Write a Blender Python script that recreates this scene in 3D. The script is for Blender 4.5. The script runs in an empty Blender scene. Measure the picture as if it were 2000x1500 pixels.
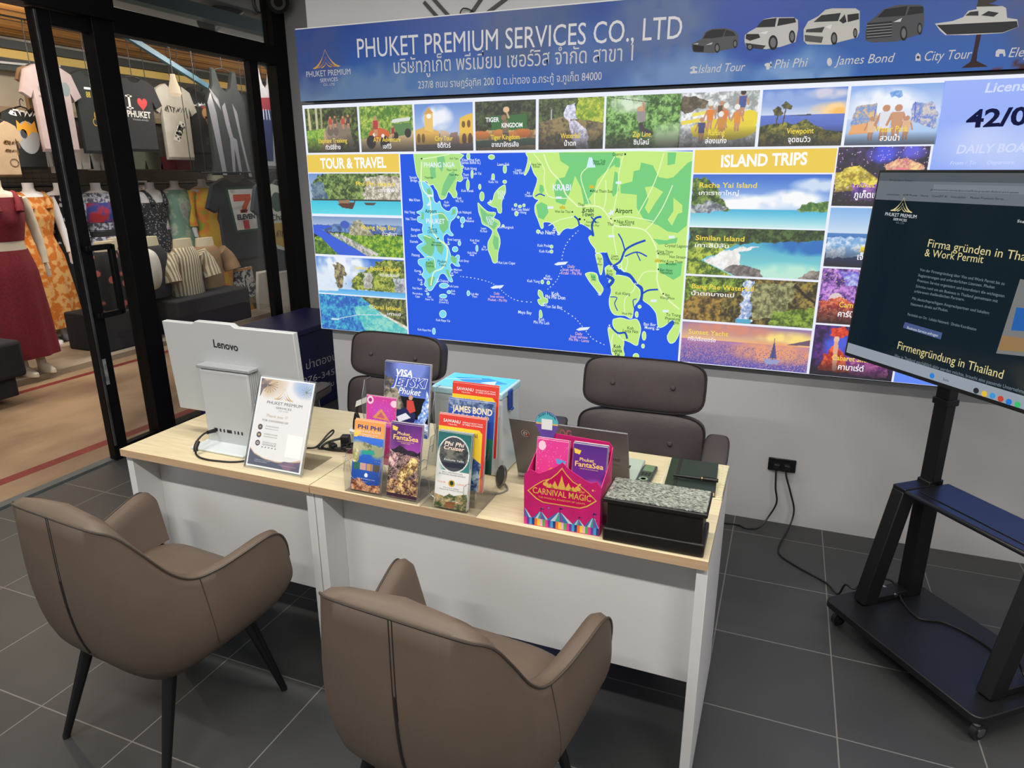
import bpy, bmesh, math, random
import numpy as np
from mathutils import Vector, Matrix
from mathutils.geometry import tessellate_polygon
random.seed(7)
SC = bpy.context.scene
COL = SC.collection
PI = math.pi
# ------------------------------------------------------------ camera
FOCAL = 1339.82
YAW, PITCH, ROLL = [math.radians(a) for a in (-21.5826, -17.3105, -0.157)]
EYE = Vector((0, 0, 1.64))
fw = Vector((math.sin(YAW)*math.cos(PITCH), math.cos(YAW)*math.cos(PITCH), math.sin(PITCH)))
r0 = Vector((math.cos(YAW), -math.sin(YAW), 0))
u0 = r0.cross(fw)
rt = r0*math.cos(ROLL)+u0*math.sin(ROLL)
up = -r0*math.sin(ROLL)+u0*math.cos(ROLL)
cam = bpy.data.cameras.new('camera')
cam_o = bpy.data.objects.new('camera', cam)
COL.objects.link(cam_o)
cam_o.matrix_world = Matrix(((rt.x, up.x, -fw.x, EYE.x), (rt.y, up.y, -fw.y, EYE.y), (rt.z, up.z, -fw.z, EYE.z), (0, 0, 0, 1)))
cam.sensor_fit = 'HORIZONTAL'
cam.sensor_width = 36
cam.lens = FOCAL*36/2000
cam.clip_start = .02
SC.camera = cam_o
# ------------------------------------------------------------ colour management, world
SC.view_settings.view_transform = 'Standard'
SC.view_settings.look = 'None'
SC.view_settings.gamma = 1
SC.view_settings.use_curve_mapping = False
SC.view_settings.exposure = 0.0
SC.cycles.max_bounces = 8
SC.cycles.transparent_max_bounces = 24
SC.cycles.caustics_reflective = False
SC.cycles.caustics_refractive = False
SC.cycles.sample_clamp_indirect = 4
W = bpy.data.worlds.new('world')
SC.world = W
W.use_nodes = True
W.node_tree.nodes['Background'].inputs[0].default_value = (.75, .8, .9, 1)
W.node_tree.nodes['Background'].inputs[1].default_value = .25


def ray(x, y):
    return fw+rt*((x-1000)/FOCAL)+up*(-(y-750)/FOCAL)


class Plane:
    """a flat place in the room: origin, two directions in it; hit() turns a sight line into a spot on it"""
    def __init__(s, O, U, V):
        s.O = Vector(O); s.U = Vector(U).normalized(); s.V = Vector(V).normalized(); s.N = s.U.cross(s.V)

    def hit(s, x, y):
        d = ray(x, y)
        t = (s.O-EYE).dot(s.N)/d.dot(s.N)
        P = EYE+d*t-s.O
        return (P.dot(s.U), P.dot(s.V))

    def P(s, u, v, n=0.0):
        return s.O+s.U*u+s.V*v+s.N*n

    def at(s, x, y, n=0.0):
        u, v = s.hit(x, y)
        return s.P(u, v, n)


def yplane(y): return Plane((0, y, 0), (1, 0, 0), (0, 0, 1))
def xplane(x): return Plane((x, 0, 0), (0, 1, 0), (0, 0, 1))
def zhit(x, y, z=0.0):
    d = ray(x, y)
    return EYE+d*((z-EYE.z)/d.z)


# ------------------------------------------------------------ lamps
def area(name, loc, rot, sx, sy, power, col):
    l = bpy.data.lights.new(name, 'AREA'); l.shape = 'RECTANGLE'; l.size = sx; l.size_y = sy; l.energy = power; l.color = col
    o = bpy.data.objects.new(name, l); COL.objects.link(o); o.location = loc; o.rotation_euler = rot
    return o
CEIL = 3.05
LAMPS = [(-2.3, 1.5), (-.5, 1.5), (1.2, 1.5), (-2.3, -.4), (-.5, -.4), (1.2, -.4)]
for lx, ly in LAMPS:
    area('ceiling_lamp_light', (lx, ly, CEIL-.075), (0, 0, 0), 1.15, .09, 24 if ly > 1 else 42, (1, .965, .91))
for ly in (2.4, 4.4, 6.4):
    area('shop_fill_area', (-5.35, ly, 2.85), (0, math.radians(38), 0), .25, 1.3, 34, (1, .92, .80))  # added lights without fixtures, tilted to brighten the garment fronts


def bulb(name, loc, power, col, r=.05):
    l = bpy.data.lights.new(name, 'POINT'); l.energy = power; l.color = col; l.shadow_soft_size = r
    o = bpy.data.objects.new(name, l); COL.objects.link(o); o.location = loc
for by, bz in ((3.4, 2.42), (6.2, 2.42), (8.4, 2.42)): bulb('shop_fill_point', (-5.9, by, bz), 34, (1, .86, .66))  # added point lights without bulbs, to brighten planks and shirts
bulb('passage_fill_point', (-4.3, 6.6, 2.55), 30, (.95, .98, 1))  # added light without a fixture, brightens a spot of the passage ceiling
area('daylight_street', (-4.6, -2.4, 2.0), (math.radians(70), 0, 0), 2.4, 2.0, 30, (.85, .93, 1))


# ------------------------------------------------------------ materials
def lin(c):
    return tuple(((v/12.92) if v <= .04045 else ((v+.055)/1.055)**2.4) for v in [k/255 for k in c])
MATS = {}


def mat(name, rgb, rough=.5, metal=0., noise=0., nscale=20., bump=0., bscale=200., emit=0., spec=.5, rgb2=None, coat=0., stretch=None, detail=4.):
    if name in MATS: return MATS[name]
    m = bpy.data.materials.new(name); m.use_nodes = True; MATS[name] = m
    nt = m.node_tree; b = nt.nodes['Principled BSDF']
    c = lin(rgb)
    b.inputs['Base Color'].default_value = (*c, 1)
    b.inputs['Roughness'].default_value = rough
    b.inputs['Metallic'].default_value = metal
    b.inputs['Specular IOR Level'].default_value = spec
    if coat: b.inputs['Coat Weight'].default_value = coat
    tc = nt.nodes.new('ShaderNodeTexCoord'); src = tc.outputs['Object']
    if stretch:
        mp = nt.nodes.new('ShaderNodeMapping'); mp.inputs['Scale'].default_value = stretch
        nt.links.new(src, mp.inputs[0]); src = mp.outputs[0]
    if noise or rgb2:
        n = nt.nodes.new('ShaderNodeTexNoise'); n.inputs['Scale'].default_value = nscale; n.inputs['Detail'].default_value = detail
        r = nt.nodes.new('ShaderNodeValToRGB')
        nt.links.new(src, n.inputs['Vector']); nt.links.new(n.outputs[0], r.inputs[0]); nt.links.new(r.outputs[0], b.inputs['Base Color'])
        c2 = lin(rgb2) if rgb2 else tuple(v*(1-noise) for v in c)
        r.color_ramp.elements[0].position = .35; r.color_ramp.elements[1].position = .65
        r.color_ramp.elements[0].color = (*c2, 1); r.color_ramp.elements[1].color = (*c, 1)
    if bump:
        n2 = nt.nodes.new('ShaderNodeTexNoise'); n2.inputs['Scale'].default_value = bscale; n2.inputs['Detail'].default_value = 3
        bp = nt.nodes.new('ShaderNodeBump'); bp.inputs['Strength'].default_value = bump; bp.inputs['Distance'].default_value = .01
        nt.links.new(src, n2.inputs['Vector']); nt.links.new(n2.outputs[0], bp.inputs['Height']); nt.links.new(bp.outputs[0], b.inputs['Normal'])
    if emit:
        b.inputs['Emission Color'].default_value = (*c, 1); b.inputs['Emission Strength'].default_value = emit
    return m


def ink(rgb, emit=0., rough=.5):
    return mat('ink_%02x%02x%02x_%d' % (*rgb, int(emit*100)), rgb, rough=rough, emit=emit, spec=.3 if not emit else 0)


def lit(name, rgb, e):
    """a colour seen on a screen or a backlit print"""
    if name in MATS: return MATS[name]
    m = bpy.data.materials.new(name); m.use_nodes = True; MATS[name] = m
    b = m.node_tree.nodes['Principled BSDF']
    c = lin(rgb)
    b.inputs['Base Color'].default_value = (*[v*.15 for v in c], 1); b.inputs['Roughness'].default_value = .6
    b.inputs['Specular IOR Level'].default_value = .1
    b.inputs['Emission Color'].default_value = (*c, 1); b.inputs['Emission Strength'].default_value = e
    return m


def vmat(name, emit=0., rough=.5, coat=0., spec=.4):
    """printed picture: colours stored per point of the print"""
    if name in MATS: return MATS[name]
    m = bpy.data.materials.new(name); m.use_nodes = True; MATS[name] = m
    nt = m.node_tree; b = nt.nodes['Principled BSDF']
    a = nt.nodes.new('ShaderNodeVertexColor'); a.layer_name = 'print'
    b.inputs['Roughness'].default_value = rough; b.inputs['Specular IOR Level'].default_value = spec; b.inputs['Coat Weight'].default_value = coat
    if emit:
        nt.links.new(a.outputs[0], b.inputs['Emission Color']); b.inputs['Emission Strength'].default_value = emit
        b.inputs['Base Color'].default_value = (.05, .05, .05, 1)
    else: nt.links.new(a.outputs[0], b.inputs['Base Color'])
    return m


def clear(name, tint=(1, 1, 1), gloss=.07, edge=.5, rough=.02):
    """clear sheet or glass: mostly see-through, with its reflections"""
    if name in MATS: return MATS[name]
    m = bpy.data.materials.new(name); m.use_nodes = True; MATS[name] = m
    nt = m.node_tree; nt.nodes.clear()
    out = nt.nodes.new('ShaderNodeOutputMaterial'); mx = nt.nodes.new('ShaderNodeMixShader')
    t = nt.nodes.new('ShaderNodeBsdfTransparent'); t.inputs[0].default_value = (*tint, 1)
    g = nt.nodes.new('ShaderNodeBsdfGlossy'); g.inputs['Roughness'].default_value = rough
    lw = nt.nodes.new('ShaderNodeLayerWeight'); lw.inputs[0].default_value = .25
    mr = nt.nodes.new('ShaderNodeMapRange'); mr.inputs[3].default_value = gloss; mr.inputs[4].default_value = edge
    nt.links.new(lw.outputs['Fresnel'], mr.inputs[0]); nt.links.new(mr.outputs[0], mx.inputs[0])
    nt.links.new(t.outputs[0], mx.inputs[1]); nt.links.new(g.outputs[0], mx.inputs[2]); nt.links.new(mx.outputs[0], out.inputs[0])
    return m


# ------------------------------------------------------------ objects
def thing(name, label, cat, loc=(0, 0, 0), rz=0., group=None):
    o = bpy.data.objects.new(name, None); COL.objects.link(o)
    o.empty_display_size = .05
    o.location = loc; o.rotation_euler = (0, 0, rz)
    o['label'] = label; o['category'] = cat
    if group: o['group'] = group
    return o


def tag(o, label, cat, group=None, kind=None):
    o['label'] = label; o['category'] = cat
    if group: o['group'] = group
    if kind: o['kind'] = kind
    return o


def mw(o):
    """world matrix worked out by hand, so that no depsgraph update is needed"""
    m = Matrix.LocRotScale(o.location, o.rotation_euler, o.scale)
    return mw(o.parent) @ m if o.parent else m


def dup(root, loc, rz=None, label=None, group=None):
    r = root.copy(); COL.objects.link(r); r.location = loc
    if rz is not None: r.rotation_euler = (0, 0, rz)
    if label: r['label'] = label
    if group: r['group'] = group
    for ch in list(root.children):
        c = ch.copy(); COL.objects.link(c); c.parent = r
        for g in list(ch.children):
            d = g.copy(); COL.objects.link(d); d.parent = c
    return r


class MB:
    """collects simple shapes and links them as ONE mesh object"""
    def __init__(s):
        s.v = []; s.f = []; s.m = []; s.mats = []

    def mi(s, m):
        if m not in s.mats: s.mats.append(m)
        return s.mats.index(m)

    def add(s, vs, fs, m):
        o = len(s.v); k = s.mi(m)
        s.v.extend([Vector(p) for p in vs])
        for f in fs: s.f.append([i+o for i in f]); s.m.append(k)
        return s

    def box(s, c, d, m, M=None):
        c = Vector(c); vs = []
        for x in (-.5, .5):
            for y in (-.5, .5):
                for z in (-.5, .5): vs.append(Vector((x*d[0], y*d[1], z*d[2])))
        if M: vs = [M @ p for p in vs]
        vs = [p+c for p in vs]
        return s.add(vs, [(0, 1, 3, 2), (4, 6, 7, 5), (0, 4, 5, 1), (2, 3, 7, 6), (0, 2, 6, 4), (1, 5, 7, 3)], m)

    def span(s, a, b, m):
        return s.box([(a[i]+b[i])/2 for i in range(3)], [abs(b[i]-a[i]) for i in range(3)], m)

    def beam(s, p, q, w, h, m, upv=(0, 0, 1)):
        """rectangular bar from p to q"""
        p = Vector(p); q = Vector(q); d = (q-p).normalized(); U = Vector(upv)
        a = d.cross(U).normalized(); b = a.cross(d)
        vs = [p+a*x*w/2+b*y*h/2 for x, y in ((-1, -1), (1, -1), (1, 1), (-1, 1))]+[q+a*x*w/2+b*y*h/2 for x, y in ((-1, -1), (1, -1), (1, 1), (-1, 1))]
        return s.add(vs, [(3, 2, 1, 0), (4, 5, 6, 7), (0, 1, 5, 4), (1, 2, 6, 5), (2, 3, 7, 6), (3, 0, 4, 7)], m)

    def cone(s, p, q, ra, rb, m, n=16):
        p = Vector(p); q = Vector(q); d = (q-p).normalized()
        a = d.orthogonal().normalized(); b = d.cross(a)
        vs = []
        for c, r in ((p, ra), (q, rb)):
            for i in range(n):
                t = 2*PI*i/n; vs.append(c+a*math.cos(t)*r+b*math.sin(t)*r)
        fs = [(i, (i+1) % n, n+(i+1) % n, n+i) for i in range(n)]+[tuple(range(n-1, -1, -1)), tuple(range(n, 2*n))]
        return s.add(vs, fs, m)

    def tube(s, pts, r, m, n=8, sub=6, close=False):
        P = smooth([Vector(p) for p in pts], sub) if sub > 1 else [Vector(p) for p in pts]
        vs = []; L = len(P); a = None
        for i, c in enumerate(P):
            d = (P[min(i+1, L-1)]-P[max(i-1, 0)]).normalized()
            a = (d.orthogonal() if a is None else a-d*a.dot(d)).normalized()
            b = d.cross(a); rr = r[min(int(i*len(r)/L), len(r)-1)] if isinstance(r, (list, tuple)) else r
            for k in range(n):
                t = 2*PI*k/n; vs.append(c+a*math.cos(t)*rr+b*math.sin(t)*rr)
        fs = [(i*n+k, i*n+(k+1) % n, (i+1)*n+(k+1) % n, (i+1)*n+k) for i in range(L-1) for k in range(n)]
        fs += [tuple(range(n-1, -1, -1)), tuple((L-1)*n+k for k in range(n))]
        return s.add(vs, fs, m)

    def rings(s, R, m, cap=True, wrap=True):
        """skin a list of equal-length rings"""
        n = len(R[0]); vs = [p for r in R for p in r]
        kk = n if wrap else n-1
        fs = [(i*n+k, i*n+(k+1) % n, (i+1)*n+(k+1) % n, (i+1)*n+k) for i in range(len(R)-1) for k in range(kk)]
        if cap: fs += [tuple(range(n-1, -1, -1)), tuple((len(R)-1)*n+k for k in range(n))]
        return s.add(vs, fs, m)

    def lathe(s, prof, m, c=(0, 0, 0), n=24, sx=1., sy=1.):
        c = Vector(c)
        return s.rings([[c+Vector((r*sx*math.cos(2*PI*k/n), r*sy*math.sin(2*PI*k/n), z)) for k in range(n)] for r, z in prof], m)

    def flat(s, pl, pts, m, n=.0, thick=0.):
        """polygon on a plane (pts are plane u,v)"""
        pts = list(pts)
        ar = sum(pts[i][0]*pts[(i+1) % len(pts)][1]-pts[(i+1) % len(pts)][0]*pts[i][1] for i in range(len(pts)))
        if ar < 0: pts = pts[::-1]
        tri = tessellate_polygon([[Vector((u, v, 0)) for u, v in pts]])
        k = len(pts)
        fr = [pl.P(u, v, n) for u, v in pts]
        T = []
        for t in tri:
            a, b, c = [Vector((*pts[i], 0)) for i in t]
            T.append(tuple(t) if (b-a).cross(c-a).z > 0 else tuple(t[::-1]))
        if not thick: return s.add(fr, T, m)
        bk = [pl.P(u, v, n-thick) for u, v in pts]
        return s.add(fr+bk, T+[tuple(i+k for i in t[::-1]) for t in T]+[(i, i+k, (i+1) % k+k, (i+1) % k) for i in range(k)], m)

    def line(s, pl, pts, w, m, n=0.):
        """stroke on a plane"""
        pts = [Vector((p[0], p[1])) for p in pts]
        vs = []; L = len(pts)
        for i in range(L):
            d = (pts[min(i+1, L-1)]-pts[max(i-1, 0)])
            d = d.normalized() if d.length else Vector((1, 0)); q = Vector((-d.y, d.x))*w/2
            vs += [pl.P(*(pts[i]-q), n), pl.P(*(pts[i]+q), n)]
        return s.add(vs, [(2*i, 2*i+2, 2*i+3, 2*i+1) for i in range(L-1)], m)

    def build(s, name, parent=None, world=False, bevel=0., smooth_a=40., sub=0, seg=2, kind=None, label=None):
        me = bpy.data.meshes.new(name)
        vs = s.v
        if world and parent: inv = mw(parent).inverted(); vs = [inv @ p for p in vs]
        me.from_pydata([tuple(p) for p in vs], [], s.f)
        for m in s.mats: me.materials.append(m)
        me.polygons.foreach_set('material_index', s.m)
        me.update()
        if smooth_a:
            me.polygons.foreach_set('use_smooth', [True]*len(me.polygons)); me.set_sharp_from_angle(angle=math.radians(smooth_a))
        o = bpy.data.objects.new(name, me); COL.objects.link(o)
        if parent: o.parent = parent
        if bevel:
            b = o.modifiers.new('bevel', 'BEVEL'); b.width = bevel; b.segments = seg; b.limit_method = 'ANGLE'; b.angle_limit = math.radians(35)
        if sub:
            b = o.modifiers.new('sub', 'SUBSURF'); b.levels = sub; b.render_levels = sub
        if kind: o['kind'] = kind
        if label: o['label'] = label
        return o


def smooth(P, k):
    """Catmull-Rom through the points"""
    out = []; n = len(P)
    for i in range(n-1):
        p0, p1, p2, p3 = P[max(i-1, 0)], P[i], P[i+1], P[min(i+2, n-1)]
        for j in range(k):
            t = j/k
            out.append(.5*((2*p1)+(p2-p0)*t+(2*p0-5*p1+4*p2-p3)*t*t+(3*p1-p0-3*p2+p3)*t**3))
    out.append(P[-1])
    return out


_T = {}


def glyphs(s, bold=0., shear=0.):
    k = (s, bold, shear)
    if k in _T: return _T[k]
    c = bpy.data.curves.new('t', 'FONT'); c.body = s; c.resolution_u = 3; c.offset = bold; c.shear = shear
    o = bpy.data.objects.new('t', c); m = o.to_mesh()
    vs = [tuple(v.co[:2]) for v in m.vertices]; fs = [tuple(p.vertices) for p in m.polygons]
    o.to_mesh_clear(); bpy.data.objects.remove(o); bpy.data.curves.remove(c)
    w = (min(v[0] for v in vs), max(v[0] for v in vs)) if vs else (0, 1)
    _T[k] = (vs, fs, w)
    return _T[k]


def text(mb, pl, s, A, B, H, m, n=.0012, bold=0., shear=0., arc=0.):
    """write s on plane pl from A to B (plane u,v of the baseline), capital height H"""
    vs, fs, (w0, w1) = glyphs(s, bold, shear)
    A = Vector(A); B = Vector(B); d = B-A; L = d.length; e = d/L; q = Vector((-e.y, e.x))
    V = []
    for x, y in vs:
        t = (x-w0)/(w1-w0)
        p = A+d*t+q*(y/.682*H+arc*4*t*(1-t))
        V.append(pl.P(p.x, p.y, n))
    mb.add(V, fs, m)


def textpx(mb, pl, s, a, b, hpx, m, **k):
    """the same, with the baseline ends and height as sighted on the plane"""
    A = pl.hit(*a); B = pl.hit(*b); C = pl.hit(a[0], a[1]-hpx)
    text(mb, pl, s, A, B, math.hypot(C[0]-A[0], C[1]-A[1]), m, **k)


def textc(mb, pl, s, c, H, m, squeeze=.92, ang=0., **k):
    """centred line of writing at plane point c, natural width"""
    vs, fs, (w0, w1) = glyphs(s, k.get('bold', 0.), k.get('shear', 0.))
    L = (w1-w0)/.682*H*squeeze; e = (math.cos(ang)*L/2, math.sin(ang)*L/2)
    text(mb, pl, s, (c[0]-e[0], c[1]-e[1]-H/2), (c[0]+e[0], c[1]+e[1]-H/2), H, m, **k)


# ------------------------------------------------------------ printed pictures
def vnoise(X, Y, s, seed):
    rs = np.random.RandomState(seed); g = rs.rand(96, 96)
    x = X*s; y = Y*s; xi = np.floor(x).astype(int); yi = np.floor(y).astype(int); fx = x-xi; fy = y-yi
    a = g[yi % 96, xi % 96]; b = g[yi % 96, (xi+1) % 96]; c = g[(yi+1) % 96, xi % 96]; d = g[(yi+1) % 96, (xi+1) % 96]
    return (a*(1-fx)+b*fx)*(1-fy)+(c*(1-fx)+d*fx)*fy


def inpoly(X, Y, pts):
    r = np.zeros(X.shape, bool); n = len(pts); j = n-1
    for i in range(n):
        xi, yi = pts[i]; xj, yj = pts[j]
        if yi != yj: r ^= ((yi > Y) != (yj > Y)) & (X < (xj-xi)*(Y-yi)/(yj-yi)+xi)
        j = i
    return r


def paint(ops, w, h, asp):
    """small painter: ops in unit coordinates, y downwards.  g gradient, p polygon, e ellipse, n mottled polygon, l stroke, s speckle"""
    X, Y = np.meshgrid(np.linspace(0, 1, w), np.linspace(0, 1, h))
    I = np.zeros((h, w, 3)); seed = 3
    for o in ops:
        seed += 11; k = o[0]
        if k == 'g':
            M = (Y >= o[1]) & (Y <= o[2]); t = np.clip((Y-o[1])/max(o[2]-o[1], 1e-6), 0, 1)[..., None]
            I = np.where(M[..., None], np.array(o[3])*(1-t)+np.array(o[4])*t, I)
        elif k == 'p': I[inpoly(X, Y, o[1])] = o[2]
        elif k == 'e': I[((X-o[1])/o[3])**2+((Y-o[2])/o[4])**2 < 1] = o[5]
        elif k == 'n':
            wob = (vnoise(X*asp, Y, 14, seed+5)-.5)*.05
            M = inpoly(X+wob, Y+wob, o[1]); s = o[4]
            N = .38*vnoise(X*asp, Y, s, seed)+.32*vnoise(X*asp, Y, s*2.3, seed+1)+.3*vnoise(X*asp, Y, s*4.6, seed+2)
            N = np.clip((N-.5)*3.2+.5, 0, 1)[..., None]
            I = np.where(M[..., None], np.array(o[2])*(1-N)+np.array(o[3])*N, I)
        elif k == 'b':                                    # soft blob
            d = np.clip(1-((X-o[1])/o[3])**2-((Y-o[2])/o[4])**2, 0, 1)[..., None]
            N = .6+.8*(vnoise(X*asp, Y, 9, seed)[..., None]-.3)
            a = np.clip(d*1.6*N, 0, 1); I = I*(1-a)+np.array(o[5])*a
        elif k == 'l':
            P = o[1]
            for (x0, y0), (x1, y1) in zip(P[:-1], P[1:]):
                dx, dy = (x1-x0)*asp, y1-y0; L = dx*dx+dy*dy+1e-9
                t = np.clip(((X-x0)*asp*dx+(Y-y0)*dy)/L, 0, 1)
                I[((X-x0)*asp-t*dx)**2+(Y-y0-t*dy)**2 < (o[3]/2)**2] = o[2]
        elif k == 's':
            rs = np.random.RandomState(seed); M = inpoly(X, Y, o[1]) & (rs.rand(h, w) < o[3])
            I[M] = np.array(o[2])
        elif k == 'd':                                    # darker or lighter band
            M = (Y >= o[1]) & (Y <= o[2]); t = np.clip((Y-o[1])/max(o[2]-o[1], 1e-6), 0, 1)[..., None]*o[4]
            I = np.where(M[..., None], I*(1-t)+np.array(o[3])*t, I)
    I = np.clip(I, 0, 255)/255
    return np.where(I <= .04045, I/12.92, ((I+.055)/1.055)**2.4)


def picture(name, pl, quad, ops, m, parent, n=.001, res=.0045, label=None):
    """printed picture over the four plane points tl, tr, br, bl"""
    tl, tr, br, bl = [Vector(q) for q in quad]
    wd = (tr-tl).length; ht = (bl-tl).length
    w = max(12, min(260, int(wd/res))); h = max(12, min(260, int(ht/res)))
    I = paint(ops, w, h, wd/ht)
    inv = mw(parent).inverted() if parent else Matrix()
    us = np.linspace(0, 1, w); vs_ = np.linspace(0, 1, h)
    U, V = np.meshgrid(us, vs_)
    q = [np.array(p[:]) for p in (tl, tr, br, bl)]
    uv = (1-V)[..., None]*((1-U)[..., None]*q[0]+U[..., None]*q[1])+V[..., None]*((1-U)[..., None]*q[3]+U[..., None]*q[2])
    O = np.array((pl.O+pl.N*n)[:]); P = O+uv[..., :1]*np.array(pl.U[:])+uv[..., 1:]*np.array(pl.V[:])
    R = np.array([r[:] for r in inv.to_3x3()]); P = P @ R.T+np.array(inv.translation[:])
    me = bpy.data.meshes.new(name)
    idx = np.arange(w*h).reshape(h, w)
    F = np.stack([idx[1:, :-1], idx[1:, 1:], idx[:-1, 1:], idx[:-1, :-1]], -1).reshape(-1, 4)
    me.vertices.add(w*h); me.vertices.foreach_set('co', P.reshape(-1))
    me.loops.add(F.size); me.loops.foreach_set('vertex_index', F.reshape(-1).astype(np.int32))
    me.polygons.add(len(F)); me.polygons.foreach_set('loop_start', np.arange(0, F.size, 4, dtype=np.int32))
    me.polygons.foreach_set('loop_total', np.full(len(F), 4, dtype=np.int32))
    me.update(calc_edges=True); me.validate()
    a = me.color_attributes.new('print', 'FLOAT_COLOR', 'POINT')
    a.data.foreach_set('color', np.concatenate([I, np.ones((h, w, 1))], -1).astype(np.float32).reshape(-1))
    me.materials.append(m)
    o = bpy.data.objects.new(name, me); COL.objects.link(o)
    if parent: o.parent = parent
    if label: o['label'] = label
    return o


def rect(u0, v0, u1, v1): return [(u0, v1), (u1, v1), (u1, v0), (u0, v0)]     # tl tr br bl
BLACK = mat('black_metal', (22, 22, 24), .45, noise=.2, nscale=30)
WHITE = ink((240, 240, 240))
# ============================================================ the setting
TILE = .395


def tile_mat(name, rgb, grout, ox, oy, size, rough=.45, noise=.16):
    m = mat(name, rgb, rough=rough, noise=noise, nscale=3.2, detail=8, bump=.02, bscale=300)
    nt = m.node_tree; b = nt.nodes['Principled BSDF']
    src = b.inputs['Base Color'].links[0].from_socket
    tc = nt.nodes.new('ShaderNodeTexCoord'); mp = nt.nodes.new('ShaderNodeMapping'); mp.inputs['Location'].default_value = (-ox/size, -oy/size, 0); mp.inputs['Scale'].default_value = (1/size, 1/size, 1)
    nt.links.new(tc.outputs['Object'], mp.inputs[0])
    br = nt.nodes.new('ShaderNodeTexBrick'); br.offset = 0; br.inputs['Scale'].default_value = 1; br.inputs['Mortar Size'].default_value = .006; br.inputs['Mortar Smooth'].default_value = .2
    br.inputs['Brick Width'].default_value = 1; br.inputs['Row Height'].default_value = 1
    br.inputs['Color1'].default_value = (1, 1, 1, 1); br.inputs['Color2'].default_value = (.86, .86, .88, 1)
    nt.links.new(mp.outputs[0], br.inputs['Vector'])
    mu = nt.nodes.new('ShaderNodeMixRGB'); mu.blend_type = 'MULTIPLY'; mu.inputs[0].default_value = 1
    nt.links.new(src, mu.inputs[1]); nt.links.new(br.outputs['Color'], mu.inputs[2])
    mx = nt.nodes.new('ShaderNodeMixRGB'); mx.inputs[2].default_value = (*lin(grout), 1)
    nt.links.new(mu.outputs[0], mx.inputs[1]); nt.links.new(br.outputs['Fac'], mx.inputs[0]); nt.links.new(mx.outputs[0], b.inputs['Base Color'])
    return m


TILES = tile_mat('grey_floor_tiles', (66, 67, 68), (120, 118, 114), .30, 1.51, TILE)
WALL = mat('grey_white_wall_paint', (196, 196, 198), .8, noise=.03, nscale=2, bump=.03, bscale=90)
CEILM = mat('ceiling_paint', (225, 225, 222), .9)
CONC = mat('brown_concrete', (168, 142, 112), .6, rgb2=(118, 94, 72), nscale=2.2, detail=9, stretch=(1, .5, 1), bump=.03, bscale=60)
PALEC = mat('pale_concrete', (176, 162, 142), .6, rgb2=(140, 126, 108), nscale=2.5, detail=8)
REDP = mat('red_floor_paint', (132, 44, 40), .6, noise=.3, nscale=6)
PLAST = mat('plaster', (176, 166, 148), .9, noise=.2, nscale=3, detail=8)
PLANK = mat('orange_planks', (252, 190, 112), .6, rgb2=(240, 166, 86), nscale=3, stretch=(3, .4, 1), detail=6)
FRAME = mat('black_frame', (13, 13, 15), .45, noise=.2, nscale=12, spec=.2)
GLASS = clear('window_glass', (.92, .94, .95), .02, .35)

GX = -3.573


def struct(mb, name, **k): return mb.build(name, kind='structure', smooth_a=0, **k)
struct(MB().span((GX, -3, -.12), (2.6, 3.25, 0), TILES).span((GX, 3.25, -.12), (-2.41, 4.55, 0), TILES), 'floor')
struct(MB().span((-2.41, 3.25, -.1), (2.6, 3.45, CEIL+.1), WALL), 'wall_back')
struct(MB().span((-2.41, 3.45, -.1), (-2.31, 4.6, CEIL+.1), WALL), 'wall_alcove_side')
struct(MB().span((-3.56, 4.5, -.1), (-2.41, 4.6, CEIL+.1), WALL), 'wall_alcove')
struct(MB().span((2.6, -3, -.1), (2.7, 3.25, CEIL+.1), WALL), 'wall_right')
struct(MB().span((GX, -3.1, -.1), (2.7, -3, CEIL+.1), WALL), 'wall_rear')
struct(MB().span((GX-.1, -3.1, CEIL), (2.7, 4.6, CEIL+.1), CEILM), 'ceiling')
# outside: passage and shop
struct(MB().span((-7.7, -3, -.16), (GX-.06, 11, -.05), CONC), 'floor_passage')
struct(MB().span((-7.7, -3, -.05), (-5.75, 11, 0), PALEC), 'floor_shop')
struct(MB().span((GX-.06, .6, -.12), (GX, 4.6, .012), mat('threshold_stone', (88, 96, 96), .5, noise=.2, nscale=8)), 'trim_1')
struct(MB().span((-7.8, -3, -.1), (-7.6, 11, 3.0), PLAST), 'wall_shop')
struct(MB().span((-7.7, 10.9, -.1), (-3, 11, 3.0), PLAST), 'wall_shop_end')
mb = MB()
for i in range(9):
    x = -7.55+i*.2
    mb.span((x, -2, 2.95), (x+.188, 11, 2.98), PLANK)
    if i % 2 == 0: mb.span((x-.012, -2, 2.945), (x+.002, 11, 2.96), mat('dark_joint', (60, 36, 20), .8))
struct(mb, 'ceiling_shop')
struct(MB().span((-5.75, -2, 2.97), (GX-.02, 11, 3.05), mat('passage_ceiling', (176, 178, 178), .9)), 'ceiling_passage')
# painted lines on the passage floor
for k, (a, b, w) in enumerate((((-4.06, 1.2), (-3.93, 4.6), .085), ((-5.62, 2.2), (-5.5, 6.4), .075))):
    pl = Plane((0, 0, -.0495), (1, 0, 0), (0, 1, 0))
    o = struct(MB().line(pl, [a, b], w, REDP), 'trim_%d' % (k+2))

# ---- glazed front: frames belong to the setting
Z0 = .012


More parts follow.
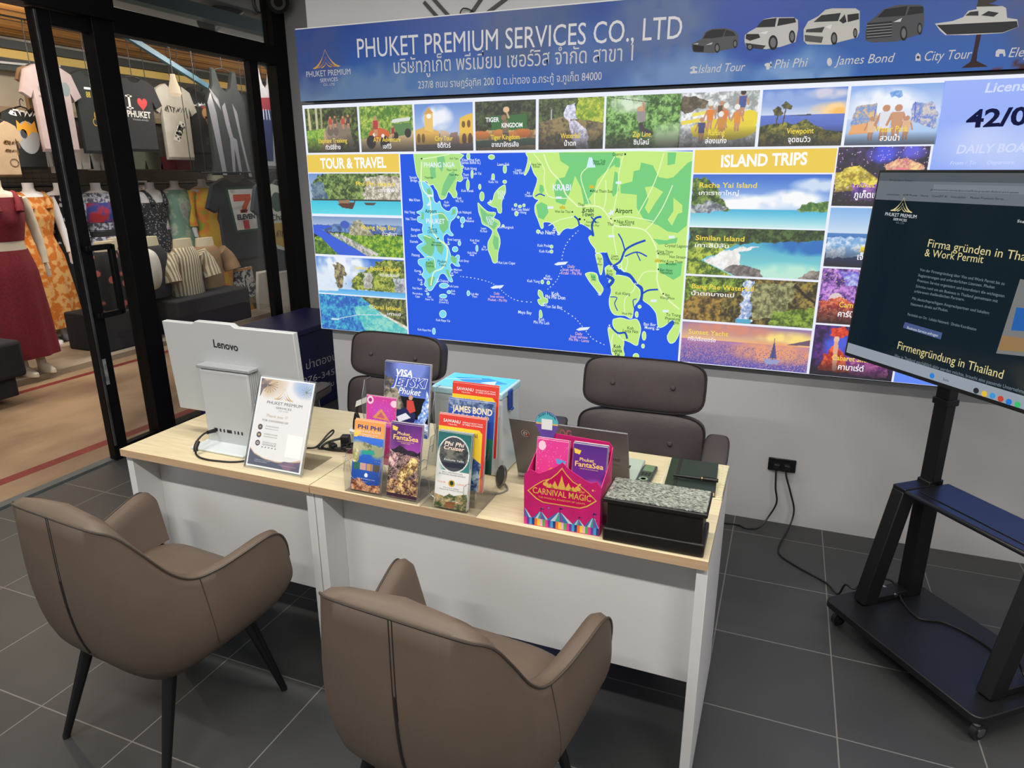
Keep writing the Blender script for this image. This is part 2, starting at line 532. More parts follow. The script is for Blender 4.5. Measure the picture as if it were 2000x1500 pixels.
def bar(y0, y1, z0, z1, mb, d=.09, m=FRAME): mb.span((GX-d/2, y0, z0), (GX+d/2, y1, z1), m)
mb = MB(); bar(2.92, 3.05, Z0, 2.42, mb); struct(mb, 'trim_4', bevel=.004)
mb = MB(); bar(4.36, 4.5, 0, 3.04, mb); struct(mb, 'trim_5', bevel=.004)
mb = MB(); bar(3.05, 4.36, 2.36, 2.49, mb); struct(mb, 'trim_6', bevel=.004)
mb = MB(); bar(.6, 3.05, 2.415, 3.04, mb, .14); struct(mb, 'trim_7')
w1 = MB(); bar(3.05, 4.36, Z0, .085, w1); bar(4.11, 4.19, .085, 2.36, w1, .05)
w1 = w1.build('window_1', kind='structure', smooth_a=0)
g = MB().span((GX-.004, 3.05, .085), (GX+.004, 4.11, 2.36), GLASS).build('pane', w1, smooth_a=0)
g = MB().span((GX-.004, 4.19, .085), (GX+.004, 4.36, 2.36), GLASS).build('pane', w1, smooth_a=0)
w2 = MB(); bar(3.05, 4.36, 2.97, 3.04, w2); w2 = w2.build('window_2', kind='structure', smooth_a=0)
MB().span((GX-.004, 3.05, 2.49), (GX+.004, 4.36, 2.97), clear('tinted_glass', (.7, .72, .73), .04, .35)).build('pane', w2, smooth_a=0)
# sliding door leaf, pushed open: stile, rails, pane, pull handle
d1 = MB(); bar(2.615, 2.705, Z0, 2.41, d1, .05); bar(2.705, 2.92, Z0, .085, d1, .05); bar(2.705, 2.92, 2.34, 2.41, d1, .05)
d1.span((GX+.026, 2.617, .1), (GX+.034, 2.632, 2.4), mat('worn_edge', (96, 96, 98), .35, noise=.5, nscale=9, metal=.6))
d1 = d1.build('door_1', kind='structure', smooth_a=0, bevel=.003)
MB().span((GX-.004, 2.705, .085), (GX+.004, 2.92, 2.34), GLASS).build('pane', d1, smooth_a=0)
hb = MB()
for a, b in (((2.66, .87), (2.80, .87)), ((2.66, 1.24), (2.80, 1.24)), ((2.80, .86), (2.80, 1.25))):
    hb.beam((GX+.05, a[0], a[1]), (GX+.05, b[0], b[1]), .03, .03, FRAME, (1, 0, 0))
hb.beam((GX, 2.66, .87), (GX+.06, 2.66, .87), .03, .03, FRAME).beam((GX, 2.66, 1.24), (GX+.06, 2.66, 1.24), .03, .03, FRAME)
hb.build('door_handle', d1, bevel=.003)
MB().span((GX+.025, 2.64, .47), (GX+.03, 2.66, .62), mat('chipped_paint', (150, 150, 150), .6, noise=.6, nscale=40)).build('lock_plate', d1)

# ---- ceiling lamps (out of the picture, but they light the room)
for k, (lx, ly) in enumerate(LAMPS):
    t = thing('linear_ceiling_lamp', 'linear warm white ceiling lamp above the '+('desks' if ly > 1 else 'entrance side')+', '+('left', 'middle', 'right')[k % 3]+' of its row', 'lamp', (lx, ly, CEIL))
    MB().box((0, 0, -.03), (1.2, .11, .06), WHITE).build('housing', t)
    MB().box((0, 0, -.062), (1.17, .08, .008), lit('lamp_diffuser', (255, 222, 178), 5.)).build('diffuser', t)
# ============================================================ header banner and light panel on the back wall
EM = .92
PIC = vmat('backlit_print', emit=EM)
BAN = vmat('banner_print', rough=.35)
LP = yplane(3.195)
HP = yplane(3.188)
CLOUD = (120, 140, 175)
ban = thing('shop_sign', 'long blue sky banner sign with white company lettering and vehicles', 'sign', (-.6, 3.25, 1.985))
x0, x1, z0, z1 = -2.443, 1.75, 1.985, 2.323
MB().span((x0, 3.19, z0), (x1, 3.25, z1), mat('sign_edge', (24, 30, 52), .5)).build('sign_box', ban, world=True)
MB().span((x0, 3.192, z1), (x1, 3.24, z1+.006), WHITE).build('top_edge', ban, world=True)
hw = x1-x0
def hx(px, py): u, v = HP.hit(px, py); return ((u-x0)/hw, (z1-v)/(z1-z0))
B1, B2, B3 = (34, 72, 156), (30, 80, 176), (48, 110, 190)
ops = [('g', 0, 1, B1, (40, 100, 186))]
for c in ((.03, .95, .1, .5, (110, 140, 178)), (.12, 1.0, .09, .55, (96, 132, 180)), (.22, .92, .05, .4, (84, 120, 176)), (.30, .2, .07, .6, (62, 88, 140)), (.37, .75, .06, .6, (70, 104, 170)),
          (.44, .35, .06, .8, (84, 108, 160)), (.02, .3, .06, .7, (62, 84, 150)), (.47, 1.0, .08, .45, (110, 146, 200)), (.58, 1.0, .05, .4, (120, 160, 215)), (.54, .3, .05, .6, (26, 70, 170))):
    ops.append(('b', *c))
ops += [('b', .80, .35, .075, .8, (86, 84, 120)), ('b', .88, .55, .12, .9, (168, 72, 50)), ('b', .9, .35, .09, .45, (214, 96, 40)), ('b', .98, .4, .12, .9, (226, 112, 44)), ('b', .92, .62, .12, .2, (120, 46, 50)),
        ('n', [(.735, 1.01), (.76, .93), (.80, .9), (.87, .87), (1, .9), (1, 1.01)], (52, 22, 34), (92, 34, 40), 10)]
picture('banner_print', HP, rect(x0, z0, x1, z1), ops, BAN, ban, res=.012)
SW = ink((226, 228, 232)); SG = ink((206, 208, 214))
mb = MB()
textpx(mb, HP, 'PHUKET PREMIUM SERVICES CO., LTD', (699, 113), (1331, 75), 37, SW)
textpx(mb, HP, 'บริษัทภูเก็ต พรีเมี่ยม เซอร์วิส จำกัด สาขา 1', (770, 144), (1236, 118), 27, SG, n=.0018)
textpx(mb, HP, '237/8 ถนน ราษฎร์อุทิศ 200 ปี ต.ป่าตอง อ.กระทู้ จ.ภูเก็ต 84000', (817, 173), (1175, 156), 14, SG)
textpx(mb, HP, 'Island Tour', (1364, 143), (1455, 138), 16, SG, shear=.25)
textpx(mb, HP, 'Phi Phi', (1512, 134), (1577, 130), 17, SG, shear=.2)
textpx(mb, HP, 'James Bond', (1630, 127), (1746, 121), 17, SG, shear=.2)
textpx(mb, HP, 'City Tour', (1805, 119), (1897, 114), 18, SG, shear=.2)
textpx(mb, HP, 'Elephant', (1969, 112), (2062, 107), 18, SG, shear=.2)
mb.build('lettering', ban, world=True, smooth_a=0)


def logo(mb, pl, L, R, m1, m2, n=.0012):
    """roof-like emblem: three swept strokes, from its left tip L to its right tip R (plane u,v)"""
    L = Vector(L); R = Vector(R); d = R-L; q = Vector((-d.y, d.x))
    for sgn in (0, 1):
        for a0, b0, hgt, wd, m in ((0., .5, .5, .07, m1), (.14, .52, .30, .045, m2), (.3, .53, .16, .035, m1)):
            pts = []
            for i in range(13):
                t = i/12; x = a0+(b0-a0)*t; y = hgt*t**2.1
                pts.append((x, y, wd*(math.sin(PI*min(t+.12, .9)))))
            up_ = [(x, y+w/2) for x, y, w in pts]; dn = [(x, y-w/2) for x, y, w in pts][::-1]
            P = [L+d*((1-x) if sgn else x)+q*y for x, y in up_+dn]
            mb.flat(pl, [(p.x, p.y) for p in P], m, n)
GOLD = ink((214, 170, 84)); GOLD2 = ink((176, 122, 96))
mb = MB()
logo(mb, HP, HP.hit(612, 134), HP.hit(664, 129), GOLD, GOLD2)
textpx(mb, HP, 'PHUKET PREMIUM', (599, 151), (685, 145), 11, SG)
textpx(mb, HP, 'SERVICES', (626, 161), (660, 158), 7, SG)
textpx(mb, HP, 'CO., LTD', (632, 168), (654, 166.5), 4.5, SG)
mb.build('emblem', ban, world=True, smooth_a=0)
# small icons before the tour names
mb = MB()
def hpoly(pts, m, n=.0012): mb.flat(HP, [HP.hit(*p) for p in pts], m, n)
def disc(c, rx, ry=None, k=14): return [(c[0]+rx*math.cos(2*PI*i/k), c[1]+(ry or rx)*math.sin(2*PI*i/k)) for i in range(k)]
hpoly([(1348, 144), (1362, 143), (1362, 139), (1357, 138), (1357, 133), (1353, 133), (1353, 139), (1348, 140)], SG)
hpoly([(1347, 133), (1355, 129), (1363, 132), (1361, 134), (1355, 132), (1350, 135)], SG)
hpoly(disc((1500, 127), 7, 4), SG); hpoly([(1496, 131), (1504, 131), (1502, 136), (1497, 136)], SG); hpoly([(1504, 121), (1507, 120), (1507, 132), (1505, 132)], SG)
hpoly(disc((1620, 121), 5, 8), SG)
hpoly([(1788, 119), (1798, 119), (1798, 108), (1793, 103), (1788, 108)], SG); hpoly(disc((1793, 112), 3), ink((70, 60, 90)), .0016)
hpoly([(1944, 110), (1945, 100), (1950, 96), (1962, 97), (1964, 109), (1960, 111), (1959, 105), (1952, 105), (1951, 111), (1947, 111)], SG)
mb.build('tour_icons', ban, world=True, smooth_a=0)
# printed vehicles, drawn in the picture frame of the two front wheels
def C4(pts): return [(1300+x*.35, y*.35) for x, y in pts]
def vehicle(name, lab, polys):
    global mb
    mb = MB()
    for i, (pts, c) in enumerate(polys): hpoly(C4(pts), ink(c), .0012+i*.00012)
    mb.build(name, ban, world=True, smooth_a=0, label=lab)
TY = (26, 28, 32)
def wheel(c, rx, ry): return [(disc(c, rx, ry), TY), (disc(c, rx*.62, ry*.66), (110, 112, 116))]
vehicle('printed_car', 'dark grey saloon car printed on the banner', [([(147, 245), (200, 218), (222, 178), (262, 160), (340, 157), (385, 172), (406, 196), (405, 252), (385, 268), (300, 285), (270, 297), (160, 292), (147, 275)], (84, 86, 90)),
    ([(208, 216), (228, 180), (262, 166), (335, 163), (318, 205), (262, 214)], (34, 36, 42)), ([(326, 204), (338, 166), (378, 178), (392, 200)], (40, 42, 48)), ([(150, 250), (215, 258), (212, 290), (155, 288)], (22, 23, 26)), ([(152, 246), (185, 240), (180, 248)], (200, 202, 208)), ([(222, 252), (262, 236), (258, 248)], (190, 192, 200))]+wheel((288, 268), 15, 28)+wheel((388, 245), 12, 24))
vehicle('printed_car', 'white off-road car printed on the banner', [([(443, 195), (470, 175), (515, 150), (545, 108), (600, 97), (715, 96), (738, 112), (740, 160), (725, 235), (640, 262), (560, 275), (450, 262), (440, 230)], (196, 196, 196)),
    ([(505, 154), (545, 110), (620, 100), (610, 150)], (34, 38, 44)), ([(622, 146), (632, 102), (722, 100), (728, 125)], (36, 38, 44)), ([(450, 190), (520, 190), (528, 210), (470, 228), (446, 216)], (40, 40, 42)), ([(446, 240), (560, 255), (540, 276), (452, 264)], (54, 54, 56)), ([(520, 186), (575, 172), (560, 190)], (230, 232, 236))]+wheel((600, 238), 26, 42)+wheel((706, 205), 18, 36)+wheel((470, 262), 18, 20))
vehicle('printed_van', 'white passenger van printed on the banner', [([(770, 165), (795, 120), (850, 92), (892, 55), (930, 47), (1060, 47), (1083, 62), (1082, 180), (1068, 210), (950, 240), (920, 250), (790, 248), (770, 228)], (198, 198, 194)),
    ([(825, 124), (870, 85), (978, 72), (962, 118)], (44, 48, 52)), ([(968, 116), (1000, 80), (1010, 122), (990, 132)], (40, 42, 46)), ([(1014, 82), (1078, 74), (1078, 108), (1016, 124)], (40, 42, 46)), ([(785, 165), (888, 150), (872, 182), (782, 180)], (60, 60, 62)), ([(775, 195), (880, 206), (870, 240), (778, 230)], (84, 84, 84)), ([(890, 150), (930, 135), (918, 165)], (226, 228, 230))]+wheel((940, 215), 18, 36)+wheel((1058, 185), 12, 28))
vehicle('printed_van', 'dark grey people carrier printed on the banner', [([(1113, 180), (1130, 125), (1165, 98), (1215, 52), (1290, 28), (1420, 26), (1440, 40), (1443, 130), (1425, 190), (1340, 215), (1290, 232), (1150, 238), (1115, 225)], (78, 80, 86)),
    ([(1180, 98), (1225, 52), (1350, 34), (1335, 88)], (26, 30, 36)), ([(1345, 86), (1362, 38), (1436, 36), (1440, 72)], (32, 34, 40)), ([(1125, 130), (1262, 118), (1262, 205), (1118, 218)], (36, 38, 42))]+[([(1122, y), (1262, y-12), (1262, y-8), (1122, y+4)], (150, 152, 158)) for y in (142, 158, 174, 190, 206)]+[([(1270, 124), (1320, 100), (1310, 122)], (210, 212, 218))]+wheel((1328, 186), 20, 42)+wheel((1418, 160), 14, 34))
vehicle('printed_boat', 'white motor yacht printed over a palm silhouette', [([(1735, 190), (1762, 190), (1740, 290), (1735, 340), (1800, 372), (1650, 380), (1700, 345), (1716, 290)], (50, 22, 30)),
    ([(1503, 132), (1600, 118), (1660, 96), (1690, 60), (1735, 52), (1735, 38), (1880, 34), (1900, 46), (1905, 100), (1962, 108), (1968, 150), (1880, 185), (1680, 196), (1560, 196), (1530, 170)], (206, 206, 204)),
    ([(1512, 140), (1960, 118), (1966, 150), (1880, 182), (1570, 194)], (40, 42, 48)), ([(1670, 88), (1700, 66), (1745, 62), (1745, 88)], (50, 52, 60)), ([(1760, 86), (1800, 62), (1860, 72), (1830, 94)], (46, 48, 56)), ([(1745, 0), (1850, 0), (1830, 14), (1800, 20), (1870, 34), (1735, 38)], (60, 52, 50))])

# ---------------------------------------------------------------- light panel
px0, px1, pz0, pz1 = -2.443, 1.45, .7735, 1.968
lp = thing('light_panel', 'backlit wall panel with tour photographs around a map of islands', 'light panel', (-.5, 3.25, pz0))
MB().span((px0-.004, 3.197, pz0-.004), (px1+.004, 3.25, pz1+.004), mat('panel_frame', (28, 30, 40), .4)).build('frame', lp, world=True)
FR = MB(); FR.flat(LP, [(px0, pz0), (px1, pz0), (px1, pz1), (px0, pz1)], lit('white_backlight', (232, 236, 250), EM), .0004)
FR.build('screen', lp, world=True, smooth_a=0)
def UV(x, y): return LP.hit(x, y)
def U_(x, y): return LP.hit(x, y)[0]
YT = lit('yellow_caption', (240, 214, 84), EM); WT = lit('white_caption', (250, 250, 255), EM)
# foliage and water tones
DG, MG, LG, YG = (22, 44, 14), (58, 104, 34), (120, 168, 64), (168, 196, 84)
ROCK1, ROCK2 = (96, 88, 78), (190, 182, 170)
FULL = [(0, -.1), (1.1, -.1), (1.1, 1.1), (-.1, 1.1), (-.1, -.1)]
def person(x, y, s, c, sk=(196, 140, 104)): return [('p', [(x-s*.16, y+s*.3), (x+s*.16, y+s*.3), (x+s*.13, y+s*1.1), (x+s*.03, y+s*1.1), (x, y+s*.5), (x-s*.03, y+s*1.1), (x-s*.13, y+s*1.1)], sk), ('l', [(x-s*.2, y-s*.4), (x-s*.34, y+s*.2)], sk, s*.14), ('l', [(x+s*.2, y-s*.4), (x+s*.34, y+s*.2)], sk, s*.14), ('e', x, y-s*.72, s*.14, s*.2, sk), ('p', [(x-s*.22, y-s*.5), (x+s*.22, y-s*.5), (x+s*.18, y+s*.4), (x-s*.18, y+s*.4)], c)]
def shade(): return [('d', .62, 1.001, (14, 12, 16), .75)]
top = dict(
 elephant=[('n', FULL, (30, 40, 18), (108, 130, 60), 12), ('p', [(.05, 0), (.09, 0), (.11, .62), (.06, .62)], (206, 196, 150)), ('p', [(.2, 0), (.24, 0), (.24, .6), (.2, .6)], (196, 190, 150)), ('p', [(.3, 0), (.335, 0), (.32, .55), (.29, .55)], (170, 160, 120)),
   ('n', [(0, .5), (.4, .45), (.35, 1), (0, 1)], (90, 150, 40), (170, 200, 80), 14), ('p', [(.36, .5), (.6, .45), (.55, 1), (.25, 1)], (196, 164, 116)), ('e', .62, .55, .24, .22, (132, 116, 100)), ('e', .5, .55, .13, .2, (150, 132, 114)), ('e', .47, .52, .06, .11, (112, 98, 86)), ('e', .58, .53, .05, .1, (112, 98, 86)),
   ('l', [(.5, .65), (.48, .85), (.42, .95)], (140, 124, 108), .08), ('p', [(.56, .7), (.64, .7), (.64, .98), (.57, .98)], (112, 98, 86)), ('p', [(.76, .6), (.87, .6), (.9, .95), (.82, .95)], (118, 104, 90))]+person(.48, .32, .14, (190, 70, 60))+person(.57, .3, .13, (90, 70, 60))+person(.72, .32, .14, (196, 66, 60))+person(.82, .3, .15, (70, 60, 58)),
 atv=[('n', FULL, (70, 120, 30), (180, 200, 80), 12), ('p', [(0, .72), (1, .55), (1, 1), (0, 1)], (206, 180, 130)), ('p', [(.62, .3), (.96, .26), (.94, .34), (.6, .38)], (220, 226, 220)), ('p', [(.6, .4), (.98, .38), (.96, .62), (.64, .68)], (86, 130, 70)), ('e', .66, .66, .06, .1, (30, 30, 30)), ('e', .9, .6, .06, .1, (30, 30, 30)),
   ('e', .36, .62, .2, .14, (206, 98, 40)), ('e', .2, .78, .09, .15, (32, 30, 30)), ('e', .46, .8, .09, .15, (32, 30, 30)), ('e', .27, .62, .03, .04, (255, 255, 245)), ('e', .43, .65, .03, .04, (255, 250, 240))]+person(.3, .42, .22, (180, 44, 50))+person(.62, .55, .13, (150, 40, 50)),
 city=[('g', 0, 1, (96, 140, 214), (226, 232, 246)), ('b', .4, .3, .3, .3, (240, 244, 252)), ('p', [(0, .55), (.18, .48), (.42, .58), (.42, 1), (0, 1)], (222, 176, 84)), ('p', [(.17, .22), (.32, .2), (.32, .6), (.17, .55)], (236, 196, 104)), ('p', [(.16, .22), (.245, .06), (.33, .2)], (212, 160, 80)), ('e', .25, .26, .04, .05, (250, 246, 230)),
   ('p', [(.78, .32), (.88, .26), (1, .22), (1, 1), (.76, .88)], (236, 190, 70)), ('e', .84, .45, .03, .07, (120, 84, 40)), ('e', .93, .44, .03, .08, (120, 84, 40)), ('e', .85, .75, .04, .12, (110, 76, 40)), ('e', .95, .76, .04, .13, (110, 76, 40)), ('p', [(.42, .62), (.76, .68), (.78, 1), (.42, 1)], (150, 130, 120)), ('p', [(.44, .55), (.6, .6), (.6, .85), (.44, .85)], (206, 180, 150)), ('p', [(.62, .62), (.74, .6), (.74, .85), (.62, .85)], (150, 120, 110)),
   ('e', .06, .72, .03, .1, (130, 96, 50)), ('e', .14, .72, .03, .1, (130, 96, 50)), ('p', [(0, .86), (1, .84), (1, 1), (0, 1)], (120, 112, 112))],
 tiger=[('n', FULL, (18, 26, 16), (70, 90, 50), 12), ('p', [(.26, .3), (.86, .28), (.86, .62), (.28, .64)], (40, 104, 44)), ('n', [(0, .6), (1, .58), (1, 1), (0, 1)], (150, 110, 60), (206, 170, 110), 9), ('p', [(0, .8), (1, .76), (1, .9), (0, .95)], (60, 96, 84)),
   ('e', .1, .68, .14, .08, (206, 120, 50)), ('e', .4, .66, .1, .09, (206, 130, 60)), ('e', .78, .66, .13, .09, (196, 110, 46)), ('e', .62, .7, .09, .08, (206, 130, 60)), ('l', [(.52, .2), (.56, .34)], (206, 170, 130), .04), ('e', .52, .18, .05, .06, (226, 190, 150)), ('e', .48, .34, .04, .06, (150, 110, 80)), ('p', [(.46, .38), (.54, .38), (.56, .66), (.46, .66)], (120, 100, 80)), ('p', [(.46, .64), (.56, .64), (.58, .92), (.47, .92)], (90, 76, 60))],
 water=[('n', FULL, (40, 52, 26), (110, 130, 60), 10), ('n', [(.6, 0), (1, 0), (1, .5), (.55, .4)], (110, 150, 30), (200, 206, 70), 14), ('n', [(0, 0), (.45, 0), (.42, .4), (0, .5)], (34, 46, 28), (96, 116, 64), 12), ('n', [(0, .45), (.4, .35), (1, .5), (1, .8), (.2, 1), (0, 1)], (74, 66, 56), (150, 132, 84), 9),
   ('n', [(.44, .15), (.56, .1), (.6, .4), (.46, .44), (.4, .36)], (170, 176, 206), (240, 240, 255), 18), ('n', [(.46, .42), (.56, .42), (.75, .62), (.8, 1), (.6, 1), (.5, .7)], (150, 146, 170), (236, 232, 250), 14), ('l', [(.2, .22), (.2, .4)], (206, 206, 226), .02)],
 zip=[('n', FULL, (40, 84, 26), (150, 200, 110), 12), ('b', .3, .15, .3, .2, (216, 234, 206)), ('b', .85, .8, .25, .3, (190, 220, 170)), ('l', [(.05, .02), (.95, .22)], (40, 50, 40), .012), ('e', .47, .26, .05, .05, (206, 160, 120)), ('p', [(.42, .3), (.54, .3), (.54, .5), (.44, .5)], (150, 140, 146)), ('l', [(.48, .55), (.5, .65), (.62, .72)], (56, 44, 60), .09), ('l', [(.52, .3), (.5, .15)], (190, 140, 110), .04)],
 raft=[('n', FULL, (150, 156, 156), (244, 246, 246), 9), ('n', [(0, .06), (.15, .05), (.36, .15), (.33, .28), (.05, .36), (0, .3)], (70, 62, 50), (130, 112, 88), 9), ('e', .58, .68, .42, .2, (226, 206, 40)), ('e', .9, .5, .12, .16, (236, 214, 40)), ('p', [(.16, .62), (.95, .52), (.96, .68), (.4, .84), (.2, .8)], (230, 208, 44)), ('l', [(.18, .4), (.35, .36)], (236, 226, 90), .06), ('l', [(.05, .54), (.25, .5)], (236, 216, 70), .07)]
   +sum([person(x, y, .22, c) for x, y, c in ((.4, .42, (226, 130, 40)), (.54, .36, (90, 70, 50)), (.58, .45, (226, 120, 50)), (.75, .48, (226, 140, 50)), (.3, .65, (60, 70, 120)), (.55, .6, (206, 140, 60)), (.8, .2, (60, 80, 150)))], [])+[('e', x, y, .035, .05, c) for x, y, c in ((.4, .2, (230, 230, 226)), (.6, .25, (236, 236, 230)), (.74, .28, (236, 236, 230)), (.54, .4, (236, 236, 230)), (.8, .02, (30, 30, 34)))],
 view=[('g', 0, .45, (60, 110, 206), (206, 216, 240)), ('b', .3, .15, .5, .2, (140, 170, 226)), ('b', .9, .38, .35, .16, (255, 214, 150)), ('b', .95, .42, .16, .1, (255, 190, 90)), ('b', .8, .1, .3, .12, (206, 206, 226)), ('g', .45, .75, (92, 120, 206), (70, 96, 190)), ('p', [(.28, .47), (.6, .44), (.62, .47)], (50, 60, 80)), ('n', [(0, .66), (.2, .58), (.4, .6), (.55, .52), (.62, .6), (.8, .72), (1, .78), (1, 1.1), (0, 1.1)], (44, 56, 20), (170, 160, 60), 12),
   ('l', [(.2, .62), (.21, .4)], (70, 50, 30), .02), ('l', [(.28, .62), (.3, .32)], (70, 50, 30), .02), ('n', [(.13, .34), (.19, .28), (.25, .33), (.27, .42), (.21, .46), (.15, .43)], (30, 44, 20), (110, 100, 40), 20), ('n', [(.24, .28), (.3, .22), (.36, .28), (.36, .36), (.28, .35)], (30, 44, 20), (110, 100, 40), 20)],
 park=[('g', 0, .55, (130, 170, 236), (226, 236, 252)), ('b', .4, .3, .5, .3, (240, 246, 255)), ('g', .55, 1, (190, 214, 246), (150, 190, 236)), ('n', [(.1, .35), (.3, .28), (.34, .55), (.3, .7), (.05, .72), (.05, .5)], (110, 150, 220), (236, 190, 130), 18), ('n', [(.68, .32), (.9, .3), (.98, .5), (.96, .75), (.7, .6)], (96, 130, 216), (220, 206, 196), 20), ('n', [(.44, .14), (.56, .1), (.58, .2), (.44, .2)], (96, 150, 226), (160, 196, 240), 20),
   ('l', [(.3, .4), (.3, .7)], (90, 120, 206), .02), ('l', [(.72, .3), (.74, .6)], (80, 110, 206), .02), ('p', [(.06, .66), (.26, .62), (.26, .8), (.03, .82)], (236, 170, 110))]
   +person(.28, .7, .2, (230, 190, 150))+person(.42, .6, .3, (226, 226, 236))+person(.55, .6, .3, (206, 150, 110))+person(.66, .7, .2, (226, 180, 140)))
names = [('elephant', 'Elephant Trekking', 'ทัวร์ขี่ช้าง', 594, 697), ('atv', 'ATV Adventure', 'เอทีวี', 699, 804), ('city', 'City Tour', 'ซิตี้ทัวร์', 806, 921), ('tiger', 'Tiger Kingdom', 'อาณาจักรเสือ', 924, 1044), ('water', 'Waterfall', 'น้ำตก', 1048, 1177),
         ('zip', 'Zip Line', 'ซิปไลน์', 1180, 1328), ('raft', 'Rafting', 'ล่องแก่ง', 1331, 1487), ('view', 'Viewpoint', 'จุดชมวิว', 1491, 1659), ('park', 'Water Park', 'สวนน้ำ', 1663, 1848)]
cap = MB()
for k, (key, en, th, a, b) in enumerate(names):
    y = 250-k*8
    u0, u1 = U_(a+3.5, y), U_(b+3.5, y)
    if k > 5: u0, u1 = U_(a-3, y), U_(b-4, y)
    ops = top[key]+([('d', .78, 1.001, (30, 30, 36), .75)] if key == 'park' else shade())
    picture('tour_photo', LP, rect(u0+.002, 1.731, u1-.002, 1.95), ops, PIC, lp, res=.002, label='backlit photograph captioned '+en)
    c = (u0+u1)/2
    textc(cap, LP, en, (c, 1.79), .021, YT, .8, bold=.01, n=.002)
    textc(cap, LP, th, (c, 1.757), .02, WT, .9, bold=.012, n=.002)
tm = MB()
pA = Plane(LP.P(0, 0), LP.U, LP.V)
cu = (U_(924, 250)+U_(1044, 250))/2
textc(cap, LP, 'TIGER', (cu-.055, 1.868), .019, WT, .9, n=.0018, bold=.02)
textc(cap, LP, 'KINGDOM', (cu+.045, 1.842), .019, WT, .8, n=.0018, bold=.02)

left = [
 ('Phi Phi Island', 'เกาะพีพี', (607, 339, 783, 420), [('g', 0, .7, (110, 150, 210), (190, 206, 226)), ('n', [(.02, .3), (.12, .05), (.3, -.05), (1.1, -.05), (1.1, .66), (.02, .66)], (34, 64, 20), (150, 176, 90), 12), ('n', [(.62, .1), (.8, .05), (1.1, .1), (1.1, .66), (.6, .64)], (140, 132, 112), (236, 230, 216), 14), ('n', [(.02, .25), (.15, .2), (.2, .6), (.02, .64)], (60, 84, 120), (120, 150, 160), 12),
    ('g', .66, 1, (50, 196, 222), (96, 220, 236)), ('p', [(.02, .63), (1, .63), (1, .67), (.02, .67)], (40, 50, 40)), ('p', [(.3, .74), (.36, .84), (.47, .87), (.5, .74), (.52, .56), (.49, .7)], (84, 44, 24)), ('p', [(.31, .66), (.44, .64), (.45, .72), (.32, .73)], (150, 120, 90)), ('p', [(.6, .7), (.74, .7), (.71, .76), (.62, .76)], (80, 66, 50))]),
 ('Phang Nga Bay', 'อ่าวพังงา', (616, 423, 787, 502), [('g', 0, .4, (120, 150, 196), (206, 220, 236)), ('n', [(0, .24), (.4, .16), (1.1, .2), (1.1, .42), (0, .4)], (50, 80, 140), (110, 150, 206), 6), ('n', FULL[0:0]+[(0, .55), (.25, .42), (1.1, .45), (1.1, 1.1), (0, 1.1)], (56, 116, 20), (176, 206, 50), 14), ('n', [(.42, .3), (.48, .1), (.54, .06), (.62, .3), (.7, .48), (.42, .46)], (120, 120, 90), (206, 200, 170), 14), ('e', .37, .2, .05, .1, (50, 90, 190)),
    ('p', [(.0, .22), (.22, .25), (.1, .35), (.3, .6), (.62, 1.01), (.28, 1.01), (.08, .55), (0, .45)], (40, 90, 220)), ('n', [(.18, .42), (.32, .45), (.75, .95), (.6, 1.0), (.34, .62)], (120, 130, 120), (226, 220, 214), 22), ('n', [(0, .62), (.12, .66), (.26, 1.05), (0, 1.05)], (36, 80, 20), (110, 150, 40), 14)]),
 ('James Bond Island', 'เกาะเจมส์บอนด์', (624, 501, 792, 575), [('g', 0, .9, (30, 100, 210), (206, 226, 246)), ('b', .3, .2, .35, .5, (240, 246, 255)), ('b', .1, .6, .3, .4, (226, 238, 252)), ('n', [(.2, .22), (.26, .14), (.34, .24), (.33, .6), (.3, .84), (.24, .84), (.2, .5)], (80, 70, 52), (190, 176, 130), 16), ('n', [(.4, .6), (.5, .36), (.62, .28), (.7, .1), (.85, 0), (1.1, .05), (1.1, .9), (.4, .84)], (56, 84, 24), (190, 196, 80), 13), ('n', [(.54, .4), (.64, .36), (.64, .8), (.54, .8)], (150, 146, 140), (216, 216, 206), 14), ('n', [(.88, .5), (1.1, .45), (1.1, .9), (.88, .85)], (120, 124, 130), (200, 206, 216), 12), ('g', .86, 1, (80, 170, 236), (120, 200, 244)), ('p', [(0, .84), (.24, .84), (.24, .92), (0, .95)], (226, 236, 246))]),
 ('Coral Island', 'เกาะเฮ', (630, 574, 797, 653), [('n', FULL, (20, 90, 190), (70, 190, 216), 10), ('n', [(.4, .3), (.6, .2), (1.1, .9), (1.1, 1.1), (.55, 1.1)], (70, 190, 196), (150, 222, 206), 9), ('n', [(.36, 0), (.5, 0), (.75, .5), (1.1, .95), (1.1, .7), (.8, .3), (.62, -.05)], (200, 200, 180), (246, 240, 226), 14), ('n', [(.46, -.05), (1.1, -.05), (1.1, .85), (.72, .42)], (30, 48, 20), (150, 150, 80), 14), ('l', [(.15, .72), (.45, .52), (.78, .46)], (226, 236, 246), .016), ('e', .17, .7, .05, .02, (220, 236, 246)), ('s', [(.2, .7), (.8, .7), (.8, 1), (.2, 1)], (40, 90, 140), .02)])]
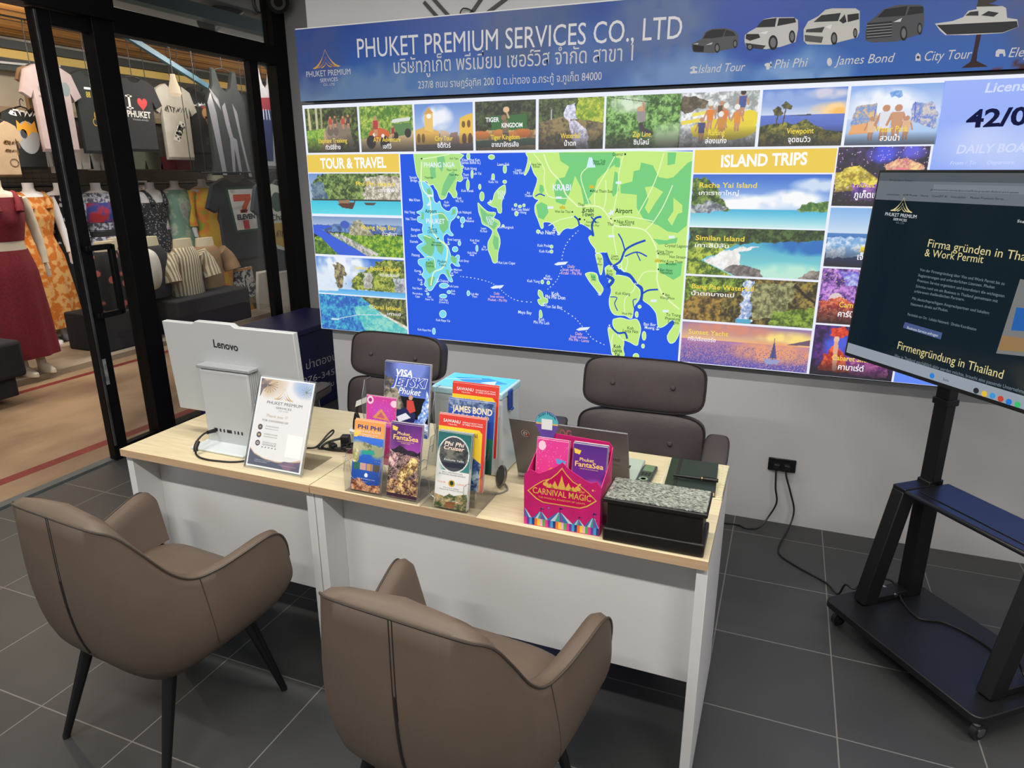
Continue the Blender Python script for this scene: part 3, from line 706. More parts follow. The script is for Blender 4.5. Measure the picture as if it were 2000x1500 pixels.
right = [
 ('Racha Yai Island', 'เกาะราชาใหญ่', (1350, 341, 1632, 443), [('g', 0, .66, (40, 100, 206), (190, 216, 246)), ('b', .4, .55, .35, .2, (250, 252, 255)), ('b', .75, .45, .25, .2, (250, 252, 255)), ('b', .9, .2, .2, .15, (206, 222, 246)), ('g', .66, 1, (60, 180, 220), (206, 240, 240)), ('n', [(0, .08), (.1, .05), (.2, .3), (.26, .6), (.3, .68), (0, .72)], (34, 66, 20), (130, 160, 70), 12), ('n', [(0, .6), (.15, .5), (.3, .66), (.2, .72), (0, .74)], (90, 96, 110), (200, 206, 206), 14), ('n', [(.78, .64), (.86, .52), (1.1, .46), (1.1, .68), (.8, .68)], (50, 100, 40), (150, 176, 80), 12)]),
 ('Similan Island', 'เกาะสิมิลัน', (1342, 444, 1615, 546), [('g', 0, 1, (40, 150, 200), (150, 226, 216)), ('b', .9, .3, .35, .25, (30, 110, 190)), ('b', .8, .95, .4, .3, (190, 236, 216)), ('n', [(0, -.05), (1.1, -.05), (1.1, .2), (.6, .28), (.45, .32), (0, .4)], (18, 40, 16), (80, 110, 50), 12), ('n', [(.12, .7), (.3, .45), (.55, .34), (.4, .5), (.4, .7), (.48, .95), (.3, .9)], (226, 222, 216), (250, 250, 250), 9), ('n', [(-.05, .3), (.4, .32), (.25, .48), (.1, .68), (.2, .8), (.4, 1.05), (-.05, 1.05)], (56, 90, 20), (190, 206, 70), 13), ('n', [(.3, .9), (.32, .76), (.45, .76), (.56, .84), (.6, 1.02), (.4, 1.02)], (90, 84, 84), (150, 140, 136), 8), ('n', [(.85, .98), (.92, .84), (1.1, .76), (1.1, 1.05), (.86, 1.05)], (90, 84, 80), (170, 160, 150), 8)]),
 ('Bang Pae Waterfall', 'น้ำตกบางแป', (1332, 541, 1601, 638), [('n', FULL, (40, 34, 14), (160, 140, 60), 9), ('n', [(0, .5), (.3, .4), (.3, 1), (0, 1)], (60, 46, 16), (176, 140, 60), 9), ('n', [(.5, .1), (.85, .05), (.8, .8), (.55, .9)], (84, 84, 50), (176, 176, 120), 12), ('n', [(0, 0), (.5, 0), (.4, .3), (.1, .35), (0, .6)], (40, 66, 16), (150, 180, 60), 13), ('n', [(.7, .7), (1.1, .5), (1.1, 1.1), (.66, 1.1)], (60, 84, 20), (150, 180, 60), 13), ('n', [(.46, .04), (.53, .04), (.535, .95), (.44, .95)], (110, 140, 196), (240, 246, 255), 16), ('p', [(.42, .9), (.54, .9), (.54, 1), (.42, 1)], (80, 170, 206)), ('l', [(.84, .1), (.92, .3), (1, .45)], (40, 26, 14), .06)]),
 ('Sunset Yacht', 'ทริปเรือยอร์ช', (1324, 632, 1588, 730), [('g', 0, .42, (150, 120, 166), (246, 190, 130)), ('b', .85, .22, .3, .18, (255, 226, 130)), ('b', .4, .1, .4, .2, (216, 140, 120)), ('g', .4, 1, (176, 120, 170), (90, 84, 176)), ('b', .75, .6, .4, .3, (240, 160, 110)), ('s', [(0, .45), (1, .42), (1, 1), (0, 1)], (206, 150, 160), .16), ('s', [(0, .5), (1, .5), (1, 1), (0, 1)], (70, 70, 160), .1), ('p', [(.82, .38), (1, .22), (1, .36)], (110, 84, 110)), ('p', [(.735, .28), (.71, .72), (.765, .72)], (76, 80, 140)), ('p', [(.66, .74), (.8, .74), (.77, .85), (.69, .88)], (150, 160, 206)), ('l', [(.735, .25), (.735, .76)], (60, 60, 110), .01)])]
far = [
 ('Phuket Fantasea', 'ภูเก็ตแฟนตาซี', (1641, 289, 1824, 405), [('n', FULL, (22, 16, 40), (60, 40, 90), 6), ('b', .5, .1, .2, .2, (70, 80, 226)), ('b', .8, .1, .2, .15, (90, 90, 220)), ('n', [(0, .45), (.25, .3), (.5, .55), (.6, .7), (0, .75)], (150, 130, 30), (246, 226, 90), 14), ('n', [(.55, .32), (.75, .18), (.95, .3), (1, .6), (.6, .62)], (206, 120, 120), (250, 216, 150), 9), ('e', .72, .42, .08, .08, (236, 130, 140)), ('s', FULL, (250, 220, 250), .02), ('n', [(.2, .62), (1, .6), (1, .85), (.2, .9)], (80, 40, 150), (190, 120, 220), 9)]),
 ('Jet Ski', 'เจ็ตสกี', (1622, 408, 1800, 518), [('g', 0, .42, (130, 180, 236), (206, 226, 246)), ('g', .42, 1, (70, 130, 200), (30, 60, 120)), ('n', [(0, .5), (.5, .48), (.5, .8), (0, .85)], (120, 170, 220), (226, 236, 250), 12), ('p', [(.4, .66), (.66, .6), (.76, .7), (.66, .8), (.42, .74)], (236, 206, 60)), ('e', .66, .45, .1, .16, (206, 120, 90)), ('e', .66, .32, .05, .06, (150, 100, 76))]),
 ('Carnival Magic', 'คาร์นิวัลแมจิก', (1606, 522, 1780, 630), [('n', FULL, (60, 30, 110), (206, 140, 230), 10), ('n', [(.2, .05), (.8, .02), (.6, .3), (.3, .3)], (110, 90, 206), (190, 206, 250), 8), ('e', .2, .55, .08, .12, (226, 206, 206)), ('n', [(0, .6), (.25, .5), (.5, .65), (.6, 1), (0, 1)], (150, 30, 40), (236, 120, 80), 10), ('s', FULL, (255, 226, 160), .04)]),
 ('Cabaret Show', 'คาบาเร่ต์', (1584, 634, 1744, 742), [('n', FULL, (30, 14, 60), (90, 40, 130), 7), ('b', .3, .35, .2, .4, (70, 90, 220)), ('n', [(.2, .05), (.36, 0), (.42, .15), (.3, .25), (.2, .2)], (190, 40, 20), (246, 90, 50), 16), ('n', [(.1, .9), (.15, .6), (.28, .35), (.42, .6), (.5, .9)], (170, 30, 16), (250, 110, 60), 12), ('e', .28, .26, .035, .06, (236, 190, 160)), ('l', [(.28, .34), (.3, .85)], (230, 170, 140), .08), ('n', [(.4, .6), (.9, .65), (.95, .95), (.5, .95)], (120, 40, 130), (226, 120, 190), 12)])]
ROWS = {'left': [((607, 339), (614, 417)), ((615, 422), (619.5, 495.6)), ((621, 500), (626, 571)), ((627, 573.5), (632, 641))], 'right': [((1352, 340.5), (1346, 441)), ((1345, 443.5), (1337, 534)), ((1336, 538), (1331, 623)), ((1329, 627), (1322, 705))], 'far': [((1643, 287.5), (1628, 402)), ((1626, 405.5), (1611, 520)), ((1608, 523.5), (1594, 630)), ((1592, 633.5), (1577, 730))]}
for key, col, right_al in (('left', left, 1), ('right', right, 0), ('far', far, 2)):
    for (en, th, (a, t, b, d), ops), (pt, pb) in zip(col, ROWS[key]):
        mxx, myy = (a+b)/2, (t+d)/2
        u0, u1 = U_(a, myy), U_(b, myy)
        if col is left: u0, u1 = px0+.003, -1.877
        if col is right: u0, u1 = -.412, .141
        if col is far: u0, u1 = .152, .476
        v1, v0 = UV(*pt)[1], UV(*pb)[1]
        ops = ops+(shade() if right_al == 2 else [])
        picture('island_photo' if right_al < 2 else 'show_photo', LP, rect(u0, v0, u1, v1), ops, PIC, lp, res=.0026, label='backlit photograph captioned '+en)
        if right_al == 1:
            w = len(en)*.0165
            text(cap, LP, en, (u1-.035-w, v1-.062), (u1-.035, v1-.062), .021, YT, n=.002, bold=.012)
            text(cap, LP, th, (u1-.035-w*.42, v1-.092), (u1-.035, v1-.092), .017, WT, n=.002, bold=.008)
        elif right_al == 0:
            w = len(en)*.0148
            text(cap, LP, en, (u0+.03, v1-.055), (u0+.03+w, v1-.055), .021, YT, n=.002, bold=.012)
            text(cap, LP, th, (u0+.03, v1-.086), (u0+.03+w*.7, v1-.086), .017, WT, n=.002, bold=.008)
        else:
            textc(cap, LP, en, ((u0+u1)/2, v0+.085), .022, YT, .85, n=.002, bold=.012)
            textc(cap, LP, th, ((u0+u1)/2, v0+.045), .024, WT, .85, n=.002, bold=.014)
YB = lit('yellow_band', (238, 206, 92), EM*.95)
for s, (u0, u1), (a, b) in (('TOUR & TRAVEL', (px0+.003, -1.877), ((627, 329), (755, 327))), ('ISLAND TRIPS', (-.412, .147), ((1408, 326), (1576, 321)))):
    mb = MB(); vt = 1.721; vb = UV(*ROWS['left' if 'TOUR' in s else 'right'][0][0])[1]+.006
    mb.flat(LP, [(u0, vb), (u1, vb), (u1, vt), (u0, vt)], YB, .001)
    mb.build('heading_band', lp, world=True, smooth_a=0, label='yellow heading band reading '+s.lower())
    textpx(cap, LP, s, a, b, 19 if 'TOUR' in s else 22, WT, bold=.03, n=.002)
# blue licence field on the right
picture('licence_field', LP, rect(.484, .775, px1-.004, 1.955), [('g', 0, 1, (150, 176, 250), (96, 140, 250)), ('b', .3, .2, .4, .1, (190, 206, 252)), ('b', .1, .5, .3, .2, (170, 196, 252)), ('b', .6, .35, .4, .08, (196, 210, 252))], PIC, lp, res=.02)
NV = lit('navy_caption', (14, 18, 60), EM); LV = lit('pale_caption', (206, 216, 255), EM)
textpx(cap, LP, 'License', (1923, 181), (2020, 175), 18, LV, bold=.02, shear=.15, n=.002)
textpx(cap, LP, '42/00', (1885, 249), (2040, 241), 32, NV, bold=.03, n=.002)
textpx(cap, LP, 'DAILY BOAT', (1867, 300), (2020, 296), 16, LV, bold=.02, shear=.15, n=.002)
textpx(cap, LP, 'From / To', (1855, 322), (1905, 321), 7, LV, shear=.2, n=.002)
textpx(cap, LP, 'Departure', (1927, 321), (1980, 320), 7, LV, shear=.2, n=.002)
cap.build('lettering', lp, world=True, smooth_a=0)

# ---------------------------------------------------------------- the map
def c5(x, y): return UV(590+x/3.571, 280+y/3.571)
def c6(x, y): return UV(1000+x/3.4875, 280+y/3.4875)
MU0, MU1, MV0, MV1 = -1.869, -.421, .776, 1.719
SEA = lit('map_sea', (44, 92, 224), EM); L1 = lit('map_land', (176, 224, 134), EM); L2 = lit('map_hills', (120, 204, 128), EM); L0 = lit('map_pale_land', (196, 232, 130), EM)
CY = lit('map_cyan', (124, 216, 240), EM); HL = lit('map_island_hills', (126, 198, 134), EM); ROAD = lit('map_roads', (228, 244, 196), EM); RIV = lit('map_rivers', (36, 82, 190), EM); SH = lit('map_shore', (222, 250, 226), EM)
mp = MB(); mp.flat(LP, [(MU0, MV0), (MU1, MV0), (MU1, MV1), (MU0, MV1)], SEA, .001)
def clampm(p): return (min(max(p[0], MU0), MU1), min(max(p[1], MV0), MV1))
def land(f, pts, m, n=.0013, shore=True):
    P = [clampm(f(*p)) for p in pts]
    if shore:
        Q = smooth([Vector((*p, 0)) for p in P+[P[0]]], 3)
        mp.line(LP, [clampm(q) for q in Q], .006, SH, n-.0001); P = [clampm(q) for q in Q[:-1]]
    mp.flat(LP, P, m, n)
land(c5, [(780, 75), (790, 150), (800, 210), (815, 240), (830, 262), (870, 262), (890, 290), (915, 285), (930, 310), (945, 330), (955, 360), (970, 388), (1000, 380), (1010, 355), (1020, 335), (1040, 350), (1055, 375), (1075, 375), (1080, 350), (1068, 320), (1072, 290), (1080, 260), (1105, 265), (1120, 245), (1110, 215), (1118, 190), (1105, 150), (1100, 110), (1105, 75)], L1)
for q in ([(940, 90), (990, 85), (1000, 130), (975, 200), (950, 160)], [(1020, 220), (1060, 190), (1075, 240), (1050, 280), (1020, 330), (1000, 370), (970, 360), (985, 290)], [(890, 160), (930, 170), (935, 240), (900, 250)]): land(c5, q, HL, .0016, False)
land(c5, [(815, 265), (850, 268), (880, 290), (910, 330), (915, 380), (925, 410), (945, 420), (960, 405), (970, 440), (1000, 470), (1030, 475), (1050, 450), (1078, 450), (1080, 490), (1062, 520), (1040, 540), (1030, 570), (1032, 610), (1055, 640), (1030, 640), (1010, 625), (985, 650), (990, 690), (1015, 720), (1030, 760), (1040, 790), (1060, 800), (1085, 780), (1098, 790), (1088, 830), (1100, 855), (1070, 850), (1045, 830), (1030, 850), (1040, 880), (1030, 910), (1050, 960), (1030, 960), (1005, 920), (985, 905), (960, 915), (945, 960), (925, 990), (905, 1020), (885, 1025), (870, 1000), (855, 985), (862, 950), (838, 920), (850, 890), (838, 860), (815, 840), (815, 810), (860, 800), (830, 760), (800, 725), (830, 700), (850, 690), (825, 665), (808, 640), (845, 630), (840, 600), (845, 560), (810, 545), (808, 515), (830, 510), (820, 490), (800, 480), (835, 465), (850, 430), (845, 390), (838, 340), (825, 300)], CY)
for q in ([(870, 320), (890, 310), (905, 350), (905, 400), (885, 390)], [(950, 480), (985, 480), (1020, 530), (1020, 590), (985, 630), (960, 590)], [(840, 650), (880, 640), (930, 670), (920, 760), (900, 790), (850, 760), (830, 730), (870, 700)], [(930, 690), (975, 690), (990, 720), (975, 780), (945, 750)], [(860, 830), (925, 810), (930, 880), (890, 910), (865, 880)], [(1035, 800), (1050, 780), (1080, 800), (1075, 840), (1050, 830)], [(875, 945), (900, 930), (930, 930), (910, 990), (885, 1005)], [(1000, 880), (1020, 880), (1040, 940), (1020, 930)], [(835, 480), (850, 480), (850, 530), (830, 530)], [(1050, 460), (1070, 460), (1070, 490), (1045, 500)]): land(c5, q, HL, .0016, False)
land(c5, [(1415, 290), (1418, 340), (1400, 380), (1390, 420), (1390, 480), (1370, 480), (1360, 450), (1330, 440), (1295, 415), (1330, 400), (1345, 350), (1380, 310)], L1)
land(c5, [(1228, 415), (1260, 450), (1300, 480), (1350, 485), (1335, 520), (1370, 540), (1380, 570), (1355, 600), (1375, 650), (1380, 700), (1365, 760), (1360, 825), (1335, 830), (1320, 790), (1300, 740), (1300, 690), (1320, 650), (1330, 610), (1300, 580), (1260, 560), (1250, 520), (1235, 480)], L1)
for q in ([(1240, 440), (1290, 490), (1340, 500), (1320, 530), (1365, 560), (1340, 600), (1300, 570), (1260, 540)], [(1340, 640), (1370, 660), (1370, 740), (1345, 740), (1330, 690)]): land(c5, q, HL, .0016, False)
for x, y, a, b in ((1157, 290, 9, 34), (1186, 215, 6, 26), (1240, 303, 7, 16), (1255, 370, 14, 30), (1322, 95, 20, 14), (1333, 232, 8, 18), (1414, 268, 12, 9), (1068, 738, 18, 16), (1098, 697, 8, 14), (990, 992, 30, 16), (985, 1065, 24, 12), (1025, 1037, 12, 9), (1160, 1045, 8, 16), (983, 1190, 22, 24), (920, 1310, 9, 20), (878, 1050, 7, 6), (1220, 732, 6, 20), (1120, 535, 14, 20), (1490, 430, 8, 8), (1520, 440, 10, 7), (1548, 432, 7, 8), (1495, 490, 10, 14), (1645, 615, 8, 10), (1740, 720, 9, 9), (1740, 754, 9, 9), (1676, 966, 8, 12), (1718, 972, 8, 10), (1403, 575, 6, 6), (1117, 575, 5, 9), (1090, 515, 6, 5), (1118, 165, 8, 8), (1160, 90, 10, 20), (1415, 180, 10, 26)):
    land(c5, disc((x, y), a, b, 9), CY if y > 500 and x < 1250 else L1, .0013)
land(c6, [(183, 998), (205, 1015), (215, 1050), (240, 1060), (240, 1085), (215, 1090), (205, 1105), (185, 1090), (178, 1065), (200, 1060), (180, 1030)], L1)
land(c6, [(190, 1138), (198, 1140), (205, 1170), (200, 1185), (188, 1180)], L1)
land(c6, [(95, 66), (125, 125), (150, 200), (175, 240), (165, 290), (145, 350), (160, 375), (185, 385), (160, 420), (160, 470), (180, 520), (200, 575), (212, 570), (215, 535), (270, 540), (300, 580), (320, 615), (345, 590), (375, 575), (410, 578), (445, 560), (470, 545), (500, 560), (530, 580), (550, 620), (525, 640), (540, 680), (570, 720), (575, 745), (640, 740), (660, 800), (680, 830), (720, 830), (760, 870), (800, 890), (840, 940), (885, 985), (890, 1060), (940, 1100), (980, 1150), (990, 1190), (1000, 1250), (1040, 1240), (1090, 1200), (1110, 1230), (1060, 1310), (1080, 1360), (1120, 1330), (1160, 1200), (1200, 600), (1260, 60)], L0)
land(c6, [(112, 66), (108, 130), (86, 208), (96, 208), (122, 150)], L0)
for q in ([(320, 62), (700, 62), (720, 130), (640, 190), (580, 250), (560, 330), (520, 380), (490, 400), (470, 300), (430, 220), (400, 320), (360, 420), (300, 400), (285, 300), (310, 240), (360, 230), (390, 160), (330, 120)],
          [(880, 130), (960, 150), (1000, 230), (1060, 240), (1100, 230), (1200, 130), (1235, 120), (1215, 420), (1190, 560), (1130, 610), (1060, 600), (1000, 560), (900, 520), (850, 440), (850, 350), (740, 340), (740, 280), (820, 260), (830, 190), (870, 180)],
          [(165, 420), (200, 400), (240, 420), (250, 470), (215, 520), (180, 505)], [(190, 280), (210, 285), (220, 320), (200, 350), (185, 320)], [(700, 190), (720, 200), (730, 320), (690, 365), (680, 340)], [(960, 650), (1050, 660), (1130, 640), (1120, 680), (1000, 690)], [(1000, 820), (1160, 810), (1150, 900), (1100, 930), (1000, 870)], [(490, 380), (530, 385), (540, 410), (490, 415)], [(700, 160), (740, 165), (735, 100), (705, 95)], [(1060, 62), (1120, 62), (1110, 140), (1060, 150)]): land(c6, q, L2, .0016, False)
for q in ([(905, 300), (960, 290), (1030, 330), (980, 400), (930, 480), (905, 440), (930, 380)], [(1100, 370), (1160, 420), (1160, 470), (1130, 480), (1090, 560), (1060, 520), (1100, 460)]): land(c6, q, L0, .0018, False)
land(c6, [(660, 940), (700, 900), (760, 905), (800, 920), (830, 960), (870, 1000), (865, 1060), (830, 1110), (815, 1190), (770, 1170), (700, 1165), (670, 1120), (665, 1060), (680, 1000)], L0, .0022)
land(c6, [(690, 1200), (740, 1190), (800, 1205), (850, 1200), (875, 1260), (860, 1340), (850, 1375), (800, 1350), (750, 1330), (720, 1290), (690, 1240)], L0)
land(c6, [(655, 1260), (690, 1270), (720, 1310), (760, 1345), (755, 1400), (760, 1470), (690, 1460), (675, 1380), (660, 1300)], L0)
land(c6, [(500, 890), (530, 880), (575, 890), (590, 940), (620, 990), (600, 1025), (570, 990), (530, 940)], L0)
land(c6, [(530, 888), (570, 895), (575, 940), (550, 930)], L2, .0017, False)
land(c6, [(570, 755), (605, 755), (618, 800), (615, 860), (605, 895), (592, 850)], L0, .0022)
land(c6, [(635, 850), (670, 830), (705, 870), (690, 910), (650, 915)], L0, .0022)
land(c6, [(752, 780), (785, 785), (780, 840), (750, 855)], L0, .0024)
for x, y, a, b in ((770, 860, 8, 8), (850, 1165, 8, 18), (900, 1310, 11, 28), (893, 1380, 8, 12), (845, 1450, 18, 18), (870, 1112, 9, 9), (735, 838, 10, 14)): land(c6, disc((x, y), a, b, 9), L0, .0024)
# rivers, then roads
for w, q in ((.016, [(640, 745), (660, 800), (690, 840), (740, 880), (800, 895), (850, 960), (885, 990), (880, 1080)]), (.012, [(690, 835), (740, 800), (770, 730), (830, 690), (910, 660)]), (.008, [(770, 730), (750, 660), (725, 615)]), (.008, [(770, 770), (850, 740), (920, 770)]), (.006, [(850, 745), (875, 800)]), (.01, [(885, 1025), (930, 1000), (995, 995)]), (.012, [(530, 590), (555, 630), (545, 560), (570, 510), (610, 500)]), (.008, [(575, 540), (540, 500)]), (.007, [(160, 360), (190, 345), (225, 358)]), (.01, [(460, 560), (450, 520), (425, 495)]), (.006, [(670, 1045), (715, 1050), (700, 1090), (720, 1140)]), (.006, [(850, 1060), (825, 1070), (835, 1130)]), (.012, [(670, 1240), (720, 1290), (770, 1290), (785, 1330)]), (.02, [(640, 900), (690, 930), (650, 980)])):
    mp.line(LP, [clampm(c6(*p)) for p in smooth([Vector((*p, 0)) for p in q], 4) for p in [p[:2]]], w*.8, RIV, .0026)
for w, q in ((.006, [(218, 75), (260, 180), (330, 260), (370, 350), (430, 410), (460, 430), (590, 430), (660, 500), (700, 560), (800, 570), (900, 590), (960, 660), (990, 750), (990, 870), (990, 940), (1030, 1030), (1140, 1130)]), (.004, [(150, 70), (220, 170), (220, 250), (250, 360), (380, 375)]), (.004, [(520, 160), (470, 220), (500, 340), (530, 420)]), (.004, [(760, 75), (730, 200), (720, 320), (690, 470)]), (.004, [(1035, 70), (970, 270), (860, 480)]), (.004, [(1095, 285), (1030, 430), (960, 540), (910, 590)]), (.004, [(700, 90), (640, 200), (570, 330), (565, 420)]), (.004, [(640, 250), (640, 380), (620, 460)]), (.004, [(690, 560), (690, 620), (715, 760)]), (.004, [(690, 510), (800, 500), (960, 530)]), (.004, [(990, 870), (900, 880), (850, 960)]), (.004, [(770, 1165), (770, 1060), (830, 1000), (840, 950)]), (.004, [(250, 560), (330, 520), (420, 500)]), (.005, [(690, 1300), (680, 1350), (690, 1450)])):
    mp.line(LP, [clampm(c6(*p)) for p in [tuple(v[:2]) for v in smooth([Vector((*p, 0)) for p in q], 4)]], w, ROAD, .0028)
for w, q in ((.007, [(836, 130), (832, 260), (850, 330), (890, 380), (900, 480), (905, 600), (950, 665), (1010, 720), (1010, 800), (980, 870), (920, 900), (900, 990)]), (.004, [(840, 110), (960, 90), (1030, 75)]), (.004, [(900, 500), (980, 490), (1020, 540)]), (.004, [(900, 660), (850, 640)]), (.004, [(870, 790), (920, 800), (930, 870)])):
    mp.line(LP, [clampm(c5(*p)) for p in [tuple(v[:2]) for v in smooth([Vector((*p, 0)) for p in q], 4)]], w, ROAD, .0028)
# ferry routes, boats
WL = lit('map_white', (226, 236, 255), EM)
for f, q in ((c5, [(1105, 928), (1200, 940), (1300, 965), (1365, 1000), (1420, 1050), (1500, 1095), (1615, 1108)]), (c6, [(452, 595), (380, 670), (345, 760), (335, 860), (300, 940), (235, 1000)]), (c6, [(340, 1130), (430, 1190), (490, 1260), (550, 1330), (640, 1376)])):
    P = smooth([Vector((*f(*p), 0)) for p in q], 12)
    for i in range(0, len(P)-2, 3): mp.line(LP, [P[i][:2], P[i+1][:2], P[i+2][:2]] if False else [P[i][:2], P[i+1][:2]], .004, WL, .002)
for f, (x, y) in ((c5, (1362, 998)), (c6, (335, 815)), (c6, (485, 1260)), ):
    mp.flat(LP, [f(x-48, y+8), f(x-20, y-6), f(x+48, y-10), f(x+30, y+10), f(x-30, y+16)], WL, .0022)
for f, (x, y), s in ((c6, (675, 473), 28), (c5, (885, 425), 20)):
    mp.flat(LP, [f(x-s*.9, y+s*.2), f(x-s*.1, y-s*.2), f(x-s*.2, y-s), f(x+s*.3, y-s*.4), f(x+s, y-s*.9), f(x+s*.5, y), f(x+s*.6, y+s*.7), f(x+s*.1, y+s*.3), f(x-s*.4, y+s*.9), f(x-s*.3, y+s*.3)], WL, .003)
mp.flat(LP, [c6(508, 166), (c6(525, 96)), (c6(545, 96)), (c6(570, 164))], lit('map_pale_blue', (206, 236, 250), EM), .003)
for f, x, y in ((c6, 543, 292), (c6, 345, 432), (c6, 992, 795)): mp.flat(LP, [f(x-20, y+14), f(x-16, y-6), f(x-8, y-2), f(x, y-14), f(x+8, y-2), f(x+16, y-6), f(x+20, y+14)], lit('map_temple', (206, 190, 60), EM), .003)
DK = lit('map_dots', (20, 40, 30), EM)
for f, x, y, r in ((c6, 772, 74, 7), (c6, 538, 324, 6), (c6, 412, 467, 6), (c6, 462, 516, 9), (c6, 495, 520, 5), (c6, 675, 513, 5), (c6, 702, 527, 6), (c6, 997, 750, 6), (c6, 998, 857, 6), (c6, 1031, 1024, 6), (c5, 836, 107, 6), (c5, 950, 664, 6), (c5, 912, 576, 4), (c5, 886, 812, 4)): mp.flat(LP, [f(*p) for p in disc((x, y), r, r, 8)], DK, .003)
for f, x, y in ((c6, 320, 370), (c6, 727, 268), (c6, 263, 437), (c6, 678, 632), (c6, 1088, 638), (c6, 966, 1072), (c6, 1048, 1142), (c5, 895, 365)): mp.flat(LP, [f(x-20, y+8), f(x+20, y+8), f(x+20, y-8), f(x-20, y-8)], WL, .003)
for f, x, y in ((c6, 288, 585), (c6, 318, 612), (c6, 598, 1022), (c6, 665, 1245), (c6, 992, 1258), (c6, 682, 840), (c6, 217, 1095), (c5, 1022, 695), (c5, 947, 955), (c5, 827, 905), (c5, 835, 975), (c5, 868, 1022), (c5, 1315, 405), (c5, 1048, 912)):
    mp.line(LP, [f(x, y-12), f(x, y+11)], .0035, WL, .0031); mp.line(LP, [f(x-11, y+3), f(x-7, y+10), f(x, y+12), f(x+7, y+10), f(x+11, y+3)], .003, WL, .0031); mp.line(LP, [f(x-6, y-7), f(x+6, y-7)], .003, WL, .0031)
mp.build('island_map', lp, world=True, smooth_a=0, label='map of green islands in a blue sea')
lab = MB()
GR = lit('map_ink', (40, 90, 60), EM); PK = lit('map_pink', (236, 190, 200), EM)
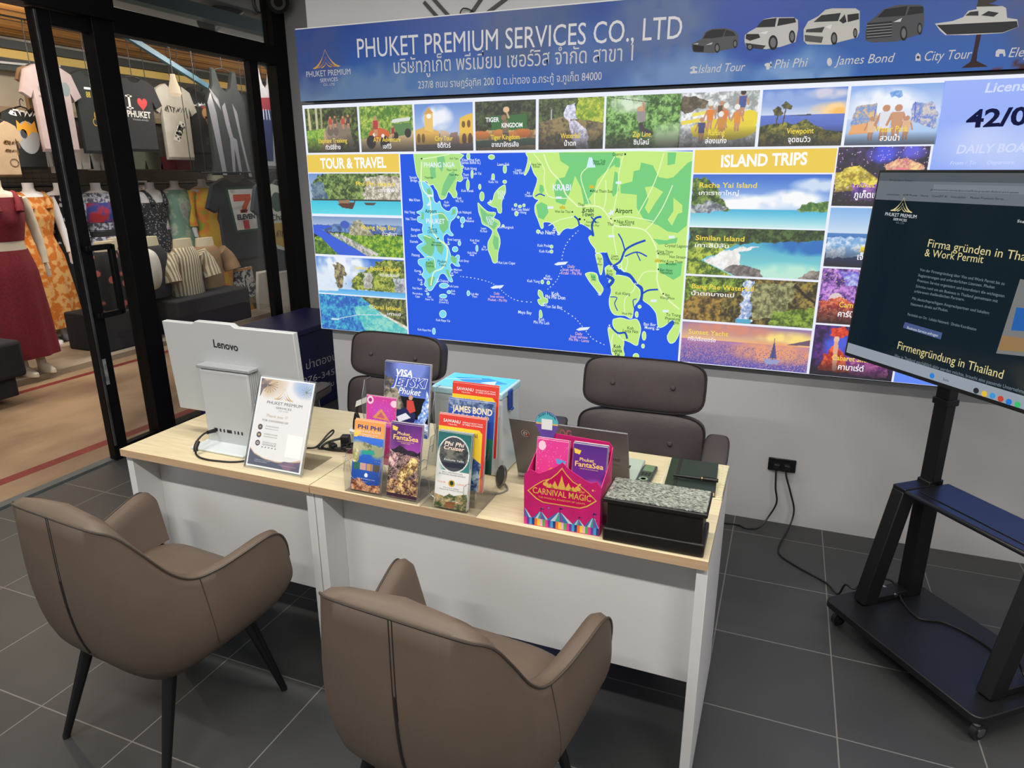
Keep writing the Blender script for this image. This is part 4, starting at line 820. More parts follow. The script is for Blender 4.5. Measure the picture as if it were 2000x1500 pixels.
for f, s, x, y, h, m in [(c5, *q) for q in (('PHANG NGA', 958, 150, 30, WL), ('PHUKET', 932, 543, 30, WL), ('Airport', 900, 472, 22, GR), ('Talang', 912, 596, 20, GR), ('District', 912, 617, 19, GR), ('Phuket', 978, 823, 19, GR), ('Town', 980, 847, 19, GR), ('Kathu', 892, 832, 18, GR), ('District', 894, 854, 17, GR), ('Heroines', 940, 690, 14, GR), ('Monument', 940, 708, 14, GR), ('Sarasin', 778, 237, 16, WL), ('Bridge', 782, 258, 16, WL), ('Mai Khao', 787, 394, 17, WL), ('Nai Yang', 753, 479, 17, WL), ('Nai Thon', 762, 527, 17, WL), ('Bangtao', 794, 600, 17, WL), ('Surin', 780, 643, 17, WL), ('Kamala', 783, 684, 17, WL), ('Patong', 795, 778, 18, WL), ('Karon', 808, 888, 16, WL), ('Kata', 825, 950, 16, WL), ('Nai Harn', 805, 1010, 16, WL), ('Phromthep', 808, 1047, 14, WL), ('Cape', 808, 1067, 14, WL), ('Chalong', 992, 958, 16, WL), ('Koh Lone', 1058, 996, 15, WL), ('Koh', 1056, 1028, 14, WL), ('Aeo', 1056, 1047, 14, WL), ('Koh Hey', 990, 1090, 14, WL), ('(Coral Is.)', 990, 1107, 14, WL), ('Koh', 890, 1070, 13, WL), ('Kaew Yai', 890, 1087, 13, WL), ('Koh Raya Yai', 985, 1234, 16, WL), ('Koh Raya Noi', 855, 1300, 15, WL), ('Khao Ping Kan', 1178, 115, 17, WL), ('(James Bond Is.)', 1178, 134, 17, WL), ('Koh Hong', 1178, 175, 16, WL), ('Koh Yai', 1220, 210, 16, WL), ('Tham', 1144, 218, 15, WL), ('Jong', 1144, 238, 15, WL), ('Koh Panak', 1156, 330, 16, WL), ('Koh', 1098, 382, 15, WL), ('Wa Yai', 1098, 402, 15, WL), ('Koh', 1010, 410, 15, WL), ('Ngum', 1010, 430, 15, WL), ('Koh Nakayai', 1132, 480, 16, WL), ('Koh', 1170, 522, 15, WL), ('Nakanoi', 1170, 540, 15, WL), ('Boat Lagoon', 1062, 670, 15, WL), ('Koh Sirey', 1130, 818, 15, WL), ('Ao Makham', 1076, 880, 14, WL), ('Port', 1076, 898, 14, WL), ('Koh Khai', 1206, 676, 14, WL), ('Nai', 1206, 693, 14, WL), ('Koh Khai', 1188, 762, 14, WL), ('Nok', 1188, 778, 14, WL), ('Koh Mai', 1204, 1050, 14, WL), ('Thon', 1204, 1067, 14, WL), ('KOH', 1390, 340, 18, WL), ('YAO', 1390, 360, 18, WL), ('NOI', 1390, 380, 18, WL), ('KOH', 1312, 520, 20, WL), ('YAO', 1312, 540, 20, WL), ('YAI', 1312, 560, 20, WL), ('Laem', 1268, 592, 14, WL), ('Pa Rad', 1268, 612, 14, WL), ('Koh Rangnok', 1422, 584, 16, WL), ('Hua Lan Cape', 1426, 832, 17, WL), ('Koh', 1333, 250, 14, WL), ('Kudu Yai', 1335, 268, 14, WL), ('Koh Lao Bileh/', 1526, 460, 16, WL), ('Ko Hong', 1530, 480, 15, WL), ('Laem Sak', 1406, 146, 17, WL), ('Laem', 1510, 185, 16, WL), ('Thai Rad', 1510, 205, 16, WL), ('Ao', 1580, 344, 15, WL), ('Thalen', 1580, 364, 15, WL), ('Ao Nang', 1706, 620, 24, WL), ('Koh Poda', 1688, 712, 17, WL), ('Koh Kai', 1692, 752, 17, WL), ('Koh Yung', 1616, 960, 17, WL), ('Koh', 1716, 925, 15, WL), ('Maiphai', 1716, 942, 15, WL), ('Daily', 1360, 1046, 16, PK), ('boat service', 1362, 1068, 16, PK), ('Phuket - Phi Phi', 1364, 1092, 17, PK), ('Maya Bay', 1556, 1178, 20, WL), ('Koh Tapu', 1062, 105, 12, GR), ('Thepthep', 886, 238, 13, GR), ('Tham Hora', 1046, 185, 13, GR), ('Tham Mao', 1062, 219, 13, GR), ('Ao', 1274, 720, 14, WL), ('Bo Le', 1274, 738, 14, WL))]\
    +[(c6, *q) for q in (('KRABI', 340, 300, 34, WL), ('Krabi', 520, 453, 25, GR), ('Town', 516, 482, 25, GR), ('Airport', 762, 459, 26, GR), ('Nua Klong', 775, 533, 19, GR), ('District', 772, 552, 17, GR), ('Wat Tham Sua', 614, 325, 16, GR), ('Wat Sai Thai', 345, 464, 15, GR), ('Huay Toh', 595, 120, 15, GR), ('Waterfall', 592, 138, 15, GR), ('District', 724, 74, 16, GR), ('Thai', 472, 417, 18, GR), ('Thai', 672, 549, 18, GR), ('Laem', 702, 766, 15, GR), ('Kruad', 702, 785, 15, GR), ('Koh', 665, 868, 15, GR), ('Aung', 665, 887, 15, GR), ('Koh', 600, 785, 13, GR), ('Si', 600, 803, 13, GR), ('Boya', 600, 822, 13, GR), ('Koh', 553, 910, 12, GR), ('Jum', 553, 926, 12, GR), ('Koh Klang', 756, 1022, 17, GR), ('Hua Hin', 786, 1158, 15, GR), ('Koh', 808, 1257, 19, GR), ('Lanta Noi', 808, 1278, 19, GR), ('Koh', 718, 1382, 22, GR), ('Lanta', 718, 1408, 22, GR), ('Yai', 716, 1434, 22, GR), ('Klong Thom', 1042, 736, 15, GR), ('District', 1040, 752, 15, GR), ('Crystal Lagoon', 1120, 697, 17, GR), ('Hot Stream', 1130, 773, 16, GR), ('Wat Kong Thom', 1085, 803, 15, GR), ('Museum', 1085, 820, 14, GR), ('Ban Huay', 1052, 862, 15, GR), ('Namkhao', 1052, 880, 15, GR), ('Ban', 1060, 1032, 15, GR), ('KlongPhon', 1060, 1052, 15, GR), ('Ban Bor', 940, 1232, 18, WL), ('Muang', 938, 1254, 18, WL), ('Koh', 296, 1024, 23, WL), ('Phi Phi Don', 296, 1047, 22, WL), ('Ton Sai Bay', 285, 1112, 19, WL), ('Koh', 202, 1198, 19, WL), ('Phi Phi Leh', 202, 1220, 19, WL), ('Daily', 405, 838, 18, PK), ('boat service', 405, 860, 18, PK), ('Krabi - Phi Phi', 405, 884, 18, PK), ('Daily', 457, 1296, 18, PK), ('boat service', 457, 1317, 18, PK), ('Phi Phi - Lanta', 457, 1339, 18, PK), ('To Trang', 1100, 1168, 18, GR), ('Phattalung', 1095, 1193, 17, GR), ('Songkla', 1100, 1218, 17, GR), ('Kanab Nam', 550, 535, 13, GR), ('Chao Fah Pier', 545, 558, 13, GR), ('Hang Nak', 168, 142, 13, GR), ('Forest', 168, 158, 13, GR))]:
    sc = 3.571 if f is c5 else 3.4875
    H = h*.00275/sc
    c = f(x, y)
    if c[0] < MU1-.01: textc(lab, LP, s, c, H, m, .86, n=.0034, bold=.02 if h > 20 else .008)
lab.build('map_lettering', lp, world=True, smooth_a=0)
# ============================================================ desks
DZ = .75
WOOD = mat('pale_wood_top', (216, 203, 170), .36, rgb2=(205, 190, 154), nscale=6, stretch=(1.2, 16, 8), detail=7)
EDGE = mat('pale_wood_edge', (208, 178, 142), .5, rgb2=(196, 166, 130), nscale=8, stretch=(1, 8, 30))
DWHITE = mat('white_laminate', (226, 226, 226), .42, noise=.02, nscale=3)
DGREY = mat('white_laminate_side', (220, 222, 224), .42, noise=.02, nscale=3)


def desk(x0, x1, y0, y1, label):
    t = thing('desk', label, 'desk', ((x0+x1)/2, (y0+y1)/2, 0))
    w = (x1-x0); d = y1-y0
    mb = MB().box((0, 0, DZ-.0125), (w-.002, d-.004, .025), WOOD)
    mb.build('desktop', t, bevel=.0012)
    MB().box((0, -d/2+.0008, DZ-.0125), (w-.002, .0016, .0245), EDGE).build('edge_band', t)
    for s in (-1, 1):
        MB().box((s*(w/2-.0145), .004, (DZ-.025+.012)/2), (.027, d-.03, DZ-.037), DWHITE).build('side_panel', t, bevel=.0012)
        MB().cone((s*(w/2-.0145), -d/2+.05, 0), (s*(w/2-.0145), -d/2+.05, .013), .012, .012, BLACK).cone((s*(w/2-.0145), d/2-.05, 0), (s*(w/2-.0145), d/2-.05, .013), .012, .012, BLACK).build('glide_feet', t)
    MB().box((0, -d/2+.125, (.3+DZ-.025)/2), (w-.056, .018, DZ-.025-.3), DWHITE).build('modesty_panel', t, bevel=.001)
    return t
desk(-2.012, -1.243, 1.5, 2.1, 'shorter pale wood desk with white sides holding the computer, on the left')
desk(-1.241, -.092, 1.5, 2.1, 'longer pale wood desk with white sides holding the brochures and laptop')

# ============================================================ armchairs
LEATH = mat('taupe_leather', (99, 86, 75), .5, noise=.1, nscale=7, bump=.06, bscale=420, spec=.35)
PIPE = mat('dark_piping', (66, 58, 50), .5)
SEAM = mat('seam_dark', (34, 27, 24), .6)  # dark colour of the zip and stitching
# outline of the tub: half-width, front-back place and height of the rim, then of the underside
RIM = [(0, -.235, .812), (.09, -.235, .812), (.165, -.226, .806), (.205, -.197, .785), (.226, -.15, .715), (.238, -.095, .635), (.25, -.04, .592), (.266, .03, .588), (.284, .11, .603), (.298, .185, .617), (.304, .222, .606), (.305, .243, .568), (.302, .25, .52)]
BOT = [(0, -.165, .322), (.09, -.165, .322), (.165, -.155, .322), (.204, -.135, .322), (.222, -.1, .322), (.229, -.06, .323), (.233, .0, .325), (.237, .06, .328), (.24, .12, .332), (.242, .175, .338), (.243, .205, .346), (.244, .22, .362), (.246, .228, .39)]


def bulge(s): return .038*math.sin(PI*min(max(s, 0), 1)**.62)


def armchair():
    t = thing('armchair', '', 'armchair')
    half = lambda P: smooth([Vector(p) for p in P], 4)
    R = half(RIM); B = half(BOT); n = len(R)
    path = [(Vector((-p.x, p.y, p.z)), Vector((-q.x, q.y, q.z))) for p, q in zip(R[::-1], B[::-1])]+list(zip(R, B))[1:]
    N = len(path)
    rows = []; rim = []
    for i, (r, b) in enumerate(path):
        a = path[max(i-1, 0)][0]; c = path[min(i+1, N-1)][0]
        d = Vector((c.x-a.x, c.y-a.y, 0)).normalized(); out = Vector((d.y, -d.x, 0))      # outward
        if out.dot(Vector((r.x, r.y-.1, 0))) < 0: out = -out
        bk = max(0., 1-abs(i-N//2)/12); th = .042+.016*bk
        prof = []
        for k in range(11):
            s = k/10; prof.append(b.lerp(r, s)+out*bulge(s))
        prof = [b-out*.05+Vector((0, 0, -.006)), b-out*.012+Vector((0, 0, -.005))]+prof
        prof.append(r-out*th*.5+Vector((0, 0, .008+.012*bk)))
        ri = r-out*th; bi = b.lerp(r, .42)-out*(th+.012); bi.z = max(min(.455, r.z-.03), .40)
        for k in range(5):
            s = k/4; prof.append(ri.lerp(bi, s)+Vector((0, 0, -.004+.016*bk if k == 0 else 0)))
        rows.append(prof); rim.append(r+out*.0005+Vector((0, 0, .001)))
    mb = MB(); m = len(rows[0])
    vs = [p for r in rows for p in r]
    fs = [(i*m+k, i*m+k+1, (i+1)*m+k+1, (i+1)*m+k) for i in range(N-1) for k in range(m-1)]
    fs += [tuple(range(m))[::-1], tuple((N-1)*m+k for k in range(m))]
    mb.add(vs, fs, LEATH)
    mb.build('tub_shell', t, smooth_a=60)
    MB().tube(rim, .0032, PIPE, 6, 1).build('piping', t)
    # underside pan and seat cushion
    def plan(hx_, y0, y1, z, s_=1.): return [Vector((hx_*s_*math.copysign(abs(math.cos(q))**.42, math.cos(q)), (y0+y1)/2+(y1-y0)/2*s_*math.copysign(abs(math.sin(q))**.42, math.sin(q)), z)) for q in [2*PI*k/40 for k in range(40)]]
    MB().rings([plan(.2, -.12, .18, .316, .6), plan(.212, -.14, .19, .32), plan(.222, -.15, .205, .335), plan(.222, -.15, .21, .40)], LEATH).build('underframe', t, smooth_a=50)
    MB().rings([plan(.218, -.15, .225, .395), plan(.22, -.15, .238, .42), plan(.218, -.15, .236, .448), plan(.212, -.15, .222, .462), plan(.212, -.15, .222, .468, .8), plan(.212, -.15, .222, .47, .3)], LEATH).build('seat_cushion', t, smooth_a=70)
    # quilted lining on the inside of the back
    mb = MB(); Q = []
    for iu in range(25):
        u = -1+2*iu/24; row = []
        for iv in range(13):
            v = iv/12
            x = u*(.145+.035*v); y = -.175+.06*abs(u)**3*0-.05*(v**1.2)+.012+.018*abs(u)**3
            puff = .006*abs(math.sin((u*4+v*3)*PI/2)*math.sin((u*4-v*3)*PI/2))
            row.append(Vector((x, y+.028+puff, .47+.305*v-.02*abs(u)**4)))
        Q.append(row)
    mb.rings(Q, LEATH, cap=False, wrap=False); mb.build('quilted_back', t, smooth_a=60)
    # back seam with its zip slit
    sp = []
    for k in range(9):
        s = k/8; b = Vector(BOT[0]); r = Vector(RIM[0]); p = b.lerp(r, s)+Vector((0, -1, 0))*bulge(s); sp.append(p+Vector((0, -.0008, 0)))
    MB().tube(sp[1:6], .0036, SEAM, 6, 3).build('zip', t)
    MB().tube([p+Vector((-.004, .001, 0)) for p in sp[4:]], .0016, SEAM, 5, 3).tube([p+Vector((.004, .001, 0)) for p in sp[4:]], .0016, SEAM, 5, 3).build('stitching', t)
    for sx in (-1, 1):
        i = N//2+sx*25
        r, b = path[min(max(i, 0), N-1)]; o = Vector((sx, -.45, 0)).normalized()
        MB().tube([b.lerp(r, k/6)+o*(bulge(k/6)+.0005) for k in range(7)], .0016, PIPE, 5, 3).build('side_seam', t)
        for sy, yy, fy in ((-1, -.085, -.205), (1, .16, .24)):
            MB().cone((sx*.165, yy, .36), (sx*.222, fy, .006), .021, .0105, mat('black_leg', (14, 14, 15), .32), 20).cone((sx*.2216, fy*.998, .012), (sx*.2225, fy, 0), .0105, .0105, BLACK).build('leg', t, smooth_a=50)
    return t
ch = armchair()
ch['label'] = 'taupe leather tub armchair with black legs in front of the computer, on the left'
ch['group'] = 'visitor armchairs'
ch.location = (-1.635, 1.24, 0); ch.rotation_euler = (0, 0, math.radians(-5))
dup(ch, (-.622, 1.20, 0), math.radians(-4), 'taupe leather tub armchair with a zip seam, nearest in the middle of the view', 'visitor armchairs')

# ============================================================ office chairs
OFF = mat('dark_brown_leather', (74, 66, 66), .52, noise=.2, nscale=6, bump=.1, bscale=260, spec=.35)
OFFS = mat('dark_brown_shell', (60, 54, 56), .42)


def pad(mb, w, h, d, m, M, n=4.5, puff=.014, dents=()):
    """cushion: superellipse outline, pillowed front, given its frame M (x width, y height, z out of the front)"""
    K = 44; rings = []
    def ring(s, z):
        out = []
        for k in range(K):
            a = 2*PI*k/K; c, q = math.cos(a), math.sin(a)
            out.append(M @ Vector((w/2*s*math.copysign(abs(c)**(2/n), c), h/2*s*math.copysign(abs(q)**(2/n), q), z)))
        return out
    for s, z in ((.86, -d/2), (.97, -d/2+.004), (1, -d*.3), (1, d*.25), (.985, d*.42), (.95, d/2), (.85, d/2+puff*.45), (.6, d/2+puff*.85), (.3, d/2+puff), (.02, d/2+puff)): rings.append(ring(s, z))
    mb.rings(rings, m)
    return [ring(.99, d*.44)]


def office_chair(label, loc, rz):
    """high-backed swivel chair; faces its own -y"""
    t = thing('office_chair', label, 'office chair', loc, rz, 'swivel chairs behind the desks')
    def fr(c, tilt): return Matrix.Translation(Vector(c)) @ Matrix.Rotation(math.radians(90+tilt), 4, 'X')
    for nm, c, w, h, tilt in (('headrest', (0, .255, .835), .475, .205, -12), ('backrest', (0, .218, .622), .5, .225, -10), ('lower_backrest', (0, .18, .44), .46, .13, -8)):
        mb = MB(); M = fr(c, tilt)
        e = pad(mb, w, h, .06, OFF, M); o = mb.build(nm, t, smooth_a=55)
        pm = MB(); pm.tube(e[0]+e[0][:1], .004, mat('black_piping', (28, 24, 26), .5), 6, 1); pm.build('piping', o)
        if nm != 'lower_backrest':
            for s in (-1, 1):
                b = MB(); b.lathe([(.0, .008), (.006, .0075), (.0095, .004), (.0095, -.004)], OFF, n=14); b.v = [M @ (v+Vector((s*w*.245, 0, .043))) for v in b.v]; b.build('button', o)
        sh = MB(); pad(sh, w*.97, h*.97, .022, OFFS, M @ Matrix.Translation((0, 0, -.04)), puff=0); sh.build('back_shell', o)
    MB().beam((0, .29, .82), (0, .2, .36), .06, .012, BLACK, (1, 0, 0)).build('back_spine', t, bevel=.004)
    mb = MB(); e = pad(mb, .5, .48, .08, OFF, Matrix.Translation((0, -.05, .40)), n=5, puff=.02); mb.build('seat', t, smooth_a=55)
    for s in (-1, 1):
        mb = MB(); e = pad(mb, .085, .29, .04, OFF, Matrix.Translation((s*.30, -.03, .685)) @ Matrix.Rotation(math.radians(4), 4, 'X'), n=4, puff=.006)
        o = mb.build('armrest', t, smooth_a=55)
        MB().tube(e[0]+e[0][:1], .0025, mat('black_piping', (28, 24, 26), .5), 6, 1).build('piping', o)
        MB().tube([(s*.30, -.10, .685), (s*.305, -.11, .55), (s*.24, -.1, .37)], .012, mat('polished_metal', (150, 150, 152), .2, metal=1), 10).tube([(s*.30, .03, .685), (s*.305, .05, .55), (s*.24, .03, .37)], .012, mat('polished_metal', (150, 150, 152), .2, metal=1), 10).build('armrest_support', t)
    MB().cone((0, -.03, .1), (0, -.03, .37), .026, .026, BLACK).cone((0, -.03, .3), (0, -.03, .36), .06, .1, BLACK).build('gas_lift', t)
    for k in range(5):
        a = 2*PI*k/5+.3; c = Vector((math.cos(a)*.27, math.sin(a)*.27-.03, 0))
        MB().beam((0, -.03, .105), (c.x, c.y, .075), .042, .026, mat('polished_metal', (150, 150, 152), .2, metal=1)).build('base_arm', t, bevel=.005)
        d = Vector((-math.sin(a), math.cos(a), 0))*.014
        q = Vector((c.x, c.y, .026))
        MB().cone(q-d-Vector(d)*.6, q-d*.3, .026, .026, BLACK).cone(q+d*.3, q+d*1.6, .026, .026, BLACK).cone((c.x, c.y, .045), (c.x, c.y, .075), .006, .006, BLACK).build('caster', t)
    return t
office_chair('dark brown high-backed swivel chair behind the brochure holders, its armrest by the blue chest', (-1.60, 2.36, 0), math.radians(-2))
office_chair('dark brown high-backed swivel chair facing the open laptop', (-.455, 2.33, 0), math.radians(2))

# ============================================================ television on a wheeled stand
BLK = mat('powder_coated_black', (20, 21, 24), .42, noise=.15, nscale=60, bump=.04, bscale=500)
ang = math.atan2(-.775, .63)
tv = thing('television_stand', 'black wheeled floor stand with a middle shelf carrying the big screen', 'stand', (.629, 2.374, 0), ang)
# local x along the width (to the right and towards the viewer), y to the back
mb = MB(); k = .03; hw_, hd = .315, .207; o_ = []
for cx, cy, a0 in ((hw_-k, hd-k, 0), (-hw_+k, hd-k, 90), (-hw_+k, -hd+k, 180), (hw_-k, -hd+k, 270)):
    for i in range(5): a = math.radians(a0+i*22.5); o_.append((cx+k*math.cos(a), cy+k*math.sin(a)))
mb.rings([[Vector((x, y, z)) for x, y in o_] for z in (.082, .108)], BLK); mb.build('base_plate', tv, bevel=.003, smooth_a=30)
for sx in (-1, 1):
    for sy in (-1, 1):
        c = Vector((sx*.285, sy*.165, 0)); o = MB().cone((c.x, c.y, .055), (c.x, c.y, .082), .011, .011, mat('chrome', (200, 200, 204), .15, metal=1)).cone((c.x-.009, c.y+.012, .028), (c.x+.009, c.y+.012, .028), .028, .028, mat('caster_rubber', (34, 34, 36), .5)).build('caster', tv)
        MB().cone((c.x+.0095, c.y+.012, .028), (c.x+.012, c.y+.012, .028), .016, .016, mat('chrome', (200, 200, 204), .15, metal=1)).build('hub', o)
    MB().beam((sx*.248, -.082, .108), (sx*.248, .012, .548), .05, .062, BLK, (0, 1, 0)).build('front_leg', tv, bevel=.003)
    MB().beam((sx*.248, .125, .108), (sx*.248, .125, .58), .052, .066, BLK, (0, 1, 0)).build('rear_leg', tv, bevel=.003)
    MB().box((sx*.248, .03, .122), (.045, .19, .026), BLK).build('foot_bracket', tv, bevel=.003)
    MB().cone((sx*.248+.027, .035, .127), (sx*.248-.034, .035, .127), .008, .008, mat('chrome', (200, 200, 204), .15, metal=1)).build('bolt', tv)
    MB().box((sx*.248, .055, .557), (.054, .14, .02), BLK).build('leg_cap', tv, bevel=.003)
    MB().beam((sx*.248, .125, .55), (sx*.248, .125, 1.45), .052, .044, BLK, (0, 1, 0)).build('upright', tv, bevel=.004)
    MB().box((sx*.248, .125, .872), (.062, .054, .024), BLK).build('clamp_collar', tv, bevel=.003)
    MB().box((sx*.248, .07, 1.29), (.05, .09, .5), BLK).build('screen_bracket', tv, bevel=.003)
MB().box((0, .115, 1.3), (.6, .02, .09), BLK).build('cross_bar', tv, bevel=.003)
mb = MB(); mb.box((0, .08, .557), (.442, .2, .018), mat('shelf_black', (26, 28, 34), .32, noise=.1, nscale=30)); sh = mb.build('shelf', tv, bevel=.008, seg=3)
MB().box((0, .08, .5675), (.39, .12, .003), mat('shelf_black', (26, 28, 34), .32)).build('shelf_tray', sh, bevel=.001)

# the screen itself
M_tv = mw(tv)
def T_(x, y, z): return M_tv @ Vector((x, y, z))
ux = (M_tv.to_3x3() @ Vector((1, 0, 0))).normalized()
lean = math.radians(3.0)
vv = (M_tv.to_3x3() @ Vector((0, math.sin(lean), math.cos(lean)))).normalized()
TC = T_(.004+.018, -.042, 1.308)
TP = Plane(TC, ux, vv)
scr = thing('television', 'large wall-mount screen showing a dark web page in German, on the wheeled stand', 'television', T_(0, .03, .98), ang)
tw, th_ = .563, .33
mb = MB()
def slab(mb, u0, v0, u1, v1, n0, n1, m):
    P = [TP.P(u, v, n) for n in (n0, n1) for u, v in ((u0, v0), (u1, v0), (u1, v1), (u0, v1))]
    mb.add(P, [(3, 2, 1, 0), (4, 5, 6, 7), (0, 1, 5, 4), (1, 2, 6, 5), (2, 3, 7, 6), (3, 0, 4, 7)], m)
slab(mb, -tw, -th_, tw, th_, -.03, 0, BLK); mb.build('casing', scr, world=True, bevel=.003)
mb = MB(); slab(mb, -.3, -.22, .3, .2, -.05, -.03, BLK); mb.build('rear_housing', scr, world=True, bevel=.004)
SE = .8
def scm(name, c):
    m = lit('screen_'+name, c, SE); b = m.node_tree.nodes['Principled BSDF']; b.inputs['Roughness'].default_value = .08; b.inputs['Specular IOR Level'].default_value = .5; return m
mb = MB(); e = .009
def sq(u0, v0, u1, v1, m, n=.0005): mb.flat(TP, [(u0, v0), (u1, v0), (u1, v1), (u0, v1)], m, n)
sq(-tw+e, -th_+e+.004, tw-e, th_-e, scm('teal', (17, 33, 42)))
mb.build('display', scr, world=True, smooth_a=0)
mb = MB()
sq(-tw+e, th_-.098, tw-e, th_-e, scm('browser_bar', (108, 116, 124)), .0008)
sq(-tw+e, th_-.036, tw-e, th_-e, scm('browser_tabs', (84, 92, 100)), .001)
sq(-.33, th_-.066, tw-.03, th_-.044, scm('address_field', (122, 130, 138)), .001)
mb.build('browser_frame', scr, world=True, smooth_a=0)
mb = MB(); sq(-tw+e, -th_+e+.004, tw-e, -th_+.05, scm('task_bar', (150, 160, 172)), .0008); mb.build('task_bar', scr, world=True, smooth_a=0)
mb = MB()
CR = scm('cream_text', (222, 208, 150)); GYT = scm('grey_text', (120, 138, 150)); WTX = scm('white_text', (214, 220, 226)); DKT = scm('dark_text', (30, 34, 40))
def tx(s, a, b, h, m, **k): textpx(mb, TP, s, a, b, h, m, n=.0014, **k)
tx('Firma gründen in Thailand', (1812, 482), (2052, 517), 15, CR); tx('& Work Permit', (1806, 500), (1920, 514), 14, CR)
for s, a, b in (('Von der Firmengründung über Visa und Work Permit bis zu', (1797, 529), (1962, 557)), ('Registrierungen und erforderlichen Lizenzen. Phuket', (1794, 540), (1943, 564)), ('Premium Service organisiert und koordiniert die wichtigsten', (1792, 550), (1962, 581)),
                ('Schritte rund um ein Business in Thailand gemeinsam mit', (1789, 561), (1949, 591)), ('erfahrenen thailändischen Partnern.', (1786, 571), (1884, 588)), ('Mit deutschsprachigem Ansprechpartner und lokalem', (1782, 585), (1932, 614)), ('Netzwerk direkt auf Phuket.', (1779, 596), (1852, 609)),
                ('Persönlich vor Ort · Lokales Netzwerk · Direkte Koordination', (1773, 616), (1907, 646))): tx(s, a, b, 5.2, GYT)
tx('Firmengründung in Thailand', (1753, 681), (1958, 740), 15, CR)
tx('Wer in Thailand geschäftlich aktiv werden möchte, braucht eine passende Unternehmensstruktur', (1747, 697), (2040, 780), 6, GYT)
tx('PHUKET PREMIUM', (1729, 421), (1790, 427), 6.5, WTX); tx('SERVICES', (1745, 430), (1771, 433), 4.5, WTX); tx('CO., LTD', (1750, 436), (1766, 438), 3, GYT)
tx('Start', (1987, 434), (2010, 437), 5, WTX)
tx('Firma gründen in Thailand x   +', (1738, 353), (1790, 355), 3.4, DKT); tx('phuket-premium-service.de/services/firma-gruenden-thailand-work-permit', (1818, 372), (1990, 378), 3.4, DKT); tx('Lesezeichen    ADB Phuket    Home    ChatGPT KI    Immobilien    Phuket Premium Servic...', (1732, 381), (1966, 391), 3.4, DKT)
tx('Suche', (1842, 742), (1853, 746), 4.5, DKT)
logo(mb, TP, TP.hit(1740, 411), TP.hit(1782, 415), CR, CR, .0014)
mb.build('page_text', scr, world=True, smooth_a=0)
mb = MB()
def pp(pts, m, n=.0012): mb.flat(TP, [TP.hit(*p) for p in pts], m, n)
pp([(1768, 629), (1841, 650), (1838, 663), (1764, 640)], scm('blue_button', (74, 92, 140)))
tx('Business-Service anfragen', (1772, 642), (1832, 658), 5, WTX)
mb.build('page_button', scr, world=True, smooth_a=0)
mb = MB()
pp([(1993, 545), (2070, 558), (2040, 700), (1946, 690)], scm('photo_grey', (120, 122, 122)), .001)
pp([(1986, 600), (2060, 610), (2052, 650), (1975, 645)], scm('photo_blue', (40, 96, 170))); pp([(1958, 655), (2050, 668), (2044, 690), (1950, 684)], scm('photo_wood', (150, 120, 80)), .0013)
mb.build('page_picture', scr, world=True, smooth_a=0)
mb = MB()
for (x, y), c in (((1821, 734), (40, 130, 220)), ((1907, 763), (40, 44, 50)), ((1923, 769), (230, 190, 60)), ((1939, 773), (60, 150, 220)), ((1955, 779), (200, 70, 50)), ((1971, 785), (40, 120, 210)), ((1988, 790), (60, 190, 110))):
    c_ = TP.hit(x, y); mb.flat(TP, disc(c_, .009), scm('icon_%d_%d_%d' % c, c), .0014)
mb.build('task_icons', scr, world=True, smooth_a=0)
# ============================================================ things on the desks
PLW = mat('light_grey_plastic', (188, 191, 191), .4)
PLG = mat('grey_plastic', (150, 153, 156), .42)
CABLE = mat('black_cable', (20, 20, 22), .45)
ACR = clear('clear_acrylic', (.995, .997, .998), .018, .28)
ACE = clear('clear_acrylic_edge', (.9, .94, .95), .35, .9, .2)

# ---- all-in-one computer seen from behind
t = thing('desktop_computer', 'light grey all-in-one computer seen from behind on the shorter desk', 'computer', (-1.675, 1.70, DZ))
mb = MB()
MPl = Plane((-1.673, 1.768, 0), (1, 0, 0), (0, -.02, .325))
a = .272
out = [(-a, .84), (a, .84), (a, 1.158), (.04, 1.158), (.025, 1.168), (-.125, 1.168), (-.14, 1.158), (-a, 1.158)]
mb.flat(MPl, out, PLW, .008, .022); mb.build('screen_housing', t, world=True, bevel=.002)
MB().flat(MPl, [(-a+.004, .845), (a-.004, .845), (a-.004, 1.154), (-a+.004, 1.154)], mat('dark_glass', (12, 12, 14), .1), -.0145, .0005).build('screen_glass', t, world=True)
mb = MB(); textpx(mb, MPl, 'Lenovo', (421.5, 676), (469, 684.5), 14, ink((40, 40, 44)), bold=.015, n=.0092); mb.build('lettering', t, world=True, smooth_a=0)
mb = MB(); mb.box((.0, -.018, .132), (.205, .05, .26), PLW); mb.build('column', t, bevel=.006, seg=3)
mb = MB()
for k in range(5): mb.box((.1032, -.036+k*.009, .14), (.0015, .003, .24), PLG)
mb.build('column_grooves', t)
mb = MB(); mb.box((.0, -.012, .271), (.222, .066, .012), PLG); mb.build('top_cap', t, bevel=.003)
MB().box((0, .015, .2), (.12, .02, .14), PLG).build('hinge_block', t, bevel=.003)
mb = MB(); mb.box((.0, -.01, .0045), (.224, .21, .009), mat('pale_glossy_base', (206, 214, 216), .2)); mb.build('foot_plate', t, bevel=.004, seg=3)
mb = MB()
for k, (x, w) in enumerate(((-.062, .014), (-.042, .006), (-.026, .006), (-.004, .02), (.02, .004), (.034, .006), (.05, .006))): mb.box((x, -.0435, .052), (w, .001, .011), BLACK)
mb.build('ports', t)
